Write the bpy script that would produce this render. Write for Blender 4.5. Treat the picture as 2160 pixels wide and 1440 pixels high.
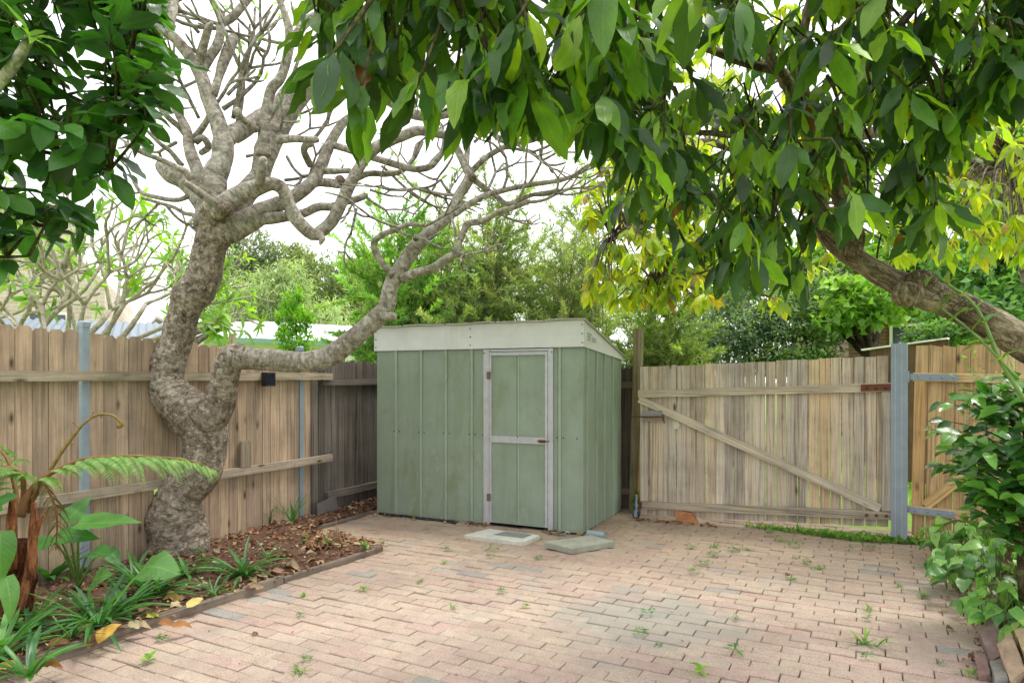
import bpy, math, random
import numpy as np
from mathutils import Vector, Matrix, noise as mnoise

# ---------------------------------------------------------------- scene, camera, light
sc = bpy.context.scene
for o in list(bpy.data.objects):
    bpy.data.objects.remove(o)
F, CX, HY, CAMZ = 1440.0, 1080.0, 798.0, 1.40      # focal length etc. in pixels of the 2160 px photograph

cam = bpy.data.cameras.new('camera')
cam.sensor_width = 36.0
cam.lens = 24.0
cam.shift_y = (HY - 720.0) / 2160.0
cam.clip_start = 0.05
cam.clip_end = 2000.0
camo = bpy.data.objects.new('camera', cam)
sc.collection.objects.link(camo)
camo.location = (0, 0, CAMZ)
camo.rotation_euler = (math.radians(90), 0, 0)
sc.camera = camo

SUN_EL, SUN_AZ = math.radians(66), math.radians(62)     # azimuth: clockwise from +Y
world = bpy.data.worlds.new('World')
sc.world = world
world.use_nodes = True
wn, wl = world.node_tree.nodes, world.node_tree.links
wn.clear()
w_out = wn.new('ShaderNodeOutputWorld')
w_bg = wn.new('ShaderNodeBackground')
w_sky = wn.new('ShaderNodeTexSky')
w_sky.sky_type = 'NISHITA'
w_sky.sun_disc = False
w_sky.sun_elevation = SUN_EL
w_sky.sun_rotation = SUN_AZ
w_sky.dust_density = 4.0
w_mix = wn.new('ShaderNodeMixRGB')                # thin bright overcast over the sky
w_mix.inputs[0].default_value = 0.88
w_tc = wn.new('ShaderNodeTexCoord')
w_no = wn.new('ShaderNodeTexNoise')
w_no.inputs['Scale'].default_value = 2.2
w_no.inputs['Detail'].default_value = 5
w_rmp = wn.new('ShaderNodeValToRGB')
w_rmp.color_ramp.elements[0].position = 0.3
w_rmp.color_ramp.elements[0].color = (8.4, 8.5, 8.7, 1)
w_rmp.color_ramp.elements[1].position = 0.7
w_rmp.color_ramp.elements[1].color = (10.5, 10.5, 10.5, 1)
wl.new(w_tc.outputs['Generated'], w_no.inputs['Vector'])
wl.new(w_no.outputs['Fac'], w_rmp.inputs[0])
wl.new(w_sky.outputs[0], w_mix.inputs[1])
wl.new(w_rmp.outputs[0], w_mix.inputs[2])
wl.new(w_mix.outputs[0], w_bg.inputs[0])
w_bg.inputs[1].default_value = 0.10
wl.new(w_bg.outputs[0], w_out.inputs[0])

sun = bpy.data.lights.new('sun', 'SUN')
sun.energy = 1.3
sun.angle = math.radians(14)
sun.color = (1.0, 0.95, 0.86)
suno = bpy.data.objects.new('sun', sun)
sc.collection.objects.link(suno)
sd = Vector((math.sin(SUN_AZ) * math.cos(SUN_EL), math.cos(SUN_AZ) * math.cos(SUN_EL), math.sin(SUN_EL)))
suno.rotation_euler = sd.to_track_quat('Z', 'Y').to_euler()
suno.location = sd * 30

sc.view_settings.view_transform = 'Standard'
sc.view_settings.look = 'None'
sc.view_settings.gamma = 1.0
sc.view_settings.use_curve_mapping = False
sc.view_settings.exposure = 1.2
sc.render.engine = 'CYCLES'
sc.cycles.max_bounces = 8
sc.cycles.diffuse_bounces = 5
sc.cycles.transmission_bounces = 6
sc.cycles.use_denoising = True
sc.cycles.use_adaptive_sampling = True
sc.cycles.adaptive_threshold = 0.015

# ---------------------------------------------------------------- helpers
rng = np.random.default_rng(7)
rnd = random.Random(11)

def srgb(r, g, b):
    f = lambda c: c / 12.92 if c <= 0.04045 else ((c + 0.055) / 1.055) ** 2.4
    return (f(r / 255), f(g / 255), f(b / 255))

def P(px, py, Y):
    return np.array(((px - CX) / F * Y, Y, CAMZ - (py - HY) / F * Y))

def G(px, py, z=0.0):
    Y = F * (CAMZ - z) / (py - HY)
    return np.array(((px - CX) / F * Y, Y, z))

def unit(v):
    v = np.asarray(v, float)
    return v / (np.linalg.norm(v) + 1e-12)

def link(o):
    sc.collection.objects.link(o)
    return o

def tag(o, label=None, cat=None, group=None, kind=None):
    if label: o['label'] = label
    if cat: o['category'] = cat
    if group: o['group'] = group
    if kind: o['kind'] = kind
    return o

def empty(name, loc, rz=0.0, label=None, cat=None, group=None, ry=0.0):
    o = bpy.data.objects.new(name, None)
    o.empty_display_size = 0.1
    o.location = loc
    o.rotation_euler = (0, ry, rz)
    link(o)
    return tag(o, label, cat, group)

def copy_tree(o, parent=None):
    c = o.copy()
    link(c)
    c.parent = parent
    for ch in list(o.children):
        copy_tree(ch, c)
    return c

class MB:
    def __init__(s):
        s.v, s.f, s.c, s.uv, s.b, s.n = [], [], [], [], [], 0
    def add(s, verts, faces, col=None, uv=None, bco=None):
        verts = np.asarray(verts, float).reshape(-1, 3)
        k = len(verts)
        s.v.append(verts)
        s.f.extend([tuple(i + s.n for i in f) for f in faces])
        if col is None: col = (1, 1, 1)
        col = np.asarray(col, float)
        s.c.append(np.broadcast_to(col, (k, 3)) if col.ndim == 1 else col)
        s.uv.append(np.zeros((k, 2)) if uv is None else np.asarray(uv, float))
        s.b.append(verts if bco is None else np.asarray(bco, float))
        s.n += k
    def box(s, x0, x1, y0, y1, z0, z1, col=None):
        v = [(x0,y0,z0),(x1,y0,z0),(x1,y1,z0),(x0,y1,z0),(x0,y0,z1),(x1,y0,z1),(x1,y1,z1),(x0,y1,z1)]
        s.add(v, [(0,3,2,1),(4,5,6,7),(0,1,5,4),(1,2,6,5),(2,3,7,6),(3,0,4,7)], col)
    def prism_y(s, poly, y0, y1, col=None):
        """polygon in x,z (counter-clockwise seen from -y) extruded from y0 to y1"""
        n = len(poly)
        v = [(x, y0, z) for x, z in poly] + [(x, y1, z) for x, z in poly]
        f = [tuple(range(n)), tuple(range(2*n-1, n-1, -1))]
        for i in range(n):
            j = (i + 1) % n
            f.append((i, i + n, j + n, j))
        s.add(v, f, col)
    def prism_z(s, poly, z0, z1, col=None, top_jit=None):
        n = len(poly)
        zt = [z1] * n if top_jit is None else [z1 + t for t in top_jit]
        v = [(x, y, z0) for x, y in poly] + [(p[0], p[1], zt[i]) for i, p in enumerate(poly)]
        f = [tuple(range(n-1, -1, -1)), tuple(range(n, 2*n))]
        for i in range(n):
            j = (i + 1) % n
            f.append((i, j, j + n, i + n))
        s.add(v, f, col)
    def cyl(s, p0, p1, r0, r1=None, n=12, col=None):
        s.tube([p0, p1], [r0, r1 if r1 is not None else r0], n, col=col)
    def tube(s, pts, radii, n=8, col=None, cap=True, amp=0.0, freq=6.0, squash=None):
        pts = np.asarray(pts, float)
        m = len(pts)
        t = np.gradient(pts, axis=0) if m > 2 else np.array([pts[1]-pts[0]] * 2)
        t /= (np.linalg.norm(t, axis=1)[:, None] + 1e-12)
        a = np.array((0, 0, 1.0)) if abs(t[0][2]) < 0.9 else np.array((1.0, 0, 0))
        u = unit(np.cross(t[0], a))
        ang = np.arange(n) * 2 * math.pi / n
        V, B = [], []
        ln = np.concatenate([[0], np.cumsum(np.linalg.norm(np.diff(pts, axis=0), axis=1))]) + 3.7 * pts[0][0] + 1.3 * pts[0][2]
        rm = float(np.mean(radii))
        for i in range(m):
            u = unit(u - t[i] * np.dot(u, t[i]))
            w = np.cross(t[i], u)
            ring = np.cos(ang)[:, None] * u + np.sin(ang)[:, None] * w
            r = np.full(n, radii[i])
            if amp > 0:
                for k in range(n):
                    q = (pts[i] + ring[k] * radii[i])
                    d = mnoise.fractal(Vector(q * freq), 0.9, 2.1, 4)
                    r[k] *= 1 + amp * d
            V.append(pts[i] + ring * r[:, None])
            B.append(np.stack([np.cos(ang) * rm, np.sin(ang) * rm, np.full(n, ln[i])], axis=1))
        V = np.concatenate(V); B = np.concatenate(B)
        f = []
        for i in range(m - 1):
            for k in range(n):
                k2 = (k + 1) % n
                f.append((i*n+k, i*n+k2, (i+1)*n+k2, (i+1)*n+k))
        if cap:
            f.append(tuple(range(n-1, -1, -1)))
            f.append(tuple((m-1)*n + k for k in range(n)))
        s.add(V, f, col, None, B)
    def sphere(s, c, r, n=10, m=6, col=None, sc3=(1,1,1), amp=0, freq=8):
        v, f = [], []
        c = np.asarray(c, float)
        v.append((0,0,1))
        for i in range(1, m):
            th = math.pi * i / m
            for k in range(n):
                ph = 2*math.pi*k/n
                v.append((math.sin(th)*math.cos(ph), math.sin(th)*math.sin(ph), math.cos(th)))
        v.append((0,0,-1))
        for k in range(n):
            f.append((0, 1+k, 1+(k+1)%n))
        for i in range(m-2):
            for k in range(n):
                a, b = 1+i*n+k, 1+i*n+(k+1)%n
                f.append((a, a+n, b+n, b))
        L = len(v)-1
        for k in range(n):
            f.append((L, 1+(m-2)*n+(k+1)%n, 1+(m-2)*n+k))
        v = np.array(v)
        if amp:
            k = np.array([1 + amp*mnoise.fractal(Vector(p*freq*r + c), 1, 2, 3) for p in v])
            v = v * k[:, None]
        s.add(v*r*np.array(sc3)+c, f, col)
    def build(s, name, mat, parent=None, world=False, smooth=False):
        V = np.concatenate(s.v) if s.v else np.zeros((0, 3))
        if parent is not None and world:
            M = np.array(parent.matrix_basis.inverted())
            V = V @ M[:3, :3].T + M[:3, 3]
        me = bpy.data.meshes.new(name)
        me.from_pydata(V.tolist(), [], s.f)
        C = np.ones((len(V), 4)); C[:, :3] = np.concatenate(s.c)
        at = me.attributes.new('col', 'FLOAT_COLOR', 'POINT')
        at.data.foreach_set('color', C.ravel())
        ab = me.attributes.new('bco', 'FLOAT_VECTOR', 'POINT')
        ab.data.foreach_set('vector', np.concatenate(s.b).astype(float).ravel())
        if smooth:
            me.polygons.foreach_set('use_smooth', [True] * len(me.polygons))
        me.materials.append(mat)
        me.update()
        o = bpy.data.objects.new(name, me)
        if parent is not None: o.parent = parent
        return link(o)

def mesh_np(name, V, Q, C, UV, mat, parent=None, smooth=True):
    """large uniform quad mesh from numpy arrays (world coordinates)"""
    V = np.asarray(V, float)
    if parent is not None:
        M = np.array(parent.matrix_basis.inverted())
        V = V @ M[:3, :3].T + M[:3, 3]
    me = bpy.data.meshes.new(name)
    k = Q.shape[1]
    me.vertices.add(len(V)); me.vertices.foreach_set('co', V.ravel())
    me.loops.add(Q.size); me.loops.foreach_set('vertex_index', Q.ravel().astype(np.int32))
    me.polygons.add(len(Q))
    me.polygons.foreach_set('loop_start', (np.arange(len(Q)) * k).astype(np.int32))
    me.polygons.foreach_set('loop_total', np.full(len(Q), k, np.int32))
    if smooth: me.polygons.foreach_set('use_smooth', np.ones(len(Q), bool))
    at = me.attributes.new('col', 'FLOAT_COLOR', 'POINT')
    C4 = np.ones((len(V), 4)); C4[:, :3] = C
    at.data.foreach_set('color', C4.ravel())
    if UV is not None:
        uv = me.uv_layers.new(name='UVMap')
        uv.data.foreach_set('uv', UV[Q.ravel()].ravel())
    me.update(calc_edges=True)
    me.validate()
    me.materials.append(mat)
    o = bpy.data.objects.new(name, me)
    if parent is not None: o.parent = parent
    return link(o)

def crom(pts, step):
    """Catmull-Rom resample of an N x D polyline (first three columns are the position)"""
    p = np.asarray(pts, float)
    if len(p) == 2:
        k = max(2, int(np.linalg.norm(p[1, :3]-p[0, :3]) / step) + 1)
        return p[0] + (p[1]-p[0]) * np.linspace(0, 1, k)[:, None]
    e = np.vstack([2*p[0]-p[1], p, 2*p[-1]-p[-2]])
    out = []
    for i in range(1, len(e)-2):
        k = max(1, int(np.linalg.norm(e[i+1, :3]-e[i, :3]) / step))
        for t in np.arange(k) / k:
            a, b, c, d = e[i-1], e[i], e[i+1], e[i+2]
            out.append(0.5*((2*b)+(-a+c)*t+(2*a-5*b+4*c-d)*t*t+(-a+3*b-3*c+d)*t**3))
    out.append(p[-1])
    return np.array(out)

# ---------------------------------------------------------------- leaves
def leaf_shape(kind, seg):
    """half-width profile along the leaf 0..1"""
    t = np.linspace(0, 1, seg + 1)
    if kind == 'lance':   w = np.sin(math.pi * t ** 0.8) ** 0.9
    elif kind == 'ellip': w = np.clip(np.sin(math.pi * np.clip((t - 0.07) / 0.93, 0, 1) ** 0.95), 0, 1) ** 0.72
    elif kind == 'ovate': w = np.sin(math.pi * np.clip(t, 0, 1) ** 0.72) ** 0.75
    elif kind == 'obov':  w = np.sin(math.pi * t ** 1.15) ** 0.72
    elif kind == 'strap': w = np.minimum(1, t * 6 + 0.45) * np.clip((1 - t) * 3.0, 0, 1) ** 0.6
    elif kind == 'heart': w = np.where(t < 0.22, 0.75 + 1.1 * t, np.sin(math.pi * (0.5 + 0.5 * (t - 0.22) / 0.78)))
    else:                 w = np.sin(math.pi * t)
    w = np.maximum(w, 0.02)
    w[-1] = 0.015
    if kind in ('lance', 'ovate', 'obov', 'ellip'): w[0] = 0.05
    return t, w

def make_leaves(name, kind, pos, d, nrm, length, width, col, mat, parent, seg=5,
                droop=0.25, fold=0.25, wave=0.06, curl=0.0):
    """every leaf: 2 x seg quads with a folded midrib, a drooping blade and a wavy edge; all arrays per leaf"""
    pos, d, nrm = (np.asarray(a, float) for a in (pos, d, nrm))
    N = len(pos)
    if N == 0: return None
    length = np.broadcast_to(np.asarray(length, float), (N,)); width = np.broadcast_to(np.asarray(width, float), (N,))
    droop = np.broadcast_to(np.asarray(droop, float), (N,))
    fold = (np.broadcast_to(np.asarray(fold, float), (N,)) * rng.uniform(0.2, 2.0, N))[:, None]
    wave = (np.broadcast_to(np.asarray(wave, float), (N,)) * rng.uniform(0.4, 1.7, N))[:, None]
    d = d / (np.linalg.norm(d, axis=1)[:, None] + 1e-9)
    nrm = nrm - d * np.sum(nrm * d, axis=1)[:, None]
    nrm = nrm / (np.linalg.norm(nrm, axis=1)[:, None] + 1e-9)
    side = np.cross(d, nrm)
    t, w = leaf_shape(kind, seg)
    ph = rng.uniform(0, 6.28, (N, 1)); ph2 = rng.uniform(0, 6.28, (N, 1))
    fr = rng.uniform(1.6, 3.2, (N, 1))
    tt = t[None, :]
    along = length[:, None] * (tt - 0.18 * np.abs(droop)[:, None] * tt ** 2)
    base_z = -droop[:, None] * length[:, None] * tt ** 2 + wave * width[:, None] * np.sin(tt * fr * 4 + ph)
    swing = 0.11 * length[:, None] * rng.normal(0, 1, (N, 1)) * tt ** 2
    V = np.zeros((N, seg + 1, 3, 3))
    for j, s in enumerate((-1, 0, 1)):
        x = s * 0.5 * width[:, None] * w[None, :]
        zz = base_z + abs(s) * (fold * 0.5 * width[:, None] * w[None, :]
             + wave * width[:, None] * np.sin(tt * fr * 9 + (ph if s > 0 else ph2)) * w[None, :])
        V[:, :, j, :] = (pos[:, None, :] + d[:, None, :] * along[..., None]
                         + side[:, None, :] * (x + swing)[..., None] + nrm[:, None, :] * zz[..., None])
    nv = (seg + 1) * 3
    V = V.reshape(N, nv, 3)
    q = []
    for i in range(seg):
        for j in range(2):
            a = i * 3 + j
            q.append((a, a + 1, a + 4, a + 3))
    q = np.array(q)
    Q = (q[None] + (np.arange(N) * nv)[:, None, None]).reshape(-1, 4)
    uvt = np.zeros((seg + 1, 3, 2)); uvt[:, :, 1] = t[:, None]; uvt[:, 0, 0] = 0; uvt[:, 1, 0] = .5; uvt[:, 2, 0] = 1
    UV = np.tile(uvt.reshape(1, nv, 2), (N, 1, 1)).reshape(-1, 2)
    C = np.repeat(np.broadcast_to(np.asarray(col, float), (N, 3)), nv, axis=0)
    return mesh_np(name, V.reshape(-1, 3), Q, C, UV, mat, parent)

def rand_dirs(n):
    v = rng.normal(0, 1, (n, 3))
    return v / np.linalg.norm(v, axis=1)[:, None]

def pick(cols, n, jit=0.18):
    cols = np.asarray(cols, float)
    k = cols[rng.integers(0, len(cols), n)]
    return np.clip(k * rng.uniform(1 - jit, 1 + jit, (n, 1)) * rng.uniform(0.94, 1.06, (n, 3)), 0, 1)

# ---------------------------------------------------------------- materials
def new_mat(name):
    m = bpy.data.materials.new(name)
    m.use_nodes = True
    nt = m.node_tree
    nt.nodes.clear()
    out = nt.nodes.new('ShaderNodeOutputMaterial')
    b = nt.nodes.new('ShaderNodeBsdfPrincipled')
    nt.links.new(b.outputs[0], out.inputs[0])
    return m, nt, b, out

def N_(nt, typ, **kw):
    n = nt.nodes.new(typ)
    for k, v in kw.items():
        if k in n.inputs: n.inputs[k].default_value = v
        else: setattr(n, k, v)
    return n

def ramp(nt, src, stops):
    r = nt.nodes.new('ShaderNodeValToRGB')
    e = r.color_ramp.elements
    while len(e) > 1: e.remove(e[-1])
    for i, (p, c) in enumerate(stops):
        if i == 0: el = e[0]; el.position = p
        else: el = e.new(p)
        el.color = (c[0], c[1], c[2], 1) if hasattr(c, '__len__') else (c, c, c, 1)
    nt.links.new(src, r.inputs[0])
    return r.outputs[0]

def mixc(nt, mode, fac, a, b):
    m = nt.nodes.new('ShaderNodeMixRGB')
    m.blend_type = mode
    for i, v in ((0, fac), (1, a), (2, b)):
        if hasattr(v, 'default_value') or hasattr(v, 'is_linked'): nt.links.new(v, m.inputs[i])
        elif hasattr(v, '__len__'): m.inputs[i].default_value = (v[0], v[1], v[2], 1)
        elif i == 0: m.inputs[0].default_value = v
        else: m.inputs[i].default_value = (v, v, v, 1)
    return m.outputs[0]

def noise_tex(nt, vec, scale, detail=4, rough=0.55, dist=0.0):
    n = N_(nt, 'ShaderNodeTexNoise', Scale=scale, Detail=detail, Roughness=rough, Distortion=dist)
    nt.links.new(vec, n.inputs['Vector'])
    return n.outputs['Fac']

def obj_coord(nt, scale=(1, 1, 1)):
    tc = nt.nodes.new('ShaderNodeTexCoord')
    mp = nt.nodes.new('ShaderNodeMapping')
    mp.inputs['Scale'].default_value = scale
    nt.links.new(tc.outputs['Object'], mp.inputs[0])
    return mp.outputs[0]

def attr(nt, name='col'):
    a = nt.nodes.new('ShaderNodeAttribute')
    a.attribute_name = name
    return a.outputs['Color']

def bump(nt, bsdf, h, strength=0.4, dist=0.01):
    b = N_(nt, 'ShaderNodeBump', Strength=strength, Distance=dist)
    nt.links.new(h, b.inputs['Height'])
    nt.links.new(b.outputs[0], bsdf.inputs['Normal'])

def leaf_mat(name, trans=0.35, rough=0.42, tcol=(1.9, 2.2, 0.55), vein=0.35, spec=0.45):
    m, nt, b, out = new_mat(name)
    c = attr(nt)
    uv = nt.nodes.new('ShaderNodeUVMap')
    sep = nt.nodes.new('ShaderNodeSeparateXYZ')
    nt.links.new(uv.outputs[0], sep.inputs[0])
    # distance from the midrib
    d = N_(nt, 'ShaderNodeMath', operation='SUBTRACT'); d.inputs[1].default_value = 0.5
    nt.links.new(sep.outputs[0], d.inputs[0])
    ab = N_(nt, 'ShaderNodeMath', operation='ABSOLUTE'); nt.links.new(d.outputs[0], ab.inputs[0])
    mid = ramp(nt, ab.outputs[0], [(0.0, 1.0), (0.05, 0.0)])
    # side veins slanting away from the midrib
    ma = N_(nt, 'ShaderNodeMath', operation='MULTIPLY_ADD'); ma.inputs[1].default_value = -0.55
    nt.links.new(ab.outputs[0], ma.inputs[0]); nt.links.new(sep.outputs[1], ma.inputs[2])
    sn = N_(nt, 'ShaderNodeMath', operation='MULTIPLY'); sn.inputs[1].default_value = 60
    nt.links.new(ma.outputs[0], sn.inputs[0])
    si = N_(nt, 'ShaderNodeMath', operation='SINE'); nt.links.new(sn.outputs[0], si.inputs[0])
    sv = ramp(nt, si.outputs[0], [(0.8, 0.0), (1.0, 0.55)])
    vn = mixc(nt, 'LIGHTEN', 1.0, mid, sv)
    light = mixc(nt, 'MULTIPLY', 1.0, c, (1.9, 1.75, 1.5))
    nz = noise_tex(nt, obj_coord(nt), 14, 3)
    cc = mixc(nt, 'MULTIPLY', 0.5, c, ramp(nt, nz, [(0.3, 0.6), (0.7, 1.35)]))
    fac = N_(nt, 'ShaderNodeMath', operation='MULTIPLY'); fac.inputs[1].default_value = vein
    nt.links.new(vn, fac.inputs[0])
    base = mixc(nt, 'MIX', fac.outputs[0], cc, light)
    sp = noise_tex(nt, obj_coord(nt), 38, 4, 0.7)                 # brown blemishes and chewed spots
    base = mixc(nt, 'MIX', ramp(nt, sp, [(0.66, 0.0), (0.72, 0.8)]), base, (0.10, 0.065, 0.03))
    nt.links.new(base, b.inputs['Base Color'])
    b.inputs['Roughness'].default_value = rough
    b.inputs['Specular IOR Level'].default_value = spec
    tr = nt.nodes.new('ShaderNodeBsdfTranslucent')
    tcl = mixc(nt, 'MULTIPLY', 1.0, base, tcol)
    nt.links.new(tcl, tr.inputs[0])
    mx = nt.nodes.new('ShaderNodeMixShader')
    mx.inputs[0].default_value = trans
    nt.links.new(b.outputs[0], mx.inputs[1]); nt.links.new(tr.outputs[0], mx.inputs[2])
    nt.links.new(mx.outputs[0], out.inputs[0])
    bump(nt, b, vn, 0.25, 0.002)
    return m

def wood_mat(name, grain=(55, 55, 1.6), tint=(1, 1, 1), knots=True, moss=0.0, contrast=1.0, rough=0.85):
    """weathered timber: attribute colour x grain, knots and water stains; grain runs along the axis with the small scale"""
    m, nt, b, out = new_mat(name)
    c = attr(nt)
    vec = obj_coord(nt, grain)
    g1 = noise_tex(nt, vec, 1.0, 6, 0.65, 0.6)
    lo = 1 - 0.42 * contrast
    c1 = mixc(nt, 'MULTIPLY', 1.0, c, ramp(nt, g1, [(0.34, lo), (0.5, 1.0), (0.66, 1.2)]))
    g2 = noise_tex(nt, obj_coord(nt), 3.2, 5, 0.6)
    c2 = mixc(nt, 'MULTIPLY', 0.9, c1, ramp(nt, g2, [(0.3, (0.70, 0.70, 0.72)), (0.55, (1, 1, 1)), (0.75, (1.12, 1.06, 0.98))]))
    g4 = noise_tex(nt, obj_coord(nt, tuple(max(0.5, x * 0.12) for x in grain)), 1.0, 5, 0.7, 0.4)
    c2 = mixc(nt, 'MULTIPLY', 0.8, c2, ramp(nt, g4, [(0.34, (0.62, 0.58, 0.55)), (0.5, (1, 1, 1))]))
    c2 = mixc(nt, 'MULTIPLY', 1.0, c2, tint)
    if knots:
        gs = tuple(7.0 if x > 10 else 2.6 for x in grain)
        vo = N_(nt, 'ShaderNodeTexVoronoi', Scale=1.0)
        nt.links.new(obj_coord(nt, gs), vo.inputs['Vector'])
        k = ramp(nt, vo.outputs['Distance'], [(0.05, 1.0), (0.085, 0.55), (0.16, 0.0)])
        c2 = mixc(nt, 'MIX', k, c2, (0.09, 0.055, 0.03))
    if moss > 0:
        g3 = noise_tex(nt, obj_coord(nt), 5.5, 6, 0.65)
        k = ramp(nt, g3, [(0.55, 0.0), (0.75, moss)])
        c2 = mixc(nt, 'MIX', k, c2, (0.11, 0.13, 0.055))
    nt.links.new(c2, b.inputs['Base Color'])
    b.inputs['Roughness'].default_value = rough
    b.inputs['Specular IOR Level'].default_value = 0.25
    bump(nt, b, g1, 0.5, 0.006)
    return m

def bark_mat(name, dark, mid, light, scale=18, ring=0.0, crack=0.8, moss=0.0, furrow=(1, 1, 1), bk=0.9):
    """bark in the limb's own coordinates (round the limb, along the limb): furrow squeezes or stretches the pattern along it"""
    m, nt, b, out = new_mat(name)
    a = nt.nodes.new('ShaderNodeAttribute'); a.attribute_name = 'bco'
    mp = nt.nodes.new('ShaderNodeMapping'); mp.inputs['Scale'].default_value = furrow
    nt.links.new(a.outputs['Vector'], mp.inputs[0])
    vv = mp.outputs[0]
    vec = obj_coord(nt)
    n1 = noise_tex(nt, vv, scale, 9, 0.7, 0.5)
    n0 = noise_tex(nt, vec, scale * 1.7, 6, 0.7, 0.6)
    n2 = noise_tex(nt, vec, 4.0, 5, 0.65)
    c = ramp(nt, n1, [(0.36, dark), (0.5, mid), (0.64, light)])
    c = mixc(nt, 'MULTIPLY', 0.7, c, ramp(nt, n0, [(0.35, 0.68), (0.6, 1.12)]))
    c = mixc(nt, 'MULTIPLY', 0.85, c, ramp(nt, n2, [(0.32, (0.62, 0.56, 0.52)), (0.6, (1.1, 1.1, 1.1))]))
    wv = nt.nodes.new('ShaderNodeVectorMath'); wv.operation = 'ADD'
    nn = N_(nt, 'ShaderNodeTexNoise', Scale=scale * 0.9, Detail=5.0)
    nt.links.new(vec, nn.inputs['Vector'])
    sc_ = nt.nodes.new('ShaderNodeVectorMath'); sc_.operation = 'SCALE'; sc_.inputs['Scale'].default_value = 1.6 / scale
    nt.links.new(nn.outputs['Color'], sc_.inputs[0])
    nt.links.new(vv, wv.inputs[0]); nt.links.new(sc_.outputs[0], wv.inputs[1])
    vo = N_(nt, 'ShaderNodeTexVoronoi', Scale=scale * 1.3, feature='DISTANCE_TO_EDGE')
    nt.links.new(wv.outputs[0], vo.inputs['Vector'])
    cr = ramp(nt, vo.outputs['Distance'], [(0.0, 0.0), (0.16, 1.0)])
    # cracks fade in and out
    msk = ramp(nt, noise_tex(nt, vec, 9.0, 4), [(0.40, 0.15), (0.6, 1.0)])
    cr = mixc(nt, 'MIX', msk, (1, 1, 1), cr)
    c = mixc(nt, 'MULTIPLY', crack, c, mixc(nt, 'MIX', cr, (0.26, 0.21, 0.18), (1, 1, 1)))
    if ring > 0:
        r1 = noise_tex(nt, obj_scaled(nt, a.outputs['Vector'], (1.2, 1.2, 16)), 3.0, 5, 0.6)
        c = mixc(nt, 'MULTIPLY', ring, c, ramp(nt, r1, [(0.36, 0.55), (0.48, 1.0)]))
    if moss > 0:
        n3 = noise_tex(nt, vec, 7, 5, 0.6)
        c = mixc(nt, 'MIX', ramp(nt, n3, [(0.55, 0.0), (0.72, moss)]), c, (0.36, 0.36, 0.31))
    nt.links.new(c, b.inputs['Base Color'])
    b.inputs['Roughness'].default_value = 0.9
    b.inputs['Specular IOR Level'].default_value = 0.2
    h = mixc(nt, 'MULTIPLY', crack, mixc(nt, 'ADD', 0.5, n1, n0), cr)
    bump(nt, b, h, bk, 0.014)
    return m

def obj_scaled(nt, sock, sc3):
    mp = nt.nodes.new('ShaderNodeMapping'); mp.inputs['Scale'].default_value = sc3
    nt.links.new(sock, mp.inputs[0]); return mp.outputs[0]

def plain_mat(name, col, rough=0.6, metal=0.0, var=0.15, vscale=9, bumpk=0.15, rust=0.0, spec=0.4, use_attr=False,
              streak=None, bscale=None, blotch=False):
    m, nt, b, out = new_mat(name)
    vec = obj_coord(nt)
    n = noise_tex(nt, vec, vscale, 6, 0.65)
    src = mixc(nt, 'MULTIPLY', 1.0, attr(nt), col) if use_attr else col
    c = mixc(nt, 'MULTIPLY', 1.0, src, ramp(nt, n, [(0.3, 1 - var), (0.7, 1 + var)]))
    if streak:
        s = noise_tex(nt, obj_coord(nt, (9, 9, 0.9)), 1.0, 6, 0.7, 0.4)
        c = mixc(nt, 'MIX', ramp(nt, s, [(0.52, 0.0), (0.72, streak[3])]), c, streak[:3])
    if blotch:                                   # algae bloom, chalky scuffs and a few rust freckles on old paint
        a1 = noise_tex(nt, obj_coord(nt, (3.5, 3.5, 1.3)), 1.0, 7, 0.72, 0.6)
        c = mixc(nt, 'MIX', ramp(nt, a1, [(0.52, 0.0), (0.68, 0.45)]), c, srgb(112, 122, 72))
        a2 = noise_tex(nt, obj_coord(nt, (7, 7, 3)), 1.0, 8, 0.75, 1.0)
        c = mixc(nt, 'MIX', ramp(nt, a2, [(0.60, 0.0), (0.72, 0.5)]), c, srgb(178, 190, 178))
        a3 = noise_tex(nt, obj_coord(nt), 34, 5, 0.7)
        c = mixc(nt, 'MIX', ramp(nt, a3, [(0.70, 0.0), (0.76, 0.8)]), c, srgb(110, 72, 48))
    if rust > 0:
        r = noise_tex(nt, vec, 22, 6, 0.7)
        c = mixc(nt, 'MIX', ramp(nt, r, [(0.62 - 0.3 * rust, 0.0), (0.70 - 0.2 * rust, 1.0)]), c, (0.16, 0.055, 0.025))
    nt.links.new(c, b.inputs['Base Color'])
    b.inputs['Roughness'].default_value = rough
    b.inputs['Metallic'].default_value = metal
    b.inputs['Specular IOR Level'].default_value = spec
    if bumpk: bump(nt, b, noise_tex(nt, vec, bscale or vscale * 3, 5), bumpk, 0.004)
    return m

# ---------------------------------------------------------------- material palette
M_SHED = plain_mat('shed_green_paint', srgb(138, 152, 136), rough=0.4, use_attr=True, blotch=True, var=0.10, vscale=3.5, bumpk=0.06,
                   streak=(*srgb(104, 116, 78), 0.32), bscale=5)
M_WHITE = plain_mat('shed_white_paint', srgb(206, 208, 205), rough=0.5, var=0.07, vscale=5, bumpk=0.05,
                    streak=(*srgb(176, 174, 160), 0.3), bscale=6)
M_ALU = plain_mat('dull_aluminium', srgb(184, 185, 189), rough=0.5, metal=0.3, var=0.12, vscale=14, bumpk=0.05)
M_GALV = plain_mat('galvanised_steel', srgb(140, 152, 166), rough=0.55, metal=0.25, var=0.14, vscale=7, bumpk=0.05,
                   streak=(*srgb(176, 180, 184), 0.4))
M_RUST = plain_mat('rusty_steel', srgb(98, 58, 42), rough=0.85, var=0.35, vscale=30, bumpk=0.3, rust=0.3)
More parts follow.
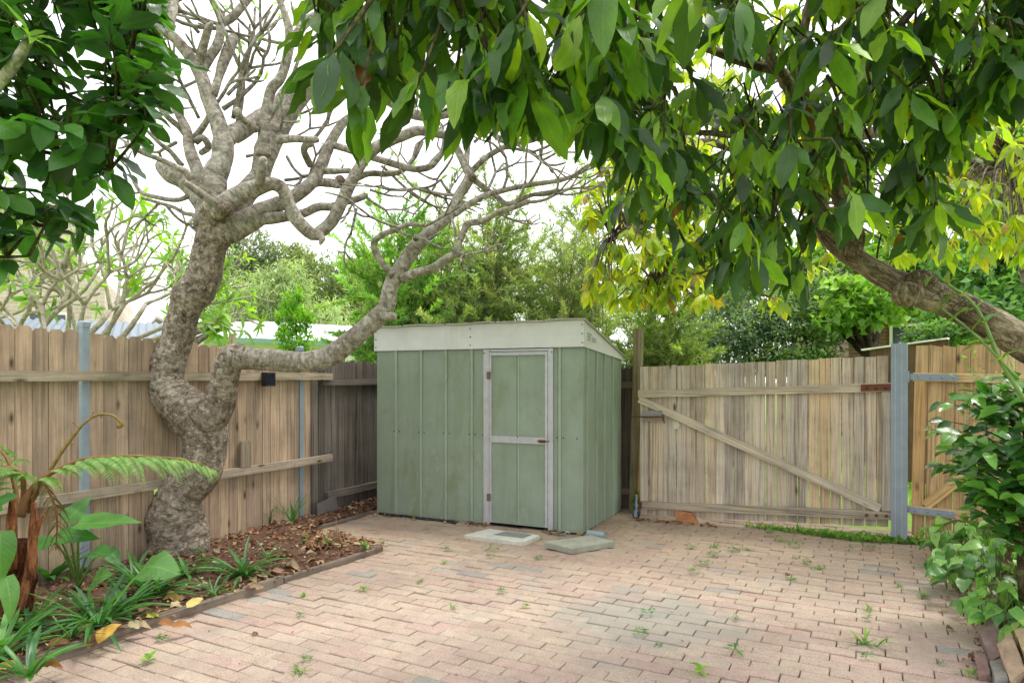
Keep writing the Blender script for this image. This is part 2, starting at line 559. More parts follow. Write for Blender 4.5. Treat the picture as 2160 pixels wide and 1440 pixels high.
M_HINGE = plain_mat('tarnished_hinge', srgb(120, 104, 96), rough=0.7, var=0.3, vscale=40, metal=0.3)
M_ROOFTOP = plain_mat('shed_roof_sheet', srgb(176, 172, 164), rough=0.6, var=0.15, vscale=6)
M_BLACK = plain_mat('black_plastic', (0.018, 0.019, 0.022), rough=0.45, var=0.2)
M_SOLAR = plain_mat('solar_cell', (0.012, 0.016, 0.030), rough=0.2, var=0.1)
M_DARK = plain_mat('dark_recess', (0.02, 0.02, 0.02), rough=0.9)
M_CONC = plain_mat('weathered_concrete', srgb(150, 152, 138), rough=0.9, var=0.22, vscale=11, bumpk=0.4, streak=None, bscale=60)
M_SLABW = plain_mat('pale_slab', srgb(196, 196, 184), rough=0.9, var=0.16, vscale=12, bumpk=0.3, bscale=60)
M_MAT = plain_mat('grey_sheet', srgb(128, 130, 128), rough=0.95, var=0.15, vscale=25, bumpk=0.3)
M_STONE = plain_mat('border_stone', (1, 1, 1), rough=0.92, var=0.32, vscale=16, bumpk=0.6, use_attr=True, bscale=40)
M_WOOD_V = wood_mat('fence_paling_wood', (48, 48, 1.5), moss=0.25, contrast=0.9)
M_WOOD_H = wood_mat('fence_rail_wood', (1.5, 48, 48), moss=0.5, contrast=0.8)
M_GATE_V = wood_mat('gate_paling_wood', (60, 60, 1.3), contrast=1.15)
M_GATE_H = wood_mat('gate_rail_wood', (1.3, 60, 60), contrast=1.3)
M_OLD_V = wood_mat('old_paling_wood', (70, 70, 1.2), contrast=1.5, knots=False)
M_OLD_H = wood_mat('old_rail_wood', (1.2, 70, 70), contrast=1.3, knots=False)

# paving: colour attribute per brick, fine speckle, grey stains
def brick_material():
    m, nt, b, out = new_mat('clay_paver')
    c = attr(nt)
    vec = obj_coord(nt)
    n1 = noise_tex(nt, vec, 130, 4, 0.75)
    c1 = mixc(nt, 'MULTIPLY', 1.0, c, ramp(nt, n1, [(0.36, (0.42, 0.39, 0.38)), (0.44, (0.96, 0.96, 0.96)), (0.65, (1.10, 1.10, 1.10))]))
    n2 = noise_tex(nt, vec, 2.3, 6, 0.62)
    c2 = mixc(nt, 'MULTIPLY', 0.8, c1, ramp(nt, n2, [(0.3, (0.80, 0.78, 0.78)), (0.55, (1, 1, 1)), (0.8, (1.1, 1.04, 0.94))]))
    n4 = noise_tex(nt, obj_coord(nt, (13, 13, 13)), 1.0, 5, 0.7)
    c2 = mixc(nt, 'MULTIPLY', 0.5, c2, ramp(nt, n4, [(0.3, (0.72, 0.7, 0.7)), (0.6, (1.05, 1.05, 1.05))]))
    n5 = noise_tex(nt, vec, 1.7, 5, 0.7, 0.5)
    c2 = mixc(nt, 'MIX', ramp(nt, n5, [(0.55, 0.0), (0.72, 0.6)]), c2, srgb(146, 146, 138))
    # old grey cement stain in the middle of the yard
    dv = nt.nodes.new('ShaderNodeVectorMath'); dv.operation = 'DISTANCE'; dv.inputs[1].default_value = (0.80, 4.0, 0.0)
    nt.links.new(vec, dv.inputs[0])
    ad = N_(nt, 'ShaderNodeMath', operation='MULTIPLY_ADD'); ad.inputs[1].default_value = 1.6
    nt.links.new(noise_tex(nt, vec, 2.6, 6, 0.75), ad.inputs[0]); nt.links.new(dv.outputs['Value'], ad.inputs[2])
    hf = N_(nt, 'ShaderNodeMath', operation='MULTIPLY'); hf.inputs[1].default_value = 0.5
    nt.links.new(ad.outputs[0], hf.inputs[0])
    c2 = mixc(nt, 'MIX', ramp(nt, hf.outputs[0], [(0.58, 0.6), (0.70, 0.0)]), c2, srgb(138, 140, 132))
    nt.links.new(c2, b.inputs['Base Color'])
    b.inputs['Roughness'].default_value = 0.88
    b.inputs['Specular IOR Level'].default_value = 0.25
    bump(nt, b, n1, 0.35, 0.002)
    return m
M_BRICK = brick_material()
M_SAND = plain_mat('joint_sand', srgb(92, 74, 61), rough=1.0, var=0.35, vscale=50, bumpk=0.4, streak=(*srgb(86, 96, 50), 0.5))
M_SOIL = plain_mat('bark_mulch', srgb(92, 66, 52), rough=1.0, var=0.5, vscale=40, bumpk=1.0, bscale=70)
M_GRASS = plain_mat('lawn', srgb(120, 150, 60), rough=1.0, var=0.35, vscale=3, bumpk=0.6)
M_CHIP = plain_mat('mulch_chip', (1, 1, 1), rough=0.95, var=0.3, vscale=60, use_attr=True, bumpk=0.3)

# ---------------------------------------------------------------- frames of the yard
ANG_S = math.atan2(-0.430, 0.903)                 # shed front and gate line
d1 = np.array((math.cos(ANG_S), math.sin(ANG_S), 0)); d2 = np.array((-d1[1], d1[0], 0))
ANG_F = math.atan2(0.897, 0.442)                  # left fence, running away from the camera
f1 = np.array((math.cos(ANG_F), math.sin(ANG_F), 0)); f2 = np.array((-f1[1], f1[0], 0))
FO = np.array((-2.064, 6.68, 0.0))                # second steel post of the left fence
SHED = np.array((-1.3997, 7.086, 0.0))            # front left corner of the shed
ANG_B = math.radians(-28.1)                       # brick courses
b1 = np.array((math.cos(ANG_B), math.sin(ANG_B))); b2 = np.array((-b1[1], b1[0]))

# bed outline (world x, y), counter-clockwise
E0, E1 = np.array((-2.374, 3.165)), np.array((-1.043, 5.523))
E2, E3 = np.array((-1.867, 6.18)), np.array((-1.43, 7.10))
BED = [E0 + (E0 - E1) * 0.75, E1, E2, E3, (FO + f1 * 1.6)[:2], (FO - f1 * 5.2)[:2]]
def in_poly(x, y, poly):
    c = False
    n = len(poly)
    for i in range(n):
        x1, y1 = poly[i]; x2, y2 = poly[(i + 1) % n]
        if (y1 > y) != (y2 > y) and x < (x2 - x1) * (y - y1) / (y2 - y1) + x1: c = not c
    return c
BED2 = [(2.15, 2.2), (2.30, 3.14), (2.60, 3.75), (2.98, 4.46), (3.40, 5.20), (3.75, 5.45), (4.9, 4.6), (4.6, 2.0)]

# ---------------------------------------------------------------- ground and paving
mb = MB()
R_ = 220
gx = np.linspace(-1, 1, 41); gx = np.sign(gx) * np.abs(gx) ** 2.2 * R_
gv = [(x, y + 8, -0.06) for y in gx for x in gx]
gf = [(j*41+i, j*41+i+1, (j+1)*41+i+1, (j+1)*41+i) for j in range(40) for i in range(40)]
mb.add(gv, gf)
tag(mb.build('ground', M_GRASS), kind='structure')

YARD = [(-3.9, 1.6), (5.2, 1.6), (5.2, 4.6), (3.62, 6.30), (1.35, 7.42), (0.9, 8.3), (-1.6, 8.9), (-5.0, 2.0)]
mb = MB()
mb.prism_z(YARD, -0.056, -0.026)
tag(mb.build('paving_bed', M_SAND), kind='structure')

def build_paving():
    L, W, J = 0.226, 0.0935, 0.0028
    mb = MB()
    base = [srgb(189, 170, 155), srgb(188, 168, 154), srgb(186, 166, 151), srgb(190, 172, 155), srgb(189, 165, 153), srgb(191, 174, 158)]
    grey = [srgb(160, 152, 144), srgb(152, 148, 142), srgb(164, 156, 146)]
    r = random.Random(5)
    pts = np.array(YARD)
    for j in range(-60, 90):
        off = (0.5 * L if j % 2 else 0.0) + r.uniform(-0.02, 0.02) + 0.012 * math.sin(j * 0.7)
        for i in range(-40, 40):
            u = i * L + off
            v = j * W
            c = b1 * (u) + b2 * (v) + np.array((0.6, 4.2))
            if c[1] < 2.35 or c[1] > 8.4 or abs(c[0]) > 0.80 * c[1] + 0.35: continue
            if not in_poly(c[0], c[1], YARD): continue
            if in_poly(c[0], c[1], BED) and in_poly(*(c + np.array((0.13, -0.05))), BED): continue
            if in_poly(c[0] - 0.15, c[1], BED2): continue
            ls = 0.5 * (L - J) - r.uniform(0, 0.0018); ws = 0.5 * (W - J) - r.uniform(0, 0.0014)
            ch = 0.004
            dz = r.gauss(0, 0.0026) + 0.014 * mnoise.noise(Vector((c[0]*1.1, c[1]*1.1, 0)))
            t1, t2 = r.gauss(0, 0.008), r.gauss(0, 0.014)
            rot = r.gauss(0, 0.008)
            raised = abs(c[0] - 0.755) < 0.11 and abs(c[1] - 3.48) < 0.047
            if raised: dz += 0.012; t2 += 0.09; rot += 0.05
            ca, sa = math.cos(rot), math.sin(rot)
            e1 = b1 * ca + b2 * sa; e2 = -b1 * sa + b2 * ca
            V = []
            for (l, w, z) in ((ls, ws, -0.05), (ls, ws, -ch), (ls - ch, ws - ch, 0)):
                for sx, sy in ((-1, -1), (1, -1), (1, 1), (-1, 1)):
                    xy = c + e1 * sx * l + e2 * sy * w
                    V.append((xy[0], xy[1], dz + z + t1 * sx * l + t2 * sy * w))
            Fc = [(8, 9, 10, 11)]
            for k in range(4):
                k2 = (k + 1) % 4
                Fc += [(k, k2, 4 + k2, 4 + k), (4 + k, 4 + k2, 8 + k2, 8 + k)]
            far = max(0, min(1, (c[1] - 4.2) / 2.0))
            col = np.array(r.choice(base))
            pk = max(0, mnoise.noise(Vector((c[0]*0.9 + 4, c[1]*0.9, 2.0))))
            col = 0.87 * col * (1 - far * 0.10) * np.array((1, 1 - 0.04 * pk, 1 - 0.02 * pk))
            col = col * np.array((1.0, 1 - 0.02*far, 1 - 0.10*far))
            if r.random() < 0.012 or (r.random() < 0.4 and mnoise.noise(Vector((c[0]*1.3 + 7, c[1]*1.3, 5.0))) > 0.46):
                col = np.array(r.choice(grey))
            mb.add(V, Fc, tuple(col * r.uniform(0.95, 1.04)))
    return tag(mb.build('paving', M_BRICK), kind='structure')
build_paving()

def bed_mesh(name, poly, z0, amp, step=0.05, edge=0.10, mat=None):
    poly = [np.array(p) for p in poly]
    xs = np.array(poly)
    x0, y0 = xs.min(0); x1, y1 = xs.max(0)
    nx, ny = int((x1-x0)/step)+1, int((y1-y0)/step)+1
    idx, V, Fq = {}, [], []
    def dist(p):
        dd = 9
        for i in range(len(poly)):
            a, b = poly[i], poly[(i+1) % len(poly)]
            t = np.clip(np.dot(p-a, b-a) / np.dot(b-a, b-a), 0, 1)
            dd = min(dd, np.linalg.norm(p-a-(b-a)*t))
        return dd
    for j in range(ny+1):
        for i in range(nx+1):
            p = np.array((x0 + i*step, y0 + j*step))
            if in_poly(p[0], p[1], poly):
                d = dist(p)
                z = z0 * min(1, d/edge) + amp * mnoise.fractal(Vector((p[0]*5, p[1]*5, 0)), 1, 2, 4) * min(1, d/edge)
                idx[(i, j)] = len(V); V.append((p[0], p[1], z + 0.012))
    for (i, j) in list(idx):
        q = [(i, j), (i+1, j), (i+1, j+1), (i, j+1)]
        if all(k in idx for k in q): Fq.append(tuple(idx[k] for k in q))
    mb = MB(); mb.add(V, Fq)
    return tag(mb.build(name, mat, smooth=True), kind='structure')
bed_mesh('garden_bed', BED, 0.045, 0.022, mat=M_SOIL)
bed_mesh('garden_bed_soil', BED2, 0.12, 0.03, mat=M_SOIL)

# timber edging of the left bed (top-level things)
def edging(a, b, w, h, label, name='timber_edging', seed=1):
    a, b = np.array(a), np.array(b)
    L = np.linalg.norm(b-a); ang = math.atan2(b[1]-a[1], b[0]-a[0])
    o = empty(name, (a[0], a[1], 0), ang, label, 'edging', 'timber edging of the mulched bed')
    mb = MB(); r = random.Random(seed); n = int(L / 0.15) + 2
    V, Fq = [], []
    for i in range(n):
        x = L * i / (n - 1)
        dy = 0.008 * mnoise.noise(Vector((x*2, seed, 0))); dz = 0.006 * mnoise.noise(Vector((x*3, seed, 4)))
        V += [(x, dy, -0.03), (x, dy, h+dz-0.006), (x, dy+0.006, h+dz), (x, dy+w-0.006, h+dz), (x, dy+w, h+dz-0.006), (x, dy+w, -0.03)]
    for i in range(n-1):
        for k in range(6):
            k2 = (k+1) % 6
            Fq.append((i*6+k, (i+1)*6+k, (i+1)*6+k2, i*6+k2))
    Fq += [tuple(range(6)), tuple((n-1)*6+5-k for k in range(6))]
    mb.add(V, Fq, srgb(128, 116, 104))
    mb.build('sleeper', M_OLD_H, o)
    return o
edging(E0 + (E0-E1)*0.5, E0 + (E1-E0)*0.62, 0.045, 0.062, 'long weathered timber edging board between mulch bed and bricks, foreground stretch', seed=2)
edging(E0 + (E1-E0)*0.624, E1, 0.032, 0.05, 'narrow grey timber edging board ending at the free corner of the mulch bed', seed=5)
edging(E2 + (E3-E2)*0.05, E3, 0.03, 0.03, 'short low timber edging beside the left corner of the green shed', seed=8)

# ---------------------------------------------------------------- fences
def dogear(w, z0, z1, c=0.022):
    return [(0, z0), (w, z0), (w, z1 - c), (w - c * 0.9, z1), (c * 0.9, z1), (0, z1 - c)]

def left_fence():
    o = empty('paling_fence', tuple(FO), ANG_F, 'brown timber paling fence behind the thick leaning tree, with two grey rails', 'fence')
    mb = MB(); r = random.Random(3)
    x = -3.35
    cols = [srgb(166, 146, 124), srgb(170, 150, 126), srgb(158, 138, 118), srgb(174, 154, 132), srgb(154, 136, 118)]
    while x < 0.13:
        w = r.uniform(0.088, 0.102)
        if x + w > 0.13: w = 0.13 - x
        if w < 0.02: break
        skip = False
        for px_ in (-2.105, 0.0):
            if x < px_ + 0.028 and x + w > px_ - 0.028:
                if x < px_ - 0.045: w = px_ - 0.028 - x
                else: x = px_ + 0.028; skip = True
        if skip: continue
        zt = 1.64 - 0.04 * x + r.uniform(-0.010, 0.008)
        z0 = 0.56 if (-1.56 < x + w/2 < -1.16) else 0.0
        y0 = r.uniform(-0.004, 0.003)
        V0 = len(mb.v)
        c = np.array(r.choice(cols)) * r.uniform(0.85, 1.12) * np.array((1.22, 1.20, 1.21))
        mb.prism_y([(a + x, b) for a, b in dogear(w - r.uniform(0.0005, 0.002), z0, zt)], y0, y0 + 0.016, tuple(c))
        x += w + (0.0025 if r.random() < 0.85 else 0.006)
    mb.build('palings', M_WOOD_V, o)
    for z, xa, xb, cc in ((1.418, -3.35, 0.41, srgb(168, 156, 136)), (0.585, -3.0, 0.41, srgb(172, 158, 142))):
        m2 = MB()
        n = 24
        V, Fq = [], []
        for i in range(n):
            xx = xa + (xb - xa) * i / (n - 1)
            dz = 0.006 * mnoise.noise(Vector((xx * 1.3, z, 0)))
            for (yy, zz) in ((-0.044, -0.035), (-0.006, -0.035), (-0.006, 0.035), (-0.044, 0.035)):
                V.append((xx, yy, z + zz + dz))
        for i in range(n-1):
            for k in range(4):
                k2 = (k+1) % 4
                Fq.append((i*4+k, i*4+k2, (i+1)*4+k2, (i+1)*4+k))
        Fq += [(3, 2, 1, 0), tuple((n-1)*4+k for k in range(4))]
        m2.add(V, Fq, cc)
        m2.build('rail', M_WOOD_H, o)
    for px_, h in ((-2.105, 1.79), (0.0, 1.70)):
        m3 = MB(); m3.box(px_ - 0.025, px_ + 0.025, -0.010, 0.04, -0.05, h, srgb(255, 255, 255))
        p = m3.build('post', M_GALV, o)
        m4 = MB()
        m4.box(px_ - 0.028, px_ + 0.028, -0.013, 0.043, h - 0.03, h + 0.004)
        m4.add([(px_-0.028, -0.013, h+0.004), (px_+0.028, -0.013, h+0.004), (px_+0.028, 0.043, h+0.004), (px_-0.028, 0.043, h+0.004),
                (px_-0.016, -0.002, h+0.016), (px_+0.016, -0.002, h+0.016), (px_+0.016, 0.031, h+0.016), (px_-0.016, 0.031, h+0.016)],
               [(4,5,6,7), (0,1,5,4), (1,2,6,5), (2,3,7,6), (3,0,4,7)])
        m4.build('post_cap', M_GALV, p)
    return o
left_fence()

def dark_fence():
    o = empty('old_paling_fence', tuple(FO + f1 * 0.10 + f2 * 0.03), ANG_F, 'dark weathered grey paling fence between brown fence and green shed', 'fence')
    mb = MB(); r = random.Random(9)
    x = 0.0
    cols = [srgb(122, 113, 106), srgb(104, 97, 92), srgb(132, 122, 114), srgb(113, 105, 99)]
    while x < 3.4:
        w = r.uniform(0.07, 0.10)
        zt = 1.59 + r.uniform(-0.012, 0.010)
        y0 = r.uniform(-0.006, 0.005)
        mb.prism_y([(a + x, b) for a, b in dogear(w, 0.0, zt, 0.016)], y0, y0 + 0.015, tuple(np.array(r.choice(cols)) * r.uniform(0.8, 1.15)))
        x += w + r.uniform(0.002, 0.006)
    mb.build('palings', M_OLD_V, o)
    for z, x0 in ((1.365, 0.20), (0.195, 0.27)):
        m2 = MB(); m2.box(x0, 3.4, -0.045, -0.004, z - 0.036, z + 0.036, srgb(122, 112, 104))
        m2.build('rail', M_OLD_H, o)
    return o
dark_fence()

o = empty('leaning_sheet', tuple(FO + f1 * 0.10 - f2 * 0.06), ANG_F, 'small grey sheet leaning at the foot of the dark fence', 'sheet')
mb = MB(); mb.add([(0, -0.07, 0), (0.33, -0.06, 0.0), (0.30, -0.02, 0.20), (0.03, -0.025, 0.16), (0, -0.066, 0), (0.33, -0.056, 0.0), (0.30, -0.016, 0.20), (0.03, -0.021, 0.16)],
                  [(0,1,2,3), (7,6,5,4), (0,4,5,1), (1,5,6,2), (2,6,7,3), (3,7,4,0)])
mb.build('panel', plain_mat('slate_sheet', srgb(104, 98, 98), rough=0.7, var=0.1), o)

o = empty('timber_offcut', tuple(FO - f1 * 0.78 - f2 * 0.028), ANG_F, 'short grey timber offcut standing on the lower fence rail beside the trunk', 'offcut')
o.location.z = 0.622
mb = MB(); mb.prism_y([(0, 0), (0.115, 0.0), (0.112, 0.21), (0.085, 0.232), (0.02, 0.225), (0.004, 0.20)], -0.02, 0.014, srgb(150, 138, 122))
mb.build('block', M_OLD_V, o)

def back_fence():
    o = empty('old_paling_fence', tuple(SHED + d1 * 1.9 + d2 * 1.33), ANG_S, 'narrow strip of dark palings glimpsed between the shed and the timber post', 'fence')
    mb = MB(); r = random.Random(4); x = 0.0
    while x < 0.72:
        w = r.uniform(0.07, 0.10)
        mb.prism_y([(a + x, b) for a, b in dogear(w, 0.0, 1.52 + r.uniform(-.012, .01), 0.016)], 0, 0.015, tuple(np.array(srgb(104, 92, 82)) * r.uniform(.8, 1.15)))
        x += w + 0.003
    mb.build('palings', M_OLD_V, o)
    for z in (1.33, 0.2):
        m2 = MB(); m2.box(0, 0.78, -0.04, -0.003, z - .035, z + .035, srgb(128, 112, 96)); m2.build('rail', M_OLD_H, o)
back_fence()

# solar light
o = empty('solar_light', tuple(FO - f1 * 0.50), ANG_F, 'small black solar light fixed to the upper fence rail below the bough', 'lamp')
mb = MB(); mb.box(-0.055, 0.055, -0.115, -0.055, 1.33, 1.455); mb.build('housing', M_BLACK, o)
mb = MB(); mb.box(-0.03, 0.03, -0.0555, -0.0445, 1.36, 1.44); mb.build('bracket', M_BLACK, o)
for i in range(3):
    mb = MB(); mb.box(-0.048 + i*0.034, -0.02 + i*0.034, -0.1175, -0.1155, 1.35, 1.44); mb.build('solar_cell', M_SOLAR, o)

# ---------------------------------------------------------------- shed
def ribbed(mb, x0, x1, z0, z1, ribs, y=0.0, rw=0.024, rd=0.016, flip=1, zt1=None, col=None):
    """sheet wall facing -y with raised trapezoid ribs; zt1: top height at x1 when sloping"""
    xs = [(x0, 0)]
    for r_ in ribs:
        xs += [(r_ - rw/2 - 0.012, 0), (r_ - rw/2 - 0.010, -0.007), (r_ - rw/2 - 0.004, -0.007), (r_ - rw/2, rd), (r_ + rw/2, rd), (r_ + rw/2 + 0.003, 0)]
    xs += [(x1, 0)]
    V, Fq, Cl = [], [], []
    nz = 25
    for x, d in xs:
        top = z1 if zt1 is None else z1 + (zt1 - z1) * (x - x0) / (x1 - x0)
        for k in range(nz):
            z = z0 + (top - z0) * k / (nz - 1)
            w = 0.0040 * mnoise.noise(Vector((x * 2.5, z * 2.0, y + 3))) + 0.002 * mnoise.noise(Vector((x * 9, z * 6, y)))
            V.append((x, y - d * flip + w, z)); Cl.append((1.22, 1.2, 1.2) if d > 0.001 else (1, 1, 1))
    for i in range(len(xs) - 1):
        for k in range(nz - 1):
            a = i * nz + k
            Fq.append((a, a + nz, a + nz + 1, a + 1))
    mb.add(V, Fq, np.array(Cl))

def shed():
    o = empty('garden_shed', tuple(SHED), ANG_S, 'sage green ribbed metal garden shed with white fascia and aluminium framed door', 'shed')
    W, D, H, HB = 2.252, 1.21, 1.69, 1.60
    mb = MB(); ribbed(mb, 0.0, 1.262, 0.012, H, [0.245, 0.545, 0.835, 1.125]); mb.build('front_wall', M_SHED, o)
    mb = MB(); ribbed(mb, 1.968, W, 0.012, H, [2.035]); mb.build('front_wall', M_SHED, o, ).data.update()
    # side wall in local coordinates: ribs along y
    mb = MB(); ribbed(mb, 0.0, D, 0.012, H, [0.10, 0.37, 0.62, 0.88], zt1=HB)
    for a in mb.v:
        x = a[:, 0].copy(); y = a[:, 1].copy()
        a[:, 0] = W - y; a[:, 1] = x
    mb.build('side_wall', M_SHED, o)
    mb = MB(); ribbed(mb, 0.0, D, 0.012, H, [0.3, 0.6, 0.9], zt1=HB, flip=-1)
    for a in mb.v:
        x = a[:, 0].copy(); y = a[:, 1].copy()
        a[:, 0] = -y - 0.0; a[:, 1] = x
    mb.build('side_wall', M_SHED, o)
    mb = MB(); mb.box(0.003, W - 0.003, D - 0.012, D - 0.001, 0.012, HB); mb.build('back_wall', M_SHED, o)
    mb = MB(); mb.box(W - 0.014, W + 0.0035, -0.0045, 0.02, 0.012, H - 0.002); mb.build('corner_trim', M_SHED, o)
    # roof, slightly wavy edge
    n = 16
    V, Fq = [], []
    for i in range(n + 1):
        x = -0.03 + (W + 0.075) * i / n
        wv = 0.004 * math.sin(i * 2.3) + 0.003 * math.sin(i * 5.1)
        V += [(x, -0.055, 1.926 + wv), (x, D + 0.06, 1.615), (x, D + 0.06, 1.623), (x, -0.055, 1.936 + wv)]
    for i in range(n):
        for k in range(4):
            k2 = (k + 1) % 4
            Fq.append((i*4+k, i*4+k2, (i+1)*4+k2, (i+1)*4+k))
    Fq += [(3, 2, 1, 0), tuple(n*4+k for k in range(4))]
    mb = MB(); mb.add(V, Fq); mb.build('roof', M_ROOFTOP, o)
    # fascia: two lengths with an overlap
    def fascia(x0, x1, y):
        m = MB(); n = 10; V = []; Fq = []
        for i in range(n + 1):
            x = x0 + (x1 - x0) * i / n
            w = 0.0025 * mnoise.noise(Vector((x * 3, 7, 1)))
            V += [(x, y + w, H - 0.006), (x, y + w + 0.003, H + 0.1), (x, y + w, 1.921), (x, y + 0.006, 1.921), (x, y + 0.006, H - 0.006)]
        for i in range(n):
            for k in range(5):
                k2 = (k + 1) % 5
                Fq.append((i*5+k, (i+1)*5+k, (i+1)*5+k2, i*5+k2))
        m.add(V, Fq); return m.build('fascia', M_WHITE, o)
    fascia(-0.02, 1.13, -0.026); fascia(1.10, W + 0.022, -0.0295)
    mb = MB()
    mb.add([(W+0.020, -0.022, H-0.006), (W+0.020, D+0.03, HB-0.01), (W+0.020, D+0.03, 1.618), (W+0.020, -0.022, 1.917),
            (W+0.014, -0.022, H-0.006), (W+0.014, D+0.03, HB-0.01), (W+0.014, D+0.03, 1.618), (W+0.014, -0.022, 1.917)],
           [(0,1,2,3), (7,6,5,4), (0,4,5,1), (1,5,6,2), (2,6,7,3), (3,7,4,0)])
    mb.build('gable_panel', M_WHITE, o)
    for y0, zs in ((0.06, (1.752, 1.778, 1.804)), (0.20, (1.742, 1.766))):
        for z in zs:
            m = MB()
            V = [(W+0.0205, y0, z), (W+0.0205, y0+0.11, z-0.006), (W+0.0205, y0+0.11, z+0.010), (W+0.0205, y0, z+0.016),
                 (W+0.034, y0+0.006, z-0.002), (W+0.034, y0+0.104, z-0.008)]
            m.add(V, [(3, 2, 5, 4), (0, 4, 5, 1), (0, 3, 4), (1, 5, 2)]); m.build('vent_louvre', M_ALU, o)
    # door frame
    x0, x1 = 1.258, 1.972
    for a, b in ((x0, x0 + 0.060), (x1 - 0.048, x1)):
        m = MB(); m.box(a, b, -0.020, 0.006, 0.008, H - 0.012); m.build('door_jamb', M_ALU, o)
    m = MB(); m.box(x0 + 0.061, x1 - 0.049, -0.016, 0.004, H - 0.036, H - 0.013); m.build('door_header', M_ALU, o)
    dr = empty('door', (0, 0, 0)); dr.parent = o
    a, b = x0 + 0.064, x1 - 0.052
    zb, zt = 0.035, H - 0.042
    mid = (a + b) / 2
    for q0, q1 in ((zb + 0.03, 0.795), (0.862, zt - 0.028)):
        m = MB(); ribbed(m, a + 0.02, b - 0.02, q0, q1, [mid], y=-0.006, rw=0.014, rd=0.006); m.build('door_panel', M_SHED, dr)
    for (p0, p1, q0, q1) in ((a, a + 0.021, zb, zt), (b - 0.024, b, zb, zt), (a + 0.0215, b - 0.0245, zt - 0.03, zt), (a + 0.0215, b - 0.0245, zb, zb + 0.032)):
        m = MB(); m.box(p0, p1, -0.022, 0.0, q0, q1); m.build('door_stile', M_ALU if q1 - q0 > 0.5 or q0 > 1 else M_SHED, dr)
    m = MB(); m.box(a + 0.0215, b - 0.0245, -0.026, 0.0, 0.797, 0.860); m.build('door_rail', M_ALU, dr)
    m = MB(); m.box(b - 0.085, b - 0.02, -0.032, -0.0265, 0.812, 0.838); m.cyl((b-0.095, -0.036, 0.826), (b+0.022, -0.036, 0.826), 0.0055, n=8)
    m.cyl((b-0.045, -0.036, 0.826), (b-0.045, -0.062, 0.815), 0.005, n=8)
    m.build('door_bolt', M_RUST, dr)
    for z in (1.43, 0.27):
        m = MB(); m.box(a - 0.026, a + 0.016, -0.0275, -0.0222, z - 0.035, z + 0.035); m.cyl((a - 0.004, -0.029, z - 0.035), (a - 0.004, -0.029, z + 0.035), 0.006, n=8)
        m.build('hinge', M_HINGE, dr)
    # screws share one mesh
    m = MB(); m.sphere((0, 0, 0), 0.0065, 8, 4); s0 = m.build('screw', M_DARK, o, smooth=True)
    spots = [(x, -0.0305, z) for x in (1.118, W + 0.005, 0.005) for z in (1.72, 1.80, 1.88)]
    spots += [(x + s, -0.002, 0.86) for x in (0.245, 0.545, 0.835, 1.125, 2.035) for s in (-0.032, 0.032)]
    spots += [(1.24, -0.003, 0.86), (2.2, -0.004, 0.86), (mid, -0.0255, 0.852), (x0 + 0.01, -0.022, 1.64), (x1 - 0.01, -0.022, 1.64)]
    spots += [(x + s, -0.057, 1.931) for x in (0.35, 0.85, 1.4, 1.9) for s in (0,)]
    for i, p in enumerate(spots):
        s = s0 if i == 0 else s0.copy()
        if i: link(s); s.parent = o
        s.location = p
    # dark interior floor edge
    m = MB(); m.box(0.01, W - 0.01, 0.012, D - 0.014, -0.008, 0.011); m.build('base_plate', M_DARK, o)
    return o
shed()

# slabs, pipe, hose in front of the shed
def slab(name, pts, z0, z1, label, mat, seed=1):
    c = np.mean(pts, axis=0)
    o = empty(name, (c[0], c[1], 0), 0, label, 'slab')
    m = MB()
    P_ = [np.array(p[:2]) - c[:2] for p in pts]
    fine = []
    r = random.Random(seed)
    for i in range(4):
        a, b = P_[i], P_[(i+1) % 4]
        for k in range(8):
            q = a + (b - a) * k / 8 + np.array((r.uniform(-1, 1), r.uniform(-1, 1))) * 0.0025
            fine.append(q)
    n = len(fine)
    inn = [q * 0.975 for q in fine]
    V = [(*q, z0) for q in fine] + [(*q, z1 - 0.006) for q in fine] + [(*q, z1) for q in inn]
    Fq = [tuple(range(2*n, 3*n))]
    for i in range(n):
        j = (i+1) % n
        Fq += [(i, j, n+j, n+i), (n+i, n+j, 2*n+j, 2*n+i)]
    m.add(V, Fq); m.build('slab_body', mat, o)
    return o, c
pts = [G(979, 1127, .03), G(1103, 1142, .03), G(1139, 1128, .03), G(1030, 1114, .03)]
so, c = slab('doorstep_slab', pts, -0.01, 0.030, 'thin pale slab lying at the foot of the shed door', M_SLABW, 3)
mm = [p * 0.5 + np.mean(pts, axis=0) * 0.5 + (np.array(pts[2]) - np.array(pts[0])) * 0.13 for p in pts]
m = MB(); m.prism_z([(p[0]-c[0], p[1]-c[1]) for p in mm], 0.0305, 0.034); m.build('grey_inlay', M_MAT, so)
pts = [G(1148, 1142.5, .05), G(1206, 1156, .05), G(1296, 1140.6, .05), G(1247, 1127.5, .05)]
slab('concrete_paver', pts, 0.004, 0.052, 'loose thick grey concrete paver by the shed corner with a pipe behind', M_CONC, 4)
o = empty('pipe_offcut', tuple(G(1258, 1127, 0.03)), ANG_S - 0.15, 'short blue grey pipe offcut lying beside the concrete paver', 'pipe')
m = MB()
m.tube([(-0.085, 0, 0.0), (0.085, 0, 0.0)], [0.032, 0.032], 20, cap=False); m.tube([(-0.085, 0, 0.0), (0.085, 0, 0.0)], [0.027, 0.027], 20, cap=True)
m.build('pipe_body', plain_mat('pipe_plastic', srgb(140, 152, 158), rough=0.6, var=0.12), o, smooth=False)
o = empty('edging_rope', tuple(SHED), ANG_S, 'black ribbed strip lying along the foot of the shed wall', 'hose')
m = MB(); hp = [(0.05 + 0.06*i, -0.03 - 0.012*math.sin(i*0.9) - 0.003*i, 0.012) for i in range(17)]
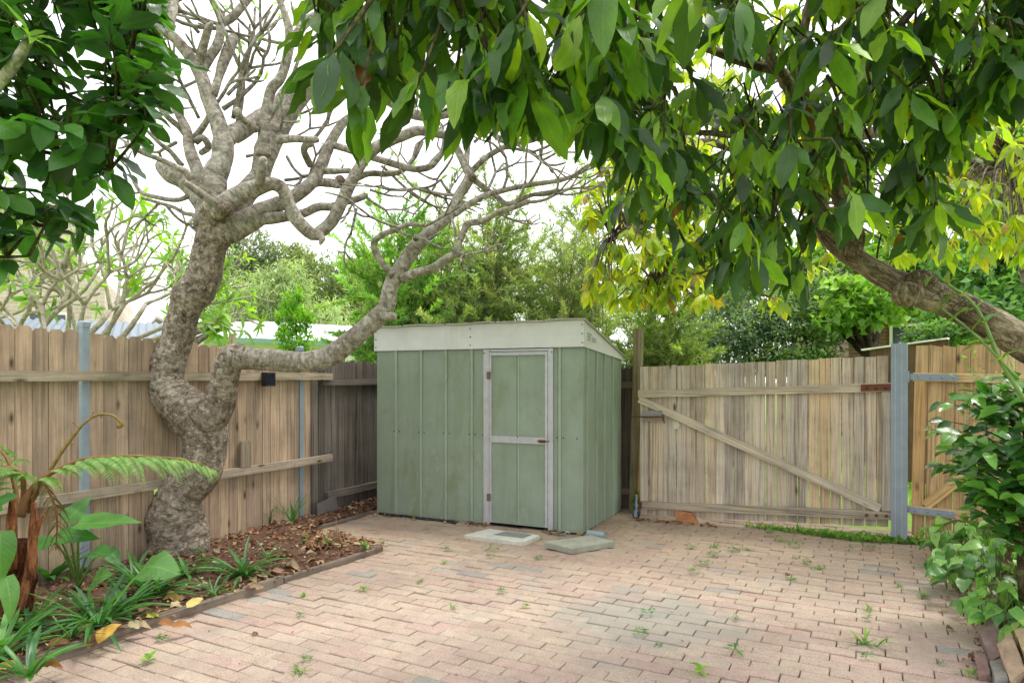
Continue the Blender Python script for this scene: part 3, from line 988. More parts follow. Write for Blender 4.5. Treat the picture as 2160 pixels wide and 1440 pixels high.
hp2 = crom(hp, 0.012); m.tube(hp2, [0.011 + 0.0035 * (i % 2) for i in range(len(hp2))], 7); m.build('strip', M_BLACK, o)

# ---------------------------------------------------------------- gates
G0 = np.array((1.288, 6.87)); G1 = np.array((3.288, 5.920))
GL = float(np.linalg.norm(G1 - G0)); ANG_G = math.atan2(G1[1]-G0[1], G1[0]-G0[0])
TILT = math.radians(2.1)
GP = [srgb(196, 183, 168), srgb(190, 174, 156), srgb(202, 188, 172), srgb(186, 174, 162), srgb(196, 178, 156)]
def bolt_head(mb, x, y, z, r=0.011):
    mb.sphere((x, y, z), r, 10, 5, sc3=(1, 0.6, 1))

def gate_left():
    o = empty('timber_gate', (G0[0], G0[1], 0.03), ANG_G, 'wide weathered timber gate beside the shed with diagonal brace falling to the right', 'gate')
    mb = MB(); r = random.Random(21)
    n = 24; pitch = (GL - 0.02) / n
    for i in range(n):
        x = i * pitch + 0.003
        gap = 0.0025 + (0.0035 * (i / n)) + (0.003 if r.random() < 0.3 else 0)
        zt = 1.485 + r.uniform(-0.006, 0.006)
        c = np.array(r.choice(GP)) * r.uniform(0.88, 1.08)
        if i in (17, 18): c = c * np.array((1.05, 0.93, 0.75))
        y0 = r.uniform(-0.003, 0.003)
        mb.prism_y([(x, 0.0 + r.uniform(-.004, .004)), (x + pitch - gap, 0.0), (x + pitch - gap, zt), (x, zt)], y0, y0 + 0.018, tuple(c))
    mb.build('palings', M_GATE_V, o)
    def rail(x0, x1, z, h=0.072, col=srgb(186, 172, 152), th=0.042, nm='rail'):
        m = MB(); nn = 26; V = []; Fq = []
        for i in range(nn):
            xx = x0 + (x1 - x0) * i / (nn - 1)
            e = 0.007 * mnoise.noise(Vector((xx * 4, z, 0))) + 0.004 * mnoise.noise(Vector((xx * 15, z, 0)))
            e2 = 0.005 * mnoise.noise(Vector((xx * 5, z, 9)))
            V += [(xx, -th, z - h/2 + e2), (xx, -0.0045, z - h/2), (xx, -0.0045, z + h/2 + e), (xx, -th, z + h/2 + e)]
        for i in range(nn-1):
            for k in range(4):
                k2 = (k+1) % 4
                Fq.append((i*4+k, i*4+k2, (i+1)*4+k2, (i+1)*4+k))
        Fq += [(3, 2, 1, 0), tuple((nn-1)*4+k for k in range(4))]
        m.add(V, Fq, col); return m.build(nm, M_GATE_H, o)
    rail(-0.01, GL + 0.0, 1.215)
    rail(0.0, GL + 0.01, 0.105, col=srgb(170, 158, 140))
    m = MB(); m.box(GL - 0.075, GL - 0.002, -0.040, -0.0045, 0.145, 1.175, srgb(170, 160, 148)); m.build('stile', M_GATE_V, o)
    # diagonal brace with its own axis so the grain follows it
    a = np.array((0.0, 1.165)); b = np.array((GL - 0.085, 0.16 + (GL - 0.085) * math.tan(TILT)))
    L = np.linalg.norm(b - a); th = math.atan2(b[1]-a[1], b[0]-a[0])
    m = MB(); nn = 26; V = []; Fq = []
    for i in range(nn):
        xx = L * i / (nn - 1); e = 0.006 * mnoise.noise(Vector((xx*4, 5, 0)))
        V += [(xx, -0.040, -0.036 + e), (xx, -0.005, -0.036), (xx, -0.005, 0.036 + e), (xx, -0.040, 0.036 + e)]
    for i in range(nn-1):
        for k in range(4):
            k2 = (k+1) % 4
            Fq.append((i*4+k, i*4+k2, (i+1)*4+k2, (i+1)*4+k))
    Fq += [(3, 2, 1, 0), tuple((nn-1)*4+k for k in range(4))]
    m.add(V, Fq, srgb(190, 178, 160)); br = m.build('brace', M_GATE_H, o)
    br.location = (a[0], 0, a[1]); br.rotation_euler = (0, -th, 0)
    # rust plate with bolts
    m = MB(); m.box(GL - 0.235, GL - 0.005, -0.050, -0.0435, 1.185, 1.245)
    pl = m.build('rusty_plate', M_RUST, o)
    for x in (GL - 0.19, GL - 0.115, GL - 0.04):
        m = MB(); bolt_head(m, x, -0.052, 1.215, 0.013); m.build('bolt', M_RUST, pl, smooth=True)
        m = MB(); bolt_head(m, x, -0.046, 0.105, 0.014); m.build('bolt', M_RUST, o, smooth=True)
    # latch block and sliding rod
    m = MB(); m.box(0.03, 0.235, -0.040, -0.0045, 0.985, 1.045, srgb(150, 148, 146)); lb = m.build('latch_block', M_GATE_H, o)
    m = MB(); m.box(0.03, 0.235, -0.034, -0.0045, 0.94, 0.982, srgb(150, 140, 126)); m.build('latch_block', M_GATE_H, o)
    m = MB(); m.cyl((-0.07, -0.052, 0.99), (0.255, -0.052, 0.985), 0.006, n=8); m.cyl((0.25, -0.052, 0.985), (0.256, -0.052, 0.92), 0.006, n=8)
    m.build('latch_rod', M_RUST, lb)
    m = MB(); m.box(0.005, 0.03, -0.054, -0.042, 0.07, 0.14); m.build('end_strap', M_RUST, o)
    for ch in list(o.children) + [g for c_ in o.children for g in c_.children]:
        if ch is br: continue
        for v in ch.data.vertices: v.co.z += v.co.x * math.tan(TILT)
    return o
gate_left()

o = empty('oval_tag', tuple(np.append(G0, 0.0) + np.array((math.cos(ANG_G), math.sin(ANG_G), 0)) * 0.365), ANG_G, 'pale oval disc fixed to the gate palings just below the brace', 'disc')
o.location.z = 0.945
m = MB()
V = [(0.032 * math.cos(a), -0.010, 0.042 * math.sin(a)) for a in np.arange(20) * math.pi / 10] + [(0.032 * math.cos(a), -0.004, 0.042 * math.sin(a)) for a in np.arange(20) * math.pi / 10]
m.add(V, [tuple(range(20))] + [(i, i + 20, (i + 1) % 20 + 20, (i + 1) % 20) for i in range(20)])
m.build('disc_body', plain_mat('bone_plastic', srgb(206, 200, 180), rough=0.6, var=0.12, vscale=40), o)

# caster under the gate
o = empty('caster_wheel', (G0[0] - 0.045, G0[1] - 0.045, 0), ANG_G, 'small black caster wheel on a metal stem at the sagging end of the gate', 'caster')
m = MB(); m.cyl((0, -0.018, 0.035), (0, 0.018, 0.035), 0.034, n=20); m.build('wheel', M_BLACK, o)
m = MB(); m.box(-0.018, 0.018, -0.026, -0.0205, 0.02, 0.085); m.box(-0.018, 0.018, 0.0205, 0.026, 0.02, 0.085); m.box(-0.018, 0.018, -0.020, 0.020, 0.079, 0.086)
m.build('fork', M_GALV, o)
m = MB(); m.cyl((0, 0, 0.0865), (0, 0, 0.24), 0.010, n=10); m.cyl((0, 0, 0.12), (0, 0, 0.15), 0.018, n=10); m.build('stem', M_GALV, o)

# timber post between shed and gate
o = empty('timber_post', (1.335, 7.20, 0), ANG_S, 'tall leaning grey green timber post between the shed and the gate', 'post')
m = MB()
V = []
for z, dx in ((-0.05, -0.05), (0.5, -0.035), (1.0, -0.02), (1.45, -0.008), (1.925, 0.0)):
    V += [(dx - 0.043, -0.043, z), (dx + 0.043, -0.043, z), (dx + 0.043, 0.043, z), (dx - 0.043, 0.043, z)]
Fq = [(16, 17, 18, 19)] + [(i*4+k, i*4+(k+1) % 4, (i+1)*4+(k+1) % 4, (i+1)*4+k) for i in range(4) for k in range(4)]
m.add(V, Fq, srgb(138, 128, 100)); m.build('post_body', wood_mat('mossy_post_wood', (50, 50, 1.5), moss=0.6), o)
m = MB(); m.prism_y([(0.0, 0.02), (0.075, 0.02), (0.085, 0.92), (0.045, 0.93)], -0.085, -0.046, srgb(196, 158, 104)); m.build('packing_board', M_GATE_V, o)

# steel gate post
o = empty('steel_gate_post', (3.345, 5.895, 0), ANG_S - 0.12, 'thick galvanised steel post between the two timber gates', 'post')
m = MB(); m.box(-0.060, 0.060, -0.06, 0.06, -0.05, 1.70, (1, 1, 1)); m.build('post_body', M_GALV, o)
for x in (-0.03, 0.02):
    m = MB(); m.box(x, x + 0.004, -0.0625, -0.0602, 0.02, 1.69, (0.8, 0.8, 0.8)); m.build('seam', M_ALU, o)

ANG_R = math.radians(-40)
def gate_right():
    org = (3.425, 5.852)
    o = empty('timber_gate', (org[0], org[1], 0.06), ANG_R, 'newer tan timber gate with steel strap hinges half behind the bush at right', 'gate', ry=math.radians(1.2))
    mb = MB(); r = random.Random(33)
    pitch = 0.0985
    for i in range(15):
        x = i * pitch
        gap = r.choice((0.002, 0.003, 0.007))
        zt = 1.625 + r.uniform(-0.006, 0.006)
        c = np.array(r.choice([srgb(202, 172, 130), srgb(194, 164, 124), srgb(206, 178, 140), srgb(188, 156, 116)])) * r.uniform(0.92, 1.06)
        mb.prism_y([(x, 0.0), (x + pitch - gap, 0.0), (x + pitch - gap, zt - r.choice((0, 0, 0.02))), (x, zt)], 0, 0.018, tuple(c))
    mb.build('palings', M_GATE_V, o)
    for z in (1.355, 0.225):
        m = MB(); m.box(-0.01, 1.5, -0.042, -0.003, z - 0.036, z + 0.036, srgb(208, 180, 138)); m.build('rail', M_GATE_H, o)
        m = MB(); m.box(-0.045, 0.31, -0.049, -0.0435, z - 0.026, z + 0.026); hg = m.build('hinge_strap', M_GALV, o)
        m = MB(); m.box(-0.085, -0.035, -0.058, -0.0495, z - 0.05, z + 0.05); m.cyl((-0.045, -0.062, z - 0.045), (-0.045, -0.062, z + 0.045), 0.011, n=10); m.build('hinge_plate', M_GALV, hg)
        for x in (0.03, 0.12, 0.20, 0.28):
            m = MB(); bolt_head(m, x, -0.05, z, 0.010); m.build('bolt', M_GALV, hg, smooth=True)
    m = MB(); m.box(0.0, 0.085, -0.040, -0.003, 0.263, 1.317, srgb(198, 160, 112)); m.build('stile', M_GATE_V, o)
    a = np.array((0.10, 0.27)); b = np.array((1.10, 1.30))
    L = np.linalg.norm(b-a); th = math.atan2(b[1]-a[1], b[0]-a[0])
    m = MB(); m.box(0.0, L, -0.038, -0.004, -0.04, 0.04, srgb(200, 166, 118)); br = m.build('brace', M_GATE_H, o)
    br.location = (a[0], 0, a[1]); br.rotation_euler = (0, -th, 0)
    return o
gate_right()

# offcut leaning at the gate foot
o = empty('sandstone_offcut', tuple(G(1450, 1102)), ANG_G, 'reddish brown wedge shaped brick offcut at the foot of the gate', 'brick')
m = MB(); m.prism_y([(-0.11, 0.0), (0.11, 0.0), (0.045, 0.10), (-0.105, 0.115)], -0.03, 0.03, srgb(176, 120, 84)); m.build('brick_body', M_STONE, o)

# ---------------------------------------------------------------- the big pruned frangipani
M_BARK_F = bark_mat('frangipani_trunk_bark', srgb(94, 83, 73), srgb(152, 140, 126), srgb(196, 186, 172), scale=20, crack=0.7, moss=0.4, furrow=(1, 1, 1.25), ring=0.4, bk=0.7)
M_BARK_L = bark_mat('frangipani_limb_bark', srgb(106, 99, 90), srgb(156, 149, 138), srgb(194, 187, 176), scale=20, crack=0.25, moss=0.4, furrow=(1, 1, 1.3), ring=0.4, bk=0.45)
M_TWIG = bark_mat('frangipani_twig_bark', srgb(114, 108, 98), srgb(158, 152, 142), srgb(192, 186, 176), scale=30, crack=0.2, ring=0.4)
M_LEAF_F = leaf_mat('frangipani_leaf', trans=0.45, rough=0.45, tcol=(1.9, 2.1, 0.6), vein=0.3)
FLEAF = [(0.16, 0.30, 0.035), (0.20, 0.34, 0.05), (0.12, 0.26, 0.04)]

def limb_pts(seq, Y0, Y1, step=0.03):
    """seq of (px, py, width px); the depth runs from Y0 to Y1; gives points and radii"""
    a = np.array(seq, float)
    s = np.concatenate([[0], np.cumsum(np.linalg.norm(np.diff(a[:, :2], axis=0), axis=1))]); s /= s[-1]
    Y = Y0 + (Y1 - Y0) * s
    w = np.array([np.append(P(x, y, d), wd * d / F / 2) for (x, y, wd), d in zip(a, Y)])
    w = crom(w, step)
    return w[:, :3], np.maximum(w[:, 3], 0.003)

def knob_noise(r, k, seed):
    return np.array([x * (1 + k * mnoise.noise(Vector((i * 0.22, seed, 0)))) for i, x in enumerate(r)])

class Grower:
    """blunt forking twigs as on a frangipani"""
    def __init__(s, seed): s.r = random.Random(seed); s.tips = []; s.mb = MB()
    def grow(s, p, d, L, rad, lev, up=0.25, fork=0.62):
        r = s.r
        n = 5
        pts = [np.array(p)]; d = unit(d)
        bend = np.array((r.gauss(0, 1), r.gauss(0, 1), r.gauss(0, 0.6))) * 0.13
        for i in range(n):
            d = unit(d + bend * 0.5 + np.array((0, 0, up)) * 0.28 + np.array((r.gauss(0, 1), r.gauss(0, 1), r.gauss(0, 1))) * 0.07)
            pts.append(pts[-1] + d * L / n)
        rad = rad * 1.0
        rr = [1.15 * rad * (1 - 0.12 * i / n) * (1 + 0.08 * r.gauss(0, 1)) for i in range(n + 1)]
        if lev == 0: rr[-1] *= 0.7
        s.mb.tube(pts, rr, 7 if rad > 0.008 else 5)
        if lev == 0:
            s.tips.append((pts[-1], d)); return
        k = 2 if r.random() < 0.7 else 3
        a = unit(np.cross(d, (r.gauss(0, 1), r.gauss(0, 1), r.gauss(0, 1))))
        b = np.cross(d, a)
        ph0 = r.uniform(0, 6.28)
        for i in range(k):
            ph = ph0 + i * 6.283 / k + r.uniform(-.4, .4)
            dd = unit(d + fork * (math.cos(ph) * a + math.sin(ph) * b) * r.uniform(0.8, 1.4))
            if r.random() < 0.12: s.tips.append((pts[-1], d)); continue
            s.grow(pts[-1] - d * rad * 0.4, dd, L * r.uniform(0.62, 1.0), rad * r.uniform(0.72, 0.88), lev - 1, up, fork)

def tip_leaves(tips, r, n, L0, L1, spread=0.9, up=0.55):
    pos, d, nr, ln = [], [], [], []
    for p, t in tips:
        k = n if isinstance(n, int) else r.randint(*n)
        a = unit(np.cross(t, (r.gauss(0, 1), r.gauss(0, 1), r.gauss(0, 1)))); b = np.cross(t, a)
        for i in range(k):
            ph = i * 2.4 + r.uniform(-.3, .3)
            rad_ = math.cos(ph) * a + math.sin(ph) * b
            dd = unit(t * up + rad_ * spread * r.uniform(0.7, 1.2) + np.array((0, 0, 0.1)))
            pos.append(p); d.append(dd); nr.append(unit(t + 0.3 * np.array((0, 0, 1)))); ln.append(r.uniform(L0, L1))
    return np.array(pos), np.array(d), np.array(nr), np.array(ln)

def frangipani():
    base = P(378, 1165, 5.32)
    o = empty('frangipani_tree', (base[0], base[1], 0.03), 0, 'old pruned tree with thick gnarled leaning trunk and mostly bare grey forked branches', 'tree')
    # trunk
    tr = [(374, 1205, 132), (376, 1165, 122), (374, 1120, 118), (370, 1080, 116), (385, 1040, 92), (410, 1012, 86), (424, 982, 92), (431, 940, 90), (428, 900, 96), (398, 868, 96),
          (366, 838, 92), (352, 800, 78), (357, 760, 70), (372, 715, 65), (386, 668, 66), (398, 630, 72), (424, 596, 72), (436, 560, 67), (443, 525, 68), (452, 492, 77), (458, 468, 74)]
    p, r = limb_pts(tr, 5.34, 5.30, 0.018)
    mb = MB(); mb.tube(p, knob_noise(r, 0.07, 1) * 0.97, 48, amp=0.12, freq=4.2)
    # burls, swollen collar and root flare
    for px, py, Y, rr in ((345, 1095, 5.31, .11), (352, 752, 5.25, 0.085), (440, 880, 5.26, .12), (466, 438, 5.16, .085), (450, 455, 5.25, .12)):
        mb.sphere(P(px, py, Y), rr, 22, 14, sc3=(1, 0.9, 1.1), amp=0.16, freq=9)
    mb.build('trunk', M_BARK_F, o, True, True)
    limbs = []
    def limb(seq, Y0, Y1, name='limb', mat=M_BARK_L, amp=0.05, n=16, k=0.06, step=0.025):
        p, r = limb_pts(seq, Y0, Y1, step)
        m = MB(); m.tube(p, knob_noise(r, k, len(limbs) + 3), n, amp=amp, freq=9)
        m.sphere(p[-1], r[-1] * 0.98, 10, 6)
        limbs.append((p, r))
        return m.build(name, mat, o, True, True)
    # second stem: up, elbow, long bough to the right over the fence
    limb([(432, 885, 84), (461, 857, 66), (472, 809, 58), (482, 770, 55), (490, 752, 54), (510, 752, 50)], 5.3, 5.2, 'limb', M_BARK_F, 0.11, 30)
    bough = limb([(486, 753, 54), (515, 754, 50), (545, 758, 46), (590, 761, 46), (640, 763, 44), (680, 757, 44), (712, 740, 44), (757, 704, 40), (795, 670, 40), (815, 647, 36),
          (822, 612, 33), (833, 586, 33), (852, 555, 31), (883, 513, 29), (920, 479, 27), (952, 449, 24), (965, 418, 22), (990, 374, 22), (981, 350, 18), (968, 322, 16), (955, 298, 17)],
         5.2, 5.5, amp=0.05, n=20)
    limb([(795, 664, 22), (812, 668, 20), (829, 667, 18)], 5.30, 5.26)
    # left main limb
    limb([(440, 480, 62), (447, 420, 56), (452, 375, 52), (468, 337, 46), (470, 300, 42), (467, 285, 36), (457, 250, 34), (441, 212, 31), (426, 165, 28), (415, 140, 28)], 5.3, 5.45)
    limb([(418, 146, 26), (400, 120, 24), (370, 82, 22), (347, 67, 20), (325, 55, 18), (290, 40, 16), (258, 4, 14), (240, -40, 12)], 5.45, 5.2)
    limb([(352, 72, 18), (360, 45, 19), (365, 10, 20), (368, -40, 18)], 5.35, 5.6)
    limb([(416, 142, 16), (424, 120, 16), (432, 87, 16), (441, 56, 15), (446, 50, 9)], 5.43, 5.3)
    limb([(426, 150, 20), (441, 122, 21), (457, 98, 20), (465, 70, 18), (468, 50, 18), (490, 37, 17), (522, 0, 16), (548, -35, 14)], 5.46, 5.65)
    limb([(467, 50, 13), (461, 30, 13), (452, 10, 13), (440, -12, 12)], 5.52, 5.4)
    limb([(450, 200, 18), (461, 165, 17), (470, 135, 22), (482, 105, 24), (492, 82, 22)], 5.42, 5.6)
    # right rising limb behind
    limb([(466, 305, 36), (487, 284, 38), (517, 270, 36), (552, 245, 32), (580, 225, 26), (605, 190, 22)], 5.42, 5.9)
    limb([(478, 470, 60), (505, 425, 50), (530, 395, 44), (548, 372, 42), (556, 340, 44), (563, 315, 50), (582, 282, 44), (600, 252, 42), (622, 218, 40), (652, 183, 36), (690, 160, 30), (740, 168, 26), (800, 200, 24), (880, 243, 22), (950, 237, 20), (986, 217, 18), (1008, 236, 15), (1035, 251, 14), (1075, 240, 12)], 5.4, 6.1)
    limb([(556, 330, 30), (557, 290, 26), (561, 240, 22), (572, 190, 22), (592, 165, 20), (606, 120, 20), (611, 75, 19), (600, 28, 14), (584, -10, 12)], 5.35, 5.3)
    limb([(606, 105, 16), (622, 78, 18), (650, 43, 20), (678, 30, 18), (725, 0, 15)], 5.32, 5.6)
    limb([(543, 275, 14), (525, 262, 15), (508, 248, 14), (500, 235, 18)], 5.3, 5.15)
    limb([(585, 295, 18), (612, 293, 16), (640, 294, 15), (668, 295, 13)], 5.3, 5.2)
    # front looping limb
    limb([(470, 440, 44), (487, 422, 42), (515, 407, 40), (547, 394, 34), (575, 388, 28), (597, 400, 28), (609, 430, 28), (627, 464, 28), (650, 488, 28), (668, 494, 27), (697, 470, 26), (715, 438, 26), (738, 390, 25),
          (760, 350, 23), (782, 320, 25), (815, 300, 24), (852, 286, 22), (880, 276, 22), (910, 279, 20), (940, 286, 18), (956, 298, 16)], 5.12, 5.45, n=18)
    limb([(548, 392, 18), (550, 372, 20), (553, 352, 19), (555, 338, 18)], 5.08, 5.0)
    limb([(462, 436, 20), (440, 420, 18), (415, 402, 16), (388, 383, 13)], 5.12, 4.95)
    limb([(672, 494, 20), (680, 504, 14), (676, 514, 7)], 5.16, 5.12)
    # low right limb that divides
    limb([(470, 490, 58), (495, 480, 56), (527, 464, 50), (555, 447, 44), (580, 434, 34), (610, 420, 30), (635, 405, 28), (660, 382, 26), (675, 355, 26), (690, 318, 24), (697, 302, 22), (714, 272, 19), (727, 256, 18), (745, 240, 14), (748, 215, 12)], 5.3, 5.7)
    limb([(548, 462, 26), (575, 460, 25), (602, 457, 22), (640, 450, 19), (670, 437, 18), (700, 436, 17), (722, 428, 14), (752, 420, 15), (770, 413, 13)], 5.35, 5.5)
    limb([(640, 402, 22), (665, 385, 20), (697, 386, 19), (725, 388, 17), (775, 367, 13), (815, 367, 13), (847, 361, 11), (872, 335, 10), (890, 300, 9)], 5.5, 5.8)
    limb([(682, 358, 13), (705, 361, 12), (737, 360, 12)], 5.55, 5.5)
    limb([(702, 306, 15), (740, 317, 15), (772, 328, 15), (815, 341, 15), (852, 352, 15), (880, 357, 14), (908, 351, 14), (924, 335, 12), (938, 315, 11), (948, 298, 10)], 5.6, 5.6)
    limb([(655, 350, 14), (648, 335, 15), (641, 318, 14), (646, 306, 16), (658, 304, 12)], 5.6, 5.4)
    # branches of the long bough
    limb([(848, 588, 22), (866, 580, 20), (890, 572, 19), (914, 565, 18), (937, 549, 17), (960, 536, 16), (976, 538, 12)], 5.33, 5.2)
    limb([(960, 536, 16), (970, 508, 14), (979, 485, 14), (987, 472, 14), (1021, 465, 13), (1049, 448, 12), (1077, 440, 11), (1114, 426, 10)], 5.2, 5.3)
    limb([(828, 580, 18), (803, 550, 15), (788, 516, 13), (805, 496, 13), (833, 485, 11), (861, 473, 10), (897, 476, 8)], 5.3, 5.2)
    limb([(958, 452, 15), (990, 430, 14), (1025, 412, 13), (1060, 402, 12), (1115, 390, 11), (1160, 384, 10), (1200, 375, 9)], 5.42, 5.6)
    limb([(995, 362, 13), (1022, 335, 12), (1060, 312, 12), (1115, 291, 11), (1160, 268, 10), (1200, 250, 9)], 5.5, 5.7)
    limb([(950, 277, 15), (975, 265, 14), (1000, 257, 13), (1022, 262, 13), (1052, 292, 13), (1085, 300, 12), (1120, 296, 12), (1165, 280, 10)], 5.5, 5.5)
    limb([(995, 375, 14), (1020, 395, 12), (1045, 412, 11), (1065, 429, 11), (1087, 427, 10), (1120, 412, 9), (1180, 402, 8)], 5.46, 5.6)
    limb([(984, 350, 12), (986, 315, 12), (991, 275, 11), (988, 240, 10)], 5.5, 5.8)
    # left side
    limb([(450, 470, 50), (432, 425, 52), (410, 395, 50), (385, 378, 40), (362, 368, 38), (345, 352, 34)], 5.35, 5.55)
    limb([(428, 385, 26), (418, 362, 28), (405, 330, 26), (398, 305, 22), (394, 275, 19), (376, 238, 17), (361, 195, 15), (357, 150, 12), (345, 115, 10)], 5.4, 5.7)
    limb([(398, 305, 14), (415, 285, 14), (432, 262, 13), (448, 232, 10)], 5.6, 5.5)
    limb([(392, 285, 13), (378, 268, 12), (357, 250, 12), (338, 228, 10), (329, 198, 9)], 5.6, 5.4)
    limb([(405, 380, 18), (392, 362, 15), (365, 349, 12), (340, 337, 11), (297, 321, 9), (266, 304, 8)], 5.2, 5.0)
    limb([(384, 350, 13), (372, 335, 11), (358, 318, 10), (340, 305, 9), (322, 288, 8)], 5.3, 5.1)
    limb([(412, 300, 15), (428, 290, 14), (440, 310, 14), (425, 322, 12)], 5.5, 5.6)
    limb([(396, 414, 11), (380, 421, 10), (355, 421, 10), (322, 414, 9), (297, 405, 8), (282, 383, 7)], 5.2, 5.3)
    limb([(416, 475, 11), (410, 455, 10), (390, 450, 8), (365, 437, 8), (335, 428, 7), (300, 418, 6)], 5.2, 5.35)
    # twigs
    g = Grower(17)
    sp = random.Random(4)
    def seed(px, py, Y, dx, dz, L, rad, lev, up=0.2, dy=None):
        g.grow(P(px, py, Y), (dx, sp.uniform(-.5, .5) if dy is None else dy, dz), L * 1.12, rad, min(lev, 2), up)
        g.mb.build('twig', M_TWIG, o, True, True); g.mb = MB()
    for s_ in [(360, 40, 5.6, -.2, 1, .3, .016, 2), (345, 118, 5.7, -.4, 1, .26, .015, 2), (329, 198, 5.4, -.3, .9, .2, .013, 2), (448, 232, 5.5, .6, .8, .22, .014, 2),
               (492, 250, 5.6, .5, .9, .34, .018, 3), (500, 262, 5.8, .3, 1, .36, .017, 3), (470, 230, 5.7, .6, .7, .32, .017, 3), (600, 190, 5.9, .3, .9, .3, .015, 3),
               (480, 200, 5.8, .5, .8, .3, .015, 2), (560, 110, 5.9, -.5, .2, .26, .014, 3), (600, 92, 5.7, -.9, .2, .24, .013, 3),
               (470, 55, 5.7, -.9, .35, .3, .015, 2), (460, 60, 5.7, -.6, -.2, .3, .015, 2), (420, 70, 5.8, -.5, .5, .26, .014, 3), (430, 120, 5.9, -.9, .4, .3, .014, 2),
               (300, 45, 5.3, -.5, .8, .24, .013, 2), (375, 240, 5.8, -.7, .3, .24, .013, 2), (361, 195, 5.8, .7, .6, .22, .013, 2), (300, 320, 5.1, -.8, .5, .16, .010, 1), (322, 288, 5.1, -.6, .6, .16, .010, 2),
               (300, 406, 5.3, -.7, -.2, .16, .009, 2), (335, 428, 5.3, -.6, -.5, .2, .010, 1), (350, 432, 5.3, .5, -.9, .2, .010, 1), (282, 383, 5.3, -.5, .6, .14, .009, 2), (372, 300, 5.7, -.9, -.2, .24, .013, 2),
               (748, 215, 5.7, .1, 1, .2, .013, 2), (655, 300, 5.8, .7, .8, .22, .014, 3), (690, 260, 6.0, .2, .9, .24, .015, 3), (730, 250, 6.0, .7, .6, .24, .014, 3), (770, 240, 6.1, .3, 1, .24, .014, 2),
               (770, 413, 5.5, .6, -.7, .2, .010, 2), (745, 420, 5.5, .1, -1, .16, .009, 1), (780, 400, 5.5, .8, -.4, .16, .009, 2), (860, 355, 5.7, .4, .8, .22, .012, 2), (805, 350, 5.7, .6, -.5, .26, .011, 2),
               (830, 400, 5.6, .9, -.1, .24, .011, 2), (890, 400, 5.5, .8, -.3, .22, .010, 2), (960, 412, 5.45, -.95, -.05, .3, .011, 3), (905, 348, 5.6, .5, .8, .2, .011, 2), (930, 380, 5.6, .3, -.9, .2, .010, 1),
               (897, 476, 5.2, .8, .3, .16, .010, 1), (845, 490, 5.2, .8, -.3, .18, .009, 1), (976, 538, 5.2, .9, .1, .14, .009, 2), (1114, 426, 5.3, .9, .1, .2, .011, 3), (1077, 440, 5.3, .8, .5, .2, .011, 2),
               (1200, 375, 5.6, .8, .5, .15, .010, 2), (1160, 384, 5.6, .9, .1, .2, .010, 3), (1115, 390, 5.6, .7, .7, .22, .011, 3), (1060, 402, 5.5, .5, .8, .24, .011, 3), (1025, 412, 5.5, .4, .9, .22, .011, 2),
               (1180, 402, 5.6, .9, .2, .16, .009, 3), (1120, 412, 5.6, .9, -.1, .2, .010, 2), (1200, 250, 5.7, .8, .3, .16, .010, 2), (1160, 268, 5.7, .6, .8, .2, .011, 3), (1115, 291, 5.6, .9, -.1, .22, .011, 3),
               (1060, 312, 5.6, .8, -.2, .24, .012, 3), (1165, 280, 5.5, .9, -.2, .2, .011, 2), (1085, 300, 5.5, .6, -.6, .2, .010, 2), (988, 240, 5.8, .1, 1, .24, .013, 3), (1075, 240, 6.1, .8, .4, .2, .012, 3),
               (1035, 251, 6.1, .2, .9, .2, .012, 2), (986, 217, 6.1, .3, 1, .2, .013, 3), (935, 235, 6.1, .0, 1, .22, .013, 2), (870, 240, 6.1, .3, .9, .22, .013, 2), (1049, 448, 5.3, .8, -.5, .16, .009, 2),
               (950, 455, 5.4, .4, -.6, .2, .010, 2), (840, 480, 5.2, -.8, .1, .2, .010, 2), (752, 440, 5.5, -.2, -.9, .2, .010, 2), (955, 330, 5.6, -.4, -.6, .22, .010, 2), (1000, 300, 5.9, .5, .6, .25, .012, 3),
               (500, 300, 5.8, .8, .3, .3, .014, 3), (520, 330, 5.8, .7, -.1, .3, .013, 2), (605, 330, 5.7, .5, -.7, .25, .012, 2), (600, 380, 5.7, .9, .1, .2, .012, 2), 
               (420, 250, 5.9, -.4, .9, .28, .014, 2)]:
        seed(*s_)
    tips = [t for t in g.tips if sp.random() < 0.42]
    pos, d, nr, ln = tip_leaves(tips, sp, (1, 3), 0.05, 0.11, 0.8, 0.7)
    make_leaves('leaves', 'lance', pos, d, nr, ln, ln * 0.28, pick(FLEAF, len(pos)), M_LEAF_F, o, 4, 0.3, 0.2, 0.04)
    # pruning scars
    for i, (px, py, Y, r_) in enumerate(((470, 440, 5.02, 0.05), (716, 378, 5.28, 0.035), (996, 372, 5.4, 0.03), (862, 440, 5.3, 0.0), (876, 502, 5.29, 0.02))):
        if r_ == 0: continue
        m = MB(); c = P(px, py, Y)
        for k, rr in enumerate((1.0, 0.62)):
            m.tube([c + np.array((0, 0.03, 0)), c + np.array((0, 0.004 - 0.004*k, 0))], [r_*rr*1.06, r_*rr], 18, col=srgb(150, 122, 104) if k else srgb(120, 104, 92), amp=0.06)
        m.build('pruning_scar', bark_mat('scar_wood', srgb(72, 60, 52), srgb(132, 116, 102), srgb(164, 148, 132), scale=50, crack=0.3) if i == 0 else bpy.data.materials['scar_wood'], o, True, True)
    return o
frangipani()

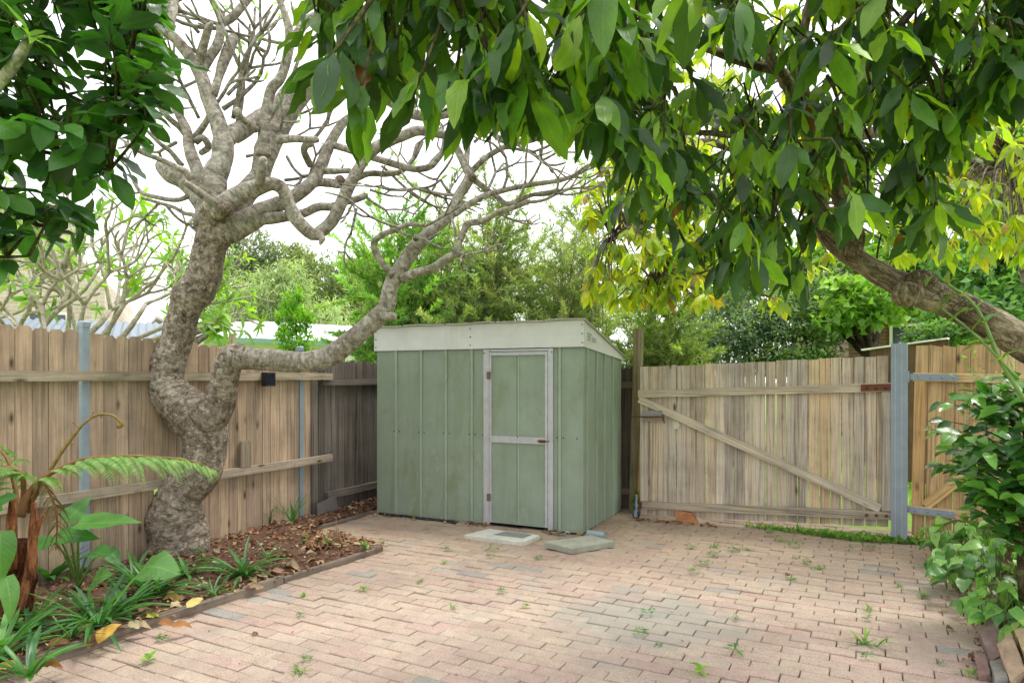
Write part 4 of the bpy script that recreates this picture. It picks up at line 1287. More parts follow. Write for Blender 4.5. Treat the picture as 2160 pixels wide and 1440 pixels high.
# ---------------------------------------------------------------- smaller frangipani beyond the left fence
def small_frangipani():
    b = P(120, 900, 6.4)
    o = empty('frangipani_tree', (b[0], b[1], 0), 0, 'many stemmed frangipani with pale bare branches and lime leaf tufts behind the brown fence', 'tree')
    g = Grower(31)
    r = random.Random(8)
    for (px, Y, dx, L, rad) in [(-180, 6.4, .3, .42, .026), (-80, 7.2, .4, .44, .026), (10, 6.3, .15, .40, .024), (100, 6.1, -.15, .42, .026), (160, 7.3, 0.1, .44, .026), (210, 7.2, .5, .46, .026), (300, 7.0, 1.3, .44, .024), (-120, 6.2, .15, .42, .028), (-40, 6.6, -.05, .44, .028), (60, 6.0, -.3, .40, .026), (70, 6.3, .25, .46, .03), (130, 6.5, .30, .50, .032), (140, 5.9, .65, .46, .028),
                                (190, 6.6, .75, .52, .03), (230, 6.2, 1.0, .50, .028), (250, 6.8, 1.3, .52, .028), (20, 7.0, .5, .5, .03), (280, 6.5, 1.7, .46, .024), (100, 7.0, -.1, .5, .03), (170, 6.9, .35, .52, .03)]:
        p0 = P(px, 735, Y)
        bot = np.array((p0[0] * 0.86 + b[0] * 0.14, p0[1], 0.0))
        g.mb.tube(crom([bot, bot * 0.45 + p0 * 0.55, p0 + np.array((dx*0.10, 0, 0.10))], 0.12), [rad * 1.15] * len(crom([bot, bot * 0.45 + p0 * 0.55, p0 + np.array((dx*0.10, 0, 0.10))], 0.12)), 8)
        g.grow(p0 + np.array((dx*0.10, 0, 0.08)), (dx, r.uniform(-.3, .3), 0.70), L * 0.82, rad * 0.72, 4, 0.10, 0.5)
    g.mb.build('trunk', bark_mat('pale_frangipani_bark', srgb(156, 150, 134), srgb(196, 189, 172), srgb(216, 210, 196), scale=30, crack=0.2), o, True, True)
    tips = [t for t in g.tips if r.random() < 0.5]
    pos, d, nr, ln = tip_leaves(tips, r, (4, 7), 0.10, 0.18, 1.0, 0.5)
    make_leaves('crown', 'lance', pos, d, nr, ln, ln * 0.27, pick([(0.20, 0.36, 0.05), (0.26, 0.42, 0.07), (0.15, 0.30, 0.05)], len(pos)), M_LEAF_F, o, 4, 0.35, 0.22, 0.03)
    return o
small_frangipani()
# low tuft that reaches past the trunk on the right
def side_sprig():
    b = P(430, 760, 6.9)
    o = empty('frangipani_sprig', (b[0], b[1], 0), 0, 'lime green frangipani leaf tuft showing just right of the thick trunk above the fence', 'shrub')
    m = MB(); tips = []
    for pts in ([(405, 705, 12), (440, 690, 11), (458, 672, 9)], [(405, 720, 12), (445, 700, 10), (470, 688, 9)], [(400, 735, 12), (430, 712, 10), (452, 704, 9)]):
        p, r_ = limb_pts(pts, 6.9, 6.8, 0.04); m.tube(p, r_, 7); tips.append((p[-1], unit(p[-1] - p[-3])))
    low, _ = limb_pts([(400, 735, 12), (392, 800, 12), (385, 900, 12), (380, 1030, 12)], 6.9, 6.95, 0.1)
    m.tube(low, [0.03] * len(low), 8)
    m.build('stem', M_TWIG, o, True, True)
    pos, d, nr, ln = tip_leaves(tips, random.Random(3), 8, 0.16, 0.26, 1.0, 0.4)
    make_leaves('leaves', 'lance', pos, d, nr, ln, ln * 0.26, pick([(0.20, 0.38, 0.05), (0.24, 0.42, 0.06)], len(pos)), M_LEAF_F, o, 5, 0.4, 0.22, 0.03)
side_sprig()

# ---------------------------------------------------------------- avocado tree at the right, bough and hanging crown
M_BARK_A = bark_mat('avocado_bark', srgb(84, 72, 60), srgb(146, 130, 110), srgb(184, 170, 150), scale=34, crack=0.85, furrow=(1.0, 1.0, 0.22))
M_LEAF_A = leaf_mat('avocado_leaf', trans=0.42, rough=0.40, tcol=(2.6, 2.7, 0.36), vein=0.3, spec=0.45)
M_TWIG_A = bark_mat('avocado_twig', srgb(50, 46, 32), srgb(84, 80, 52), srgb(112, 106, 70), scale=30, crack=0.2)

def nearest(p, sk):
    i = np.argmin(np.linalg.norm(sk - p, axis=1)); return sk[i]

def whorl(p, axis, r, k, L0, L1, out, down=0.7, flat=0.0):
    ph0 = r.uniform(0, 6.28)
    for i in range(k):
        ph = ph0 + i * 2.4 + r.uniform(-.35, .35)
        rad_ = np.array((math.cos(ph), math.sin(ph), 0.0))
        dn = down * r.uniform(0.35, 1.5)
        dd = unit(rad_ * r.uniform(0.5, 1.0) + axis * 0.35 + np.array((0, 0, -dn)))
        nn = unit(rad_ * 0.8 + np.array((0, 0, 0.75)) + np.array((r.gauss(0, 1), r.gauss(0, 1), r.gauss(0, 1))) * 0.42)
        out.append((p - axis * r.uniform(0, 0.07) + dd * 0.015, dd, nn, r.uniform(L0, L1)))

def avocado():
    base = np.array((3.05, 3.35, 0.0))
    o = empty('avocado_tree', tuple(base), 0, 'large tree whose thick bare bough curves in from the right under hanging dark leaves', 'tree')
    seq = [(2420, 1000, 120), (2330, 840, 96), (2240, 765, 80), (2160, 722, 70), (2080, 676, 65), (2000, 638, 63), (1930, 614, 60), (1870, 585, 48), (1810, 548, 43), (1765, 516, 39), (1738, 482, 36), (1728, 430, 33), (1722, 360, 30), (1712, 280, 27), (1700, 200, 24)]
    p, r = limb_pts(seq, 3.35, 3.65, 0.02)
    p = np.vstack([[(3.05, 3.35, -0.05), (3.03, 3.35, 0.2), (3.02, 3.35, 0.4)], p]); r = np.concatenate([[0.2, 0.18, 0.17], r])
    mb = MB(); mb.tube(p, knob_noise(r, 0.05, 5), 32, amp=0.07, freq=8)
    mb.sphere(P(1945, 590, 3.45), 0.065, 18, 10, sc3=(1.3, .8, .8), amp=0.2, freq=14)
    mb.sphere(P(1915, 620, 3.42), 0.07, 18, 10, sc3=(1.2, .8, 0.9), amp=0.15, freq=14)
    mb.build('trunk', M_BARK_A, o, True, True)
    def br(seq, Y0, Y1, nm='branch'):
        p, r = limb_pts(seq, Y0, Y1, 0.05); m = MB(); m.tube(p, knob_noise(r, 0.05, Y0), 12, amp=0.04, freq=9); m.build(nm, M_BARK_A, o, True, True); return p
    sk = [p[12:]]
    sk.append(br([(1800, 540, 34), (1805, 500, 40), (1790, 460, 34), (1760, 380, 28), (1770, 260, 24), (1850, 120, 20), (1960, -20, 16), (2100, -160, 12)], 3.5, 3.1))
    sk.append(br([(1712, 290, 26), (1660, 180, 24), (1560, 30, 22), (1420, -90, 20), (1240, -170, 18), (1040, -200, 15), (860, -180, 12), (700, -120, 9)], 3.62, 2.3))
    sk.append(br([(1705, 240, 22), (1690, 120, 20), (1720, -40, 18), (1780, -200, 14)], 3.65, 3.4))
    sk.append(br([(1722, 380, 22), (1650, 330, 18), (1560, 290, 14), (1450, 280, 11), (1380, 300, 8)], 3.6, 3.9))
    sk.append(br([(1640, 150, 18), (1560, 130, 16), (1450, 90, 12), (1300, 60, 9)], 3.6, 3.2))
    sk.append(br([(1770, 262, 16), (1880, 250, 14), (1980, 270, 10), (2060, 260, 8)], 3.4, 3.2))
    SK = np.vstack(sk)
    r = random.Random(12)
    bnd = [(560, -150), (640, 120), (700, 235), (850, 255), (930, 235), (1000, 300), (1100, 330), (1190, 310), (1260, 330), (1330, 470), (1400, 520), (1470, 640), (1560, 680), (1700, 650), (1760, 520), (1850, 500),
           (1930, 570), (1990, 500), (2040, 320), (2130, 220), (2300, 230), (2600, 300)]
    bx, by = zip(*bnd)
    out, tw = [], MB()
    tries = 0
    made = 0
    cand = []
    tipsL = []
    while made < 840 and tries < 16000:
        tries += 1
        px = r.uniform(650, 2500)
        if px < 1250 and r.random() < 0.58: continue
        b = np.interp(px, bx, by)
        py = r.uniform(-420, b - 70)
        t = np.interp(px, [600, 1250, 1500, 2500], [0, .25, 1, 1])
        Y = r.uniform(1.8 + .5 * t, 2.6 + 1.9 * t)
        if px > 2100 and Y > 3.3: Y = r.uniform(2.2, 3.2)
        tip = P(px, py, Y)
        if tip[2] < 0.9: continue
        cand.append(tip); made += 1
    for _ in range(230):                        # the part of the crown above the picture, which shades what hangs below
        cand.append(P(r.uniform(1150, 2500), r.uniform(-1000, -380), r.uniform(2.2, 4.2)))
    # twigs grow outward: every tip joins the nearest wood already there
    cand.sort(key=lambda t: np.linalg.norm(t - nearest(t, SK)))
    NODES = [q for q in SK[::2]]
    for tip in cand:
        q = nearest(tip, np.array(NODES))
        vec = tip - q; Lq = np.linalg.norm(vec)
        st = q if Lq < 1.1 else tip - unit(vec) * 1.1
        midp = (st + tip) / 2 + np.array((r.uniform(-.06, .06), r.uniform(-.06, .06), 0.12))
        pts = crom([st, midp, tip], 0.08)
        n = len(pts)
        NODES.extend(list(pts[n // 2::3])); NODES.append(pts[-1])
        tw.tube(pts, [0.0065 - 0.0035 * i / n for i in range(n)], 5)
        ax = unit(pts[-1] - pts[-2])
        L0, L1 = (0.13, 0.21) if r.random() < 0.8 else (0.08, 0.14)
        whorl(tip, ax, r, r.randint(6, 9), L0, L1, out, 0.5)
        if r.random() < 0.6:
            k = pts[int(n * 0.55)]; whorl(k, ax, r, 3, 0.10, 0.16, out, 0.6)
    # bright and large leaves that hang at the front edge of the crown (measured clusters)
    for px, py, Y, k in ((690, 130, 1.75, 9), (760, 190, 1.85, 5), (880, 180, 1.9, 7), (960, 170, 1.95, 6), (1080, 60, 1.8, 9), (1110, 180, 1.9, 6), (1200, 60, 1.85, 7), (1270, -20, 1.7, 6), (1310, 60, 1.8, 6), (1460, -40, 1.6, 6), (1540, 20, 1.9, 7),
                         (1320, 420, 3.2, 7), (1400, 440, 3.3, 7), (1430, 330, 3.1, 6), (1680, 560, 3.1, 9), (1600, 540, 3.3, 8), (1500, 500, 3.4, 8), (1560, 470, 3.2, 7), (1700, 470, 3.2, 7), (1960, 470, 2.9, 8), (1900, 380, 3.0, 8), (1830, 420, 3.2, 7), (1760, 300, 2.9, 8),
                         (2060, 170, 2.6, 7), (1990, 260, 2.7, 8)):
        tip = P(px, py, Y)
        st = tip + np.array((r.uniform(-.1, .25), r.uniform(0, .2), 0.35))
        pts = crom([st, (st + tip) / 2 + np.array((0.03, 0, 0.04)), tip], 0.06)
        tw.tube(pts, np.linspace(0.009, 0.004, len(pts)), 6)
        whorl(tip, unit(pts[-1] - pts[-2]), r, k, 0.16, 0.23, out, 0.8)
    tw.build('twigs', M_TWIG_A, o, True, True)
    pos = np.array([x[0] for x in out]); d = np.array([x[1] for x in out]); nr = np.array([x[2] for x in out]); ln = np.array([x[3] for x in out])
    N = len(pos)
    col = pick([(0.030, 0.070, 0.026), (0.045, 0.105, 0.026), (0.075, 0.160, 0.030), (0.12, 0.23, 0.036), (0.036, 0.080, 0.032), (0.19, 0.30, 0.04), (0.030, 0.066, 0.026), (0.14, 0.25, 0.036)], N, 0.25)
    yel = rng.random(N) < 0.006
    col[yel] = pick([(0.30, 0.24, 0.03), (0.28, 0.30, 0.04)], yel.sum())
    br_ = rng.random(N) < 0.006
    col[br_] = (0.13, 0.055, 0.03)
    make_leaves('crown', 'ellip', pos, d, nr, ln, ln * rng.uniform(0.25, 0.36, N), col, M_LEAF_A, o, 8, rng.uniform(-0.05, 0.4, N), 0.2, 0.085)
    # epicormic shoots on the bough
    m = MB(); sh = []
    for pts in ([(2165, 850, 9), (2110, 760, 9), (2060, 650, 7), (2000, 600, 6), (1975, 580, 5)], [(2150, 800, 6), (2050, 700, 5), (1985, 650, 4)]):
        p, r_ = limb_pts(pts, 3.2, 3.3, 0.04); m.tube(p, r_, 7)
        for i in range(5, len(p), max(2, len(p) // 7)): sh.append((p[i], unit(p[i] - p[i-1])))
        sh.append((p[-1], unit(p[-1] - p[-2])))
    m.build('shoot', plain_mat('green_stem', srgb(112, 140, 70), rough=0.6), o, True, True)
    pos, d, nr, ln = tip_leaves(sh, r, 2, 0.07, 0.13, 1.0, 0.4)
    make_leaves('shoot_leaves', 'lance', pos, d, nr, ln, ln * 0.4, pick([(0.10, 0.20, 0.05), (0.16, 0.20, 0.08), (0.12, 0.24, 0.05)], len(pos)), M_LEAF_A, o, 5, 0.35)
    return o
avocado()

# ---------------------------------------------------------------- dark broadleaf tree at the upper left
M_LEAF_B = leaf_mat('glossy_leaf', trans=0.26, rough=0.34, tcol=(1.9, 2.6, 0.5), vein=0.35, spec=0.5)
def left_tree():
    base = np.array((-2.75, 2.2, 0.0))
    o = empty('broadleaf_tree', tuple(base), 0, 'dense dark green glossy leaved tree filling the upper left corner', 'tree')
    tr = crom([np.array((-2.75, 2.2, 0)), np.array((-2.72, 2.22, 0.8)), np.array((-2.6, 2.25, 1.5)), np.array((-2.5, 2.3, 2.2)), np.array((-2.4, 2.3, 3.0))], 0.1)
    m = MB(); m.tube(tr, np.linspace(0.11, 0.05, len(tr)), 14, amp=0.08); m.build('trunk', M_BARK_A, o, True, True)
    r = random.Random(6)
    def br(seq, Y0, Y1):
        p, q = limb_pts(seq, Y0, Y1, 0.06); mm = MB(); mm.tube(p, q, 8); mm.build('branch', M_TWIG_A, o, True, True); return p
    sk = [tr[8:], br([(-500, 300, 40), (-250, 330, 26), (-60, 400, 16), (80, 475, 9), (140, 480, 5)], 2.3, 2.25), br([(-480, 200, 36), (-200, 150, 24), (0, 130, 14), (140, 200, 9), (260, 250, 5)], 2.3, 2.4),
          br([(-450, 0, 34), (-200, -60, 22), (40, -40, 14), (200, 20, 9), (300, 90, 5)], 2.35, 2.5), br([(-250, 330, 18), (-50, 300, 12), (90, 320, 8), (230, 360, 5)], 2.35, 2.2),
          br([(-470, 380, 30), (-200, 500, 18), (-40, 540, 10), (60, 540, 5)], 2.25, 2.15)]
    SK = np.vstack(sk)
    bnd = [(-400, 560), (0, 540), (60, 545), (130, 590), (190, 520), (235, 430), (270, 350), (300, 290), (330, 250), (345, 60), (360, -100)]
    bx, by = zip(*bnd)
    pos, d, nr, ln = [], [], [], []
    tw = MB(); made = 0
    while made < 270:
        px = r.uniform(-420, 335); b = np.interp(px, bx, by)
        py = r.uniform(-330, b - 30)
        Y = r.uniform(1.85, 2.75)
        tip = P(px, py, Y); q = nearest(tip, SK)
        v = tip - q
        st = q if np.linalg.norm(v) < 0.5 else tip - unit(v) * 0.5 + np.array((0, 0, 0.03))
        pts = crom([st, (st + tip) / 2 + np.array((r.uniform(-.04, .04), r.uniform(-.04, .04), 0.05)), tip], 0.05)
        n = len(pts)
        tw.tube(pts, np.linspace(0.006, 0.0022, n), 5)
        ax = unit(pts[-1] - pts[-2])
        side = unit(np.cross(ax, (0, 0, 1)))
        k = r.randint(6, 9)
        for i in range(k):
            f = 1 - 0.75 * i / k
            pp = pts[min(n - 1, int(f * (n - 1)))]
            sg = 1 if i % 2 else -1
            dd = unit(ax * r.uniform(.4, .9) + side * sg * r.uniform(.4, 1.0) + np.array((0, 0, r.uniform(-.6, .15))) + np.array((r.gauss(0, .2), r.gauss(0, .2), 0)))
            pos.append(pp + dd * 0.012); d.append(dd); nr.append(unit(np.array((r.gauss(0, .35), r.gauss(0, .35) - 0.15, 1.0)))); ln.append(r.uniform(0.085, 0.145))
        made += 1
    tw.build('twigs', M_TWIG_A, o, True, True)
    N = len(pos); ln = np.array(ln)
    col = pick([(0.038, 0.105, 0.026), (0.050, 0.140, 0.030), (0.080, 0.200, 0.036), (0.040, 0.098, 0.042)], N)
    make_leaves('crown', 'obov', pos, d, nr, ln, ln * rng.uniform(0.42, 0.54, N), col, M_LEAF_B, o, 6, rng.uniform(0.0, 0.35, N), 0.22, 0.05)
    # bare stub with young leaves
    p, q = limb_pts([(-120, 280, 32), (-40, 215, 28), (20, 150, 24), (50, 105, 20), (62, 80, 18)], 2.0, 1.9, 0.03)
    m = MB(); m.tube(p, knob_noise(q, .08, 3), 12, amp=0.05); m.build('branch', M_BARK_L, o, True, True)
    pos, d, nr, ln = tip_leaves([(p[-1], unit(p[-1] - p[-3]))], r, 6, 0.09, 0.13, 1.0, 0.5)
    make_leaves('young_leaves', 'lance', pos, d, nr, ln, ln * 0.2, pick([(0.24, 0.42, 0.05)], len(pos)), M_LEAF_F, o, 5, 0.3)
left_tree()

# ---------------------------------------------------------------- vegetation beyond the fences
M_LEAF_BG = leaf_mat('background_leaf', trans=0.38, rough=0.5, tcol=(1.7, 1.9, 0.6), vein=0.0, spec=0.3)
M_BARK_BG = bark_mat('background_bark', srgb(80, 70, 60), srgb(126, 114, 100), srgb(160, 150, 136), scale=14, crack=0.5)
M_BARK_DK = bark_mat('dark_bark', srgb(40, 32, 28), srgb(72, 60, 52), srgb(100, 88, 78), scale=14, crack=0.6)

def simple_leaves(name, pos, d, nr, ln, wd, col, parent, mat=None, bend=0.2):
    """cheap leaf: a folded two-quad lozenge"""
    N = len(pos)
    d = d / np.linalg.norm(d, axis=1)[:, None]
    nr = nr - d * np.sum(nr * d, axis=1)[:, None]; nr /= np.linalg.norm(nr, axis=1)[:, None] + 1e-9
    s = np.cross(d, nr)
    ln = np.broadcast_to(ln, (N,))[:, None]; wd = np.broadcast_to(wd, (N,))[:, None]
    V = np.stack([pos, pos + d*ln*0.45 - s*wd*0.5 + nr*wd*0.12, pos + d*ln*0.5 - nr*ln*bend*0.15, pos + d*ln*0.45 + s*wd*0.5 + nr*wd*0.12, pos + d*ln*(1-bend*0.1) - nr*ln*bend], axis=1)
    Q = np.array([(0, 1, 4, 2), (0, 2, 4, 3)])
    Qa = (Q[None] + (np.arange(N) * 5)[:, None, None]).reshape(-1, 4)
    return mesh_np(name, V.reshape(-1, 3), Qa, np.repeat(np.broadcast_to(col, (N, 3)), 5, axis=0), None, mat or M_LEAF_BG, parent, smooth=False)

def blob_pts(c, rad, n, shell=0.45, ncl=None, spread=0.25):
    """leaf points gathered into small clusters through an ellipsoid's outer volume"""
    ncl = ncl or max(6, n // 26)
    dirs = rand_dirs(ncl)
    rr = (1 - shell * rng.random(ncl) ** 1.6)[:, None]
    cl = dirs * rr
    k = rng.integers(0, ncl, n)
    p = cl[k] + rng.normal(0, spread, (n, 3)) * rng.uniform(0.4, 1.0, (ncl, 1))[k]
    return np.asarray(c) + p * np.asarray(rad), p, k

def bg_tree(name, label, base, clumps, leaf, n, cols, trunk_r, group=None, droop=0.0, mat=None, bark=None, cat='tree', up=0.35, spread=0.25, jit=0.25, stems=1, shell=0.45, along=None, trunk_top=None):
    base = np.asarray(base, float)
    o = empty(name, tuple(base), 0, label, cat, group)
    r = random.Random(int(base[0] * 100 + base[1] * 7) & 0xffff)
    m = MB()
    cs = [np.asarray(c, float) for c, _ in clumps]
    ctr = np.mean(cs, axis=0) if trunk_top is None else np.asarray(trunk_top, float)
    for s in range(stems):
        off = np.array((r.uniform(-.2, .2), r.uniform(-.2, .2), 0)) * (s > 0) * trunk_r * 10
        fork = base + off + (ctr - base) * np.array((0.5, 0.5, 0.55))
        pts = crom([base + off + np.array((0, 0, -0.1)), base + off + (fork - base - off) * np.array((0.35, 0.35, 0.5)), fork], 0.25)
        m.tube(pts, np.linspace(trunk_r, trunk_r * 0.62, len(pts)), 10, amp=0.06)
        for i, c in enumerate(cs):
            if i % stems != s: continue
            mid = (fork + c) / 2 + np.array((r.uniform(-.1, .1), r.uniform(-.1, .1), 0.12)) * np.linalg.norm(c - fork)
            q = crom([fork, mid, c], 0.25)
            m.tube(q, np.linspace(trunk_r * 0.5, trunk_r * 0.16, len(q)), 7)
            for k in range(4):
                e = c + np.array((r.gauss(0, .5), r.gauss(0, .5), r.gauss(.15, .45))) * np.asarray(clumps[i][1])
                q2 = crom([q[int(len(q) * 0.6)], (q[-1] + e) / 2, e], 0.25)
                m.tube(q2, np.linspace(trunk_r * 0.2, trunk_r * 0.06, len(q2)), 5)
    m.build('trunk', bark or M_BARK_BG, o, True, True)
    vol = np.array([np.prod(r_) ** 0.67 for _, r_ in clumps]); cnt = np.maximum(20, (n * vol / vol.sum())).astype(int)
    PP, DD, NN, CC = [], [], [], []
    cols = np.asarray(cols, float)
    for (c, rad), k in zip(clumps, cnt):
        p, loc, cl = blob_pts(c, rad, k, shell=shell, spread=spread)
        dd = rand_dirs(k) + loc * 0.5 + np.array((0, 0, up - droop))
        if along is not None: dd = dd * 0.5 + np.asarray(along)
        nn = rand_dirs(k) * 0.7 + np.array((0, 0, 0.9)) + loc * 0.3
        ncl = cl.max() + 1
        base_c = cols[rng.integers(0, len(cols), ncl)] * rng.uniform(1 - jit, 1 + jit, (ncl, 1))
        cc = base_c[cl] * rng.uniform(0.75, 1.25, (k, 1)) * rng.uniform(0.94, 1.06, (k, 3))
        PP.append(p); DD.append(dd); NN.append(nn); CC.append(cc)
    PP, DD, NN, CC = map(np.concatenate, (PP, DD, NN, CC))
    ok = PP[:, 2] > 0.02
    PP, DD, NN, CC = PP[ok], DD[ok], NN[ok], CC[ok]
    L = rng.uniform(leaf[0], leaf[1], len(PP))
    simple_leaves('crown', PP, DD, NN, L, L * leaf[2], np.clip(CC, 0, 1), o, mat)
    return o

def C_(px, py, Y, rx, ry, rz):
    """clump: centre and radii in photograph pixels at distance Y"""
    s = Y / F
    return (P(px, py, Y), (rx * s, ry * s, rz * s))

def willow_shrub(name, label, base, plumes, leaf, cols, n_per, stem_cols=None, group=None):
    """upright shrub of many arching wands, each lined with narrow leaves"""
    base = np.asarray(base, float)
    o = empty(name, tuple(base), 0, label, 'shrub', group)
    r = random.Random(5 + int(base[0] * 50))
    m = MB(); PP, DD, NN, CC = [], [], [], []
    cols = np.asarray(cols, float)
    for (tip, w) in plumes:
        tip = np.asarray(tip, float)
        st = base + np.array((r.uniform(-.5, .5), r.uniform(-.4, .4), 0))
        mid = st * 0.45 + tip * 0.55 + np.array(((tip - st)[0] * -0.12, 0, 0.1))
        pts = crom([st, mid, tip], 0.06)
        m.tube(pts[::3], np.linspace(0.016, 0.003, len(pts[::3])), 5)
        n = len(pts)
        c0 = cols[r.randrange(len(cols))] * r.uniform(0.8, 1.25)
        # side wands
        for k in range(r.randint(9, 14)):
            i0 = r.randint(int(n * 0.28), n - 4)
            d0 = unit(pts[min(n - 1, i0 + 3)] - pts[i0])
            sd = unit(d0 * 0.6 + np.array((r.gauss(0, .8), r.gauss(0, .6), r.gauss(0.05, .4))))
            L = r.uniform(0.35, 0.85) * w
            tw = [pts[i0] + sd * L * t + np.array((0, 0, -0.10 * L * t * t)) for t in np.linspace(0, 1, 7)]
            m.tube(tw, np.linspace(0.0045, 0.0012, 7), 4)
            kk = int(n_per * L * 1.7)
            t = rng.random(kk) ** 0.8
            p = pts[i0] + sd * (L * t)[:, None]; p[:, 2] -= 0.10 * L * t * t
            dd = sd * 0.85 + rand_dirs(kk) * 0.75
            PP.append(p); DD.append(dd); NN.append(rand_dirs(kk) + np.array((0, 0, 0.7))); CC.append(np.tile(c0 * r.uniform(0.8, 1.2), (kk, 1)) * rng.uniform(0.75, 1.25, (kk, 1)))
        kk = int(n_per * 0.8)
        i = rng.integers(int(n * 0.5), n, kk)
        PP.append(pts[i] + rng.normal(0, 0.01, (kk, 3))); DD.append(rand_dirs(kk) * 0.8 + unit(pts[-1] - pts[-4])); NN.append(rand_dirs(kk)); CC.append(np.tile(c0, (kk, 1)) * rng.uniform(0.75, 1.25, (kk, 1)))
    m.build('stems', bark_mat(name + '_bark', srgb(112, 98, 80), srgb(150, 136, 114), srgb(178, 166, 144), scale=25, crack=0.3), o, True, True)
    PP, DD, NN, CC = map(np.concatenate, (PP, DD, NN, CC))
    L = rng.uniform(leaf[0], leaf[1], len(PP))
    simple_leaves('foliage', PP, DD, NN, L, L * leaf[2], np.clip(CC, 0, 1), o, bend=0.1)
    return o

# tall far trees on the skyline; leaf colours lightened in place of distance haze
EUC = [(0.17, 0.22, 0.13), (0.20, 0.25, 0.14), (0.14, 0.19, 0.12)]
bg_tree('eucalyptus_tree', 'tall grey green gum tree on the skyline just right of the leaning trunk', P(505, 800, 40) * np.array((1, 1, 0)),
        [C_(470, 560, 40, 60, 50, 60), C_(540, 530, 40, 42, 40, 42), C_(505, 600, 39, 60, 50, 60), C_(545, 600, 41, 45, 40, 50), C_(400, 590, 42, 40, 40, 45), C_(440, 660, 40, 70, 50, 50)],
        (0.22, 0.42, 0.28), 11000, EUC, 0.35, droop=0.5, spread=0.2, jit=0.3)
bg_tree('eucalyptus_tree', 'rounded olive gum tree far beyond the white house', P(630, 800, 42) * np.array((1, 1, 0)),
        [C_(610, 545, 42, 52, 45, 28), C_(640, 575, 41, 55, 45, 40), C_(610, 610, 43, 60, 45, 50), C_(660, 640, 42, 60, 45, 50), C_(590, 660, 41, 60, 45, 40)],
        (0.22, 0.42, 0.28), 11000, [(0.20, 0.25, 0.11), (0.24, 0.28, 0.12), (0.16, 0.20, 0.10)], 0.35, droop=0.4, spread=0.2, jit=0.3)
bg_tree('eucalyptus_tree', 'broad dark olive tree on the skyline left of the shed roof', P(740, 800, 38) * np.array((1, 1, 0)),
        [C_(745, 580, 38, 75, 50, 42), C_(715, 640, 37, 70, 50, 55), C_(790, 620, 39, 60, 50, 60), C_(760, 690, 38, 80, 50, 40), C_(840, 640, 40, 60, 50, 50)],
        (0.22, 0.40, 0.28), 13000, [(0.16, 0.21, 0.08), (0.20, 0.25, 0.085), (0.12, 0.17, 0.075)], 0.35, droop=0.3, spread=0.2, jit=0.3)
bg_tree('wattle_tree', 'feathery pale green tree above the white house', P(560, 800, 23) * np.array((1, 1, 0)),
        [C_(560, 620, 23, 70, 50, 45), C_(520, 660, 23, 70, 50, 40), C_(600, 650, 23, 60, 50, 60), C_(690, 670, 23, 45, 40, 38), C_(610, 590, 23, 40, 40, 40), C_(550, 690, 23, 70, 40, 30)],
        (0.18, 0.34, 0.16), 9000, [(0.31, 0.39, 0.20), (0.36, 0.44, 0.23), (0.28, 0.36, 0.19)], 0.10, droop=1.1, spread=0.28, stems=2)
bg_tree('lilly_pilly', 'small bright green conical shrub standing behind the fence', P(622, 800, 8.3) * np.array((1, 1, 0)),
        [C_(622, 640, 8.3, 24, 24, 30), C_(622, 680, 8.3, 34, 32, 32), C_(624, 720, 8.3, 40, 36, 36), C_(622, 770, 8.3, 42, 36, 40)],
        (0.05, 0.09, 0.36), 2600, [(0.20, 0.40, 0.04), (0.27, 0.47, 0.05), (0.14, 0.31, 0.04)], 0.02, cat='shrub', up=0.9, spread=0.22)
# bottlebrush thicket behind the shed
r = random.Random(77)
WIL = [(0.25, 0.33, 0.13), (0.31, 0.39, 0.14), (0.22, 0.29, 0.13), (0.34, 0.38, 0.17)]
WIL2 = [(0.22, 0.38, 0.10), (0.28, 0.44, 0.11), (0.18, 0.33, 0.10)]
pl = [(P(r.uniform(760, 900), r.uniform(450, 690), r.uniform(9.0, 10)), 1.0) for _ in range(34)] + [(P(x, y, 9.4), 1.0) for x, y in ((795, 440), (830, 420), (860, 440), (905, 430), (925, 445), (770, 520), (765, 560))]
willow_shrub('bottlebrush_shrub', 'fresh green narrow leaved shrub rising behind the left half of the shed', P(840, 800, 9.5) * np.array((1, 1, 0)), pl, (0.06, 0.11, 0.20), WIL2, 120)
pl = [(P(r.uniform(900, 1100), r.uniform(390, 690), r.uniform(9.0, 10.4)), 1.0) for _ in range(52)] + [(P(x, y, 9.8), 1.0) for x, y in ((985, 460), (1030, 440), (1100, 370), (1010, 420), (1075, 400))]
willow_shrub('bottlebrush_shrub', 'olive narrow leaved shrub with thin stems behind the middle of the shed', P(1010, 800, 9.8) * np.array((1, 1, 0)), pl, (0.06, 0.11, 0.17), WIL, 120)
pl = [(P(r.uniform(1090, 1300), r.uniform(430, 690), r.uniform(9.0, 10.6)), 1.0) for _ in range(40)] + [(P(x, y, 10), 0.8) for x, y in ((1245, 310), (1258, 300), (1180, 390), (1130, 350), (1215, 430), (1270, 350))]
willow_shrub('bottlebrush_shrub', 'open wispy narrow leaved shrub behind the right end of the shed', P(1200, 800, 10) * np.array((1, 1, 0)), pl, (0.06, 0.11, 0.15), WIL, 90)
pl = [(P(r.uniform(1310, 1460), r.uniform(560, 740), r.uniform(8.2, 9.0)), 0.8) for _ in range(26)]
willow_shrub('bottlebrush_shrub', 'low olive narrow leaved shrub spilling over the left end of the gate', P(1390, 800, 8.6) * np.array((1, 1, 0)), pl, (0.06, 0.11, 0.17), WIL, 120)
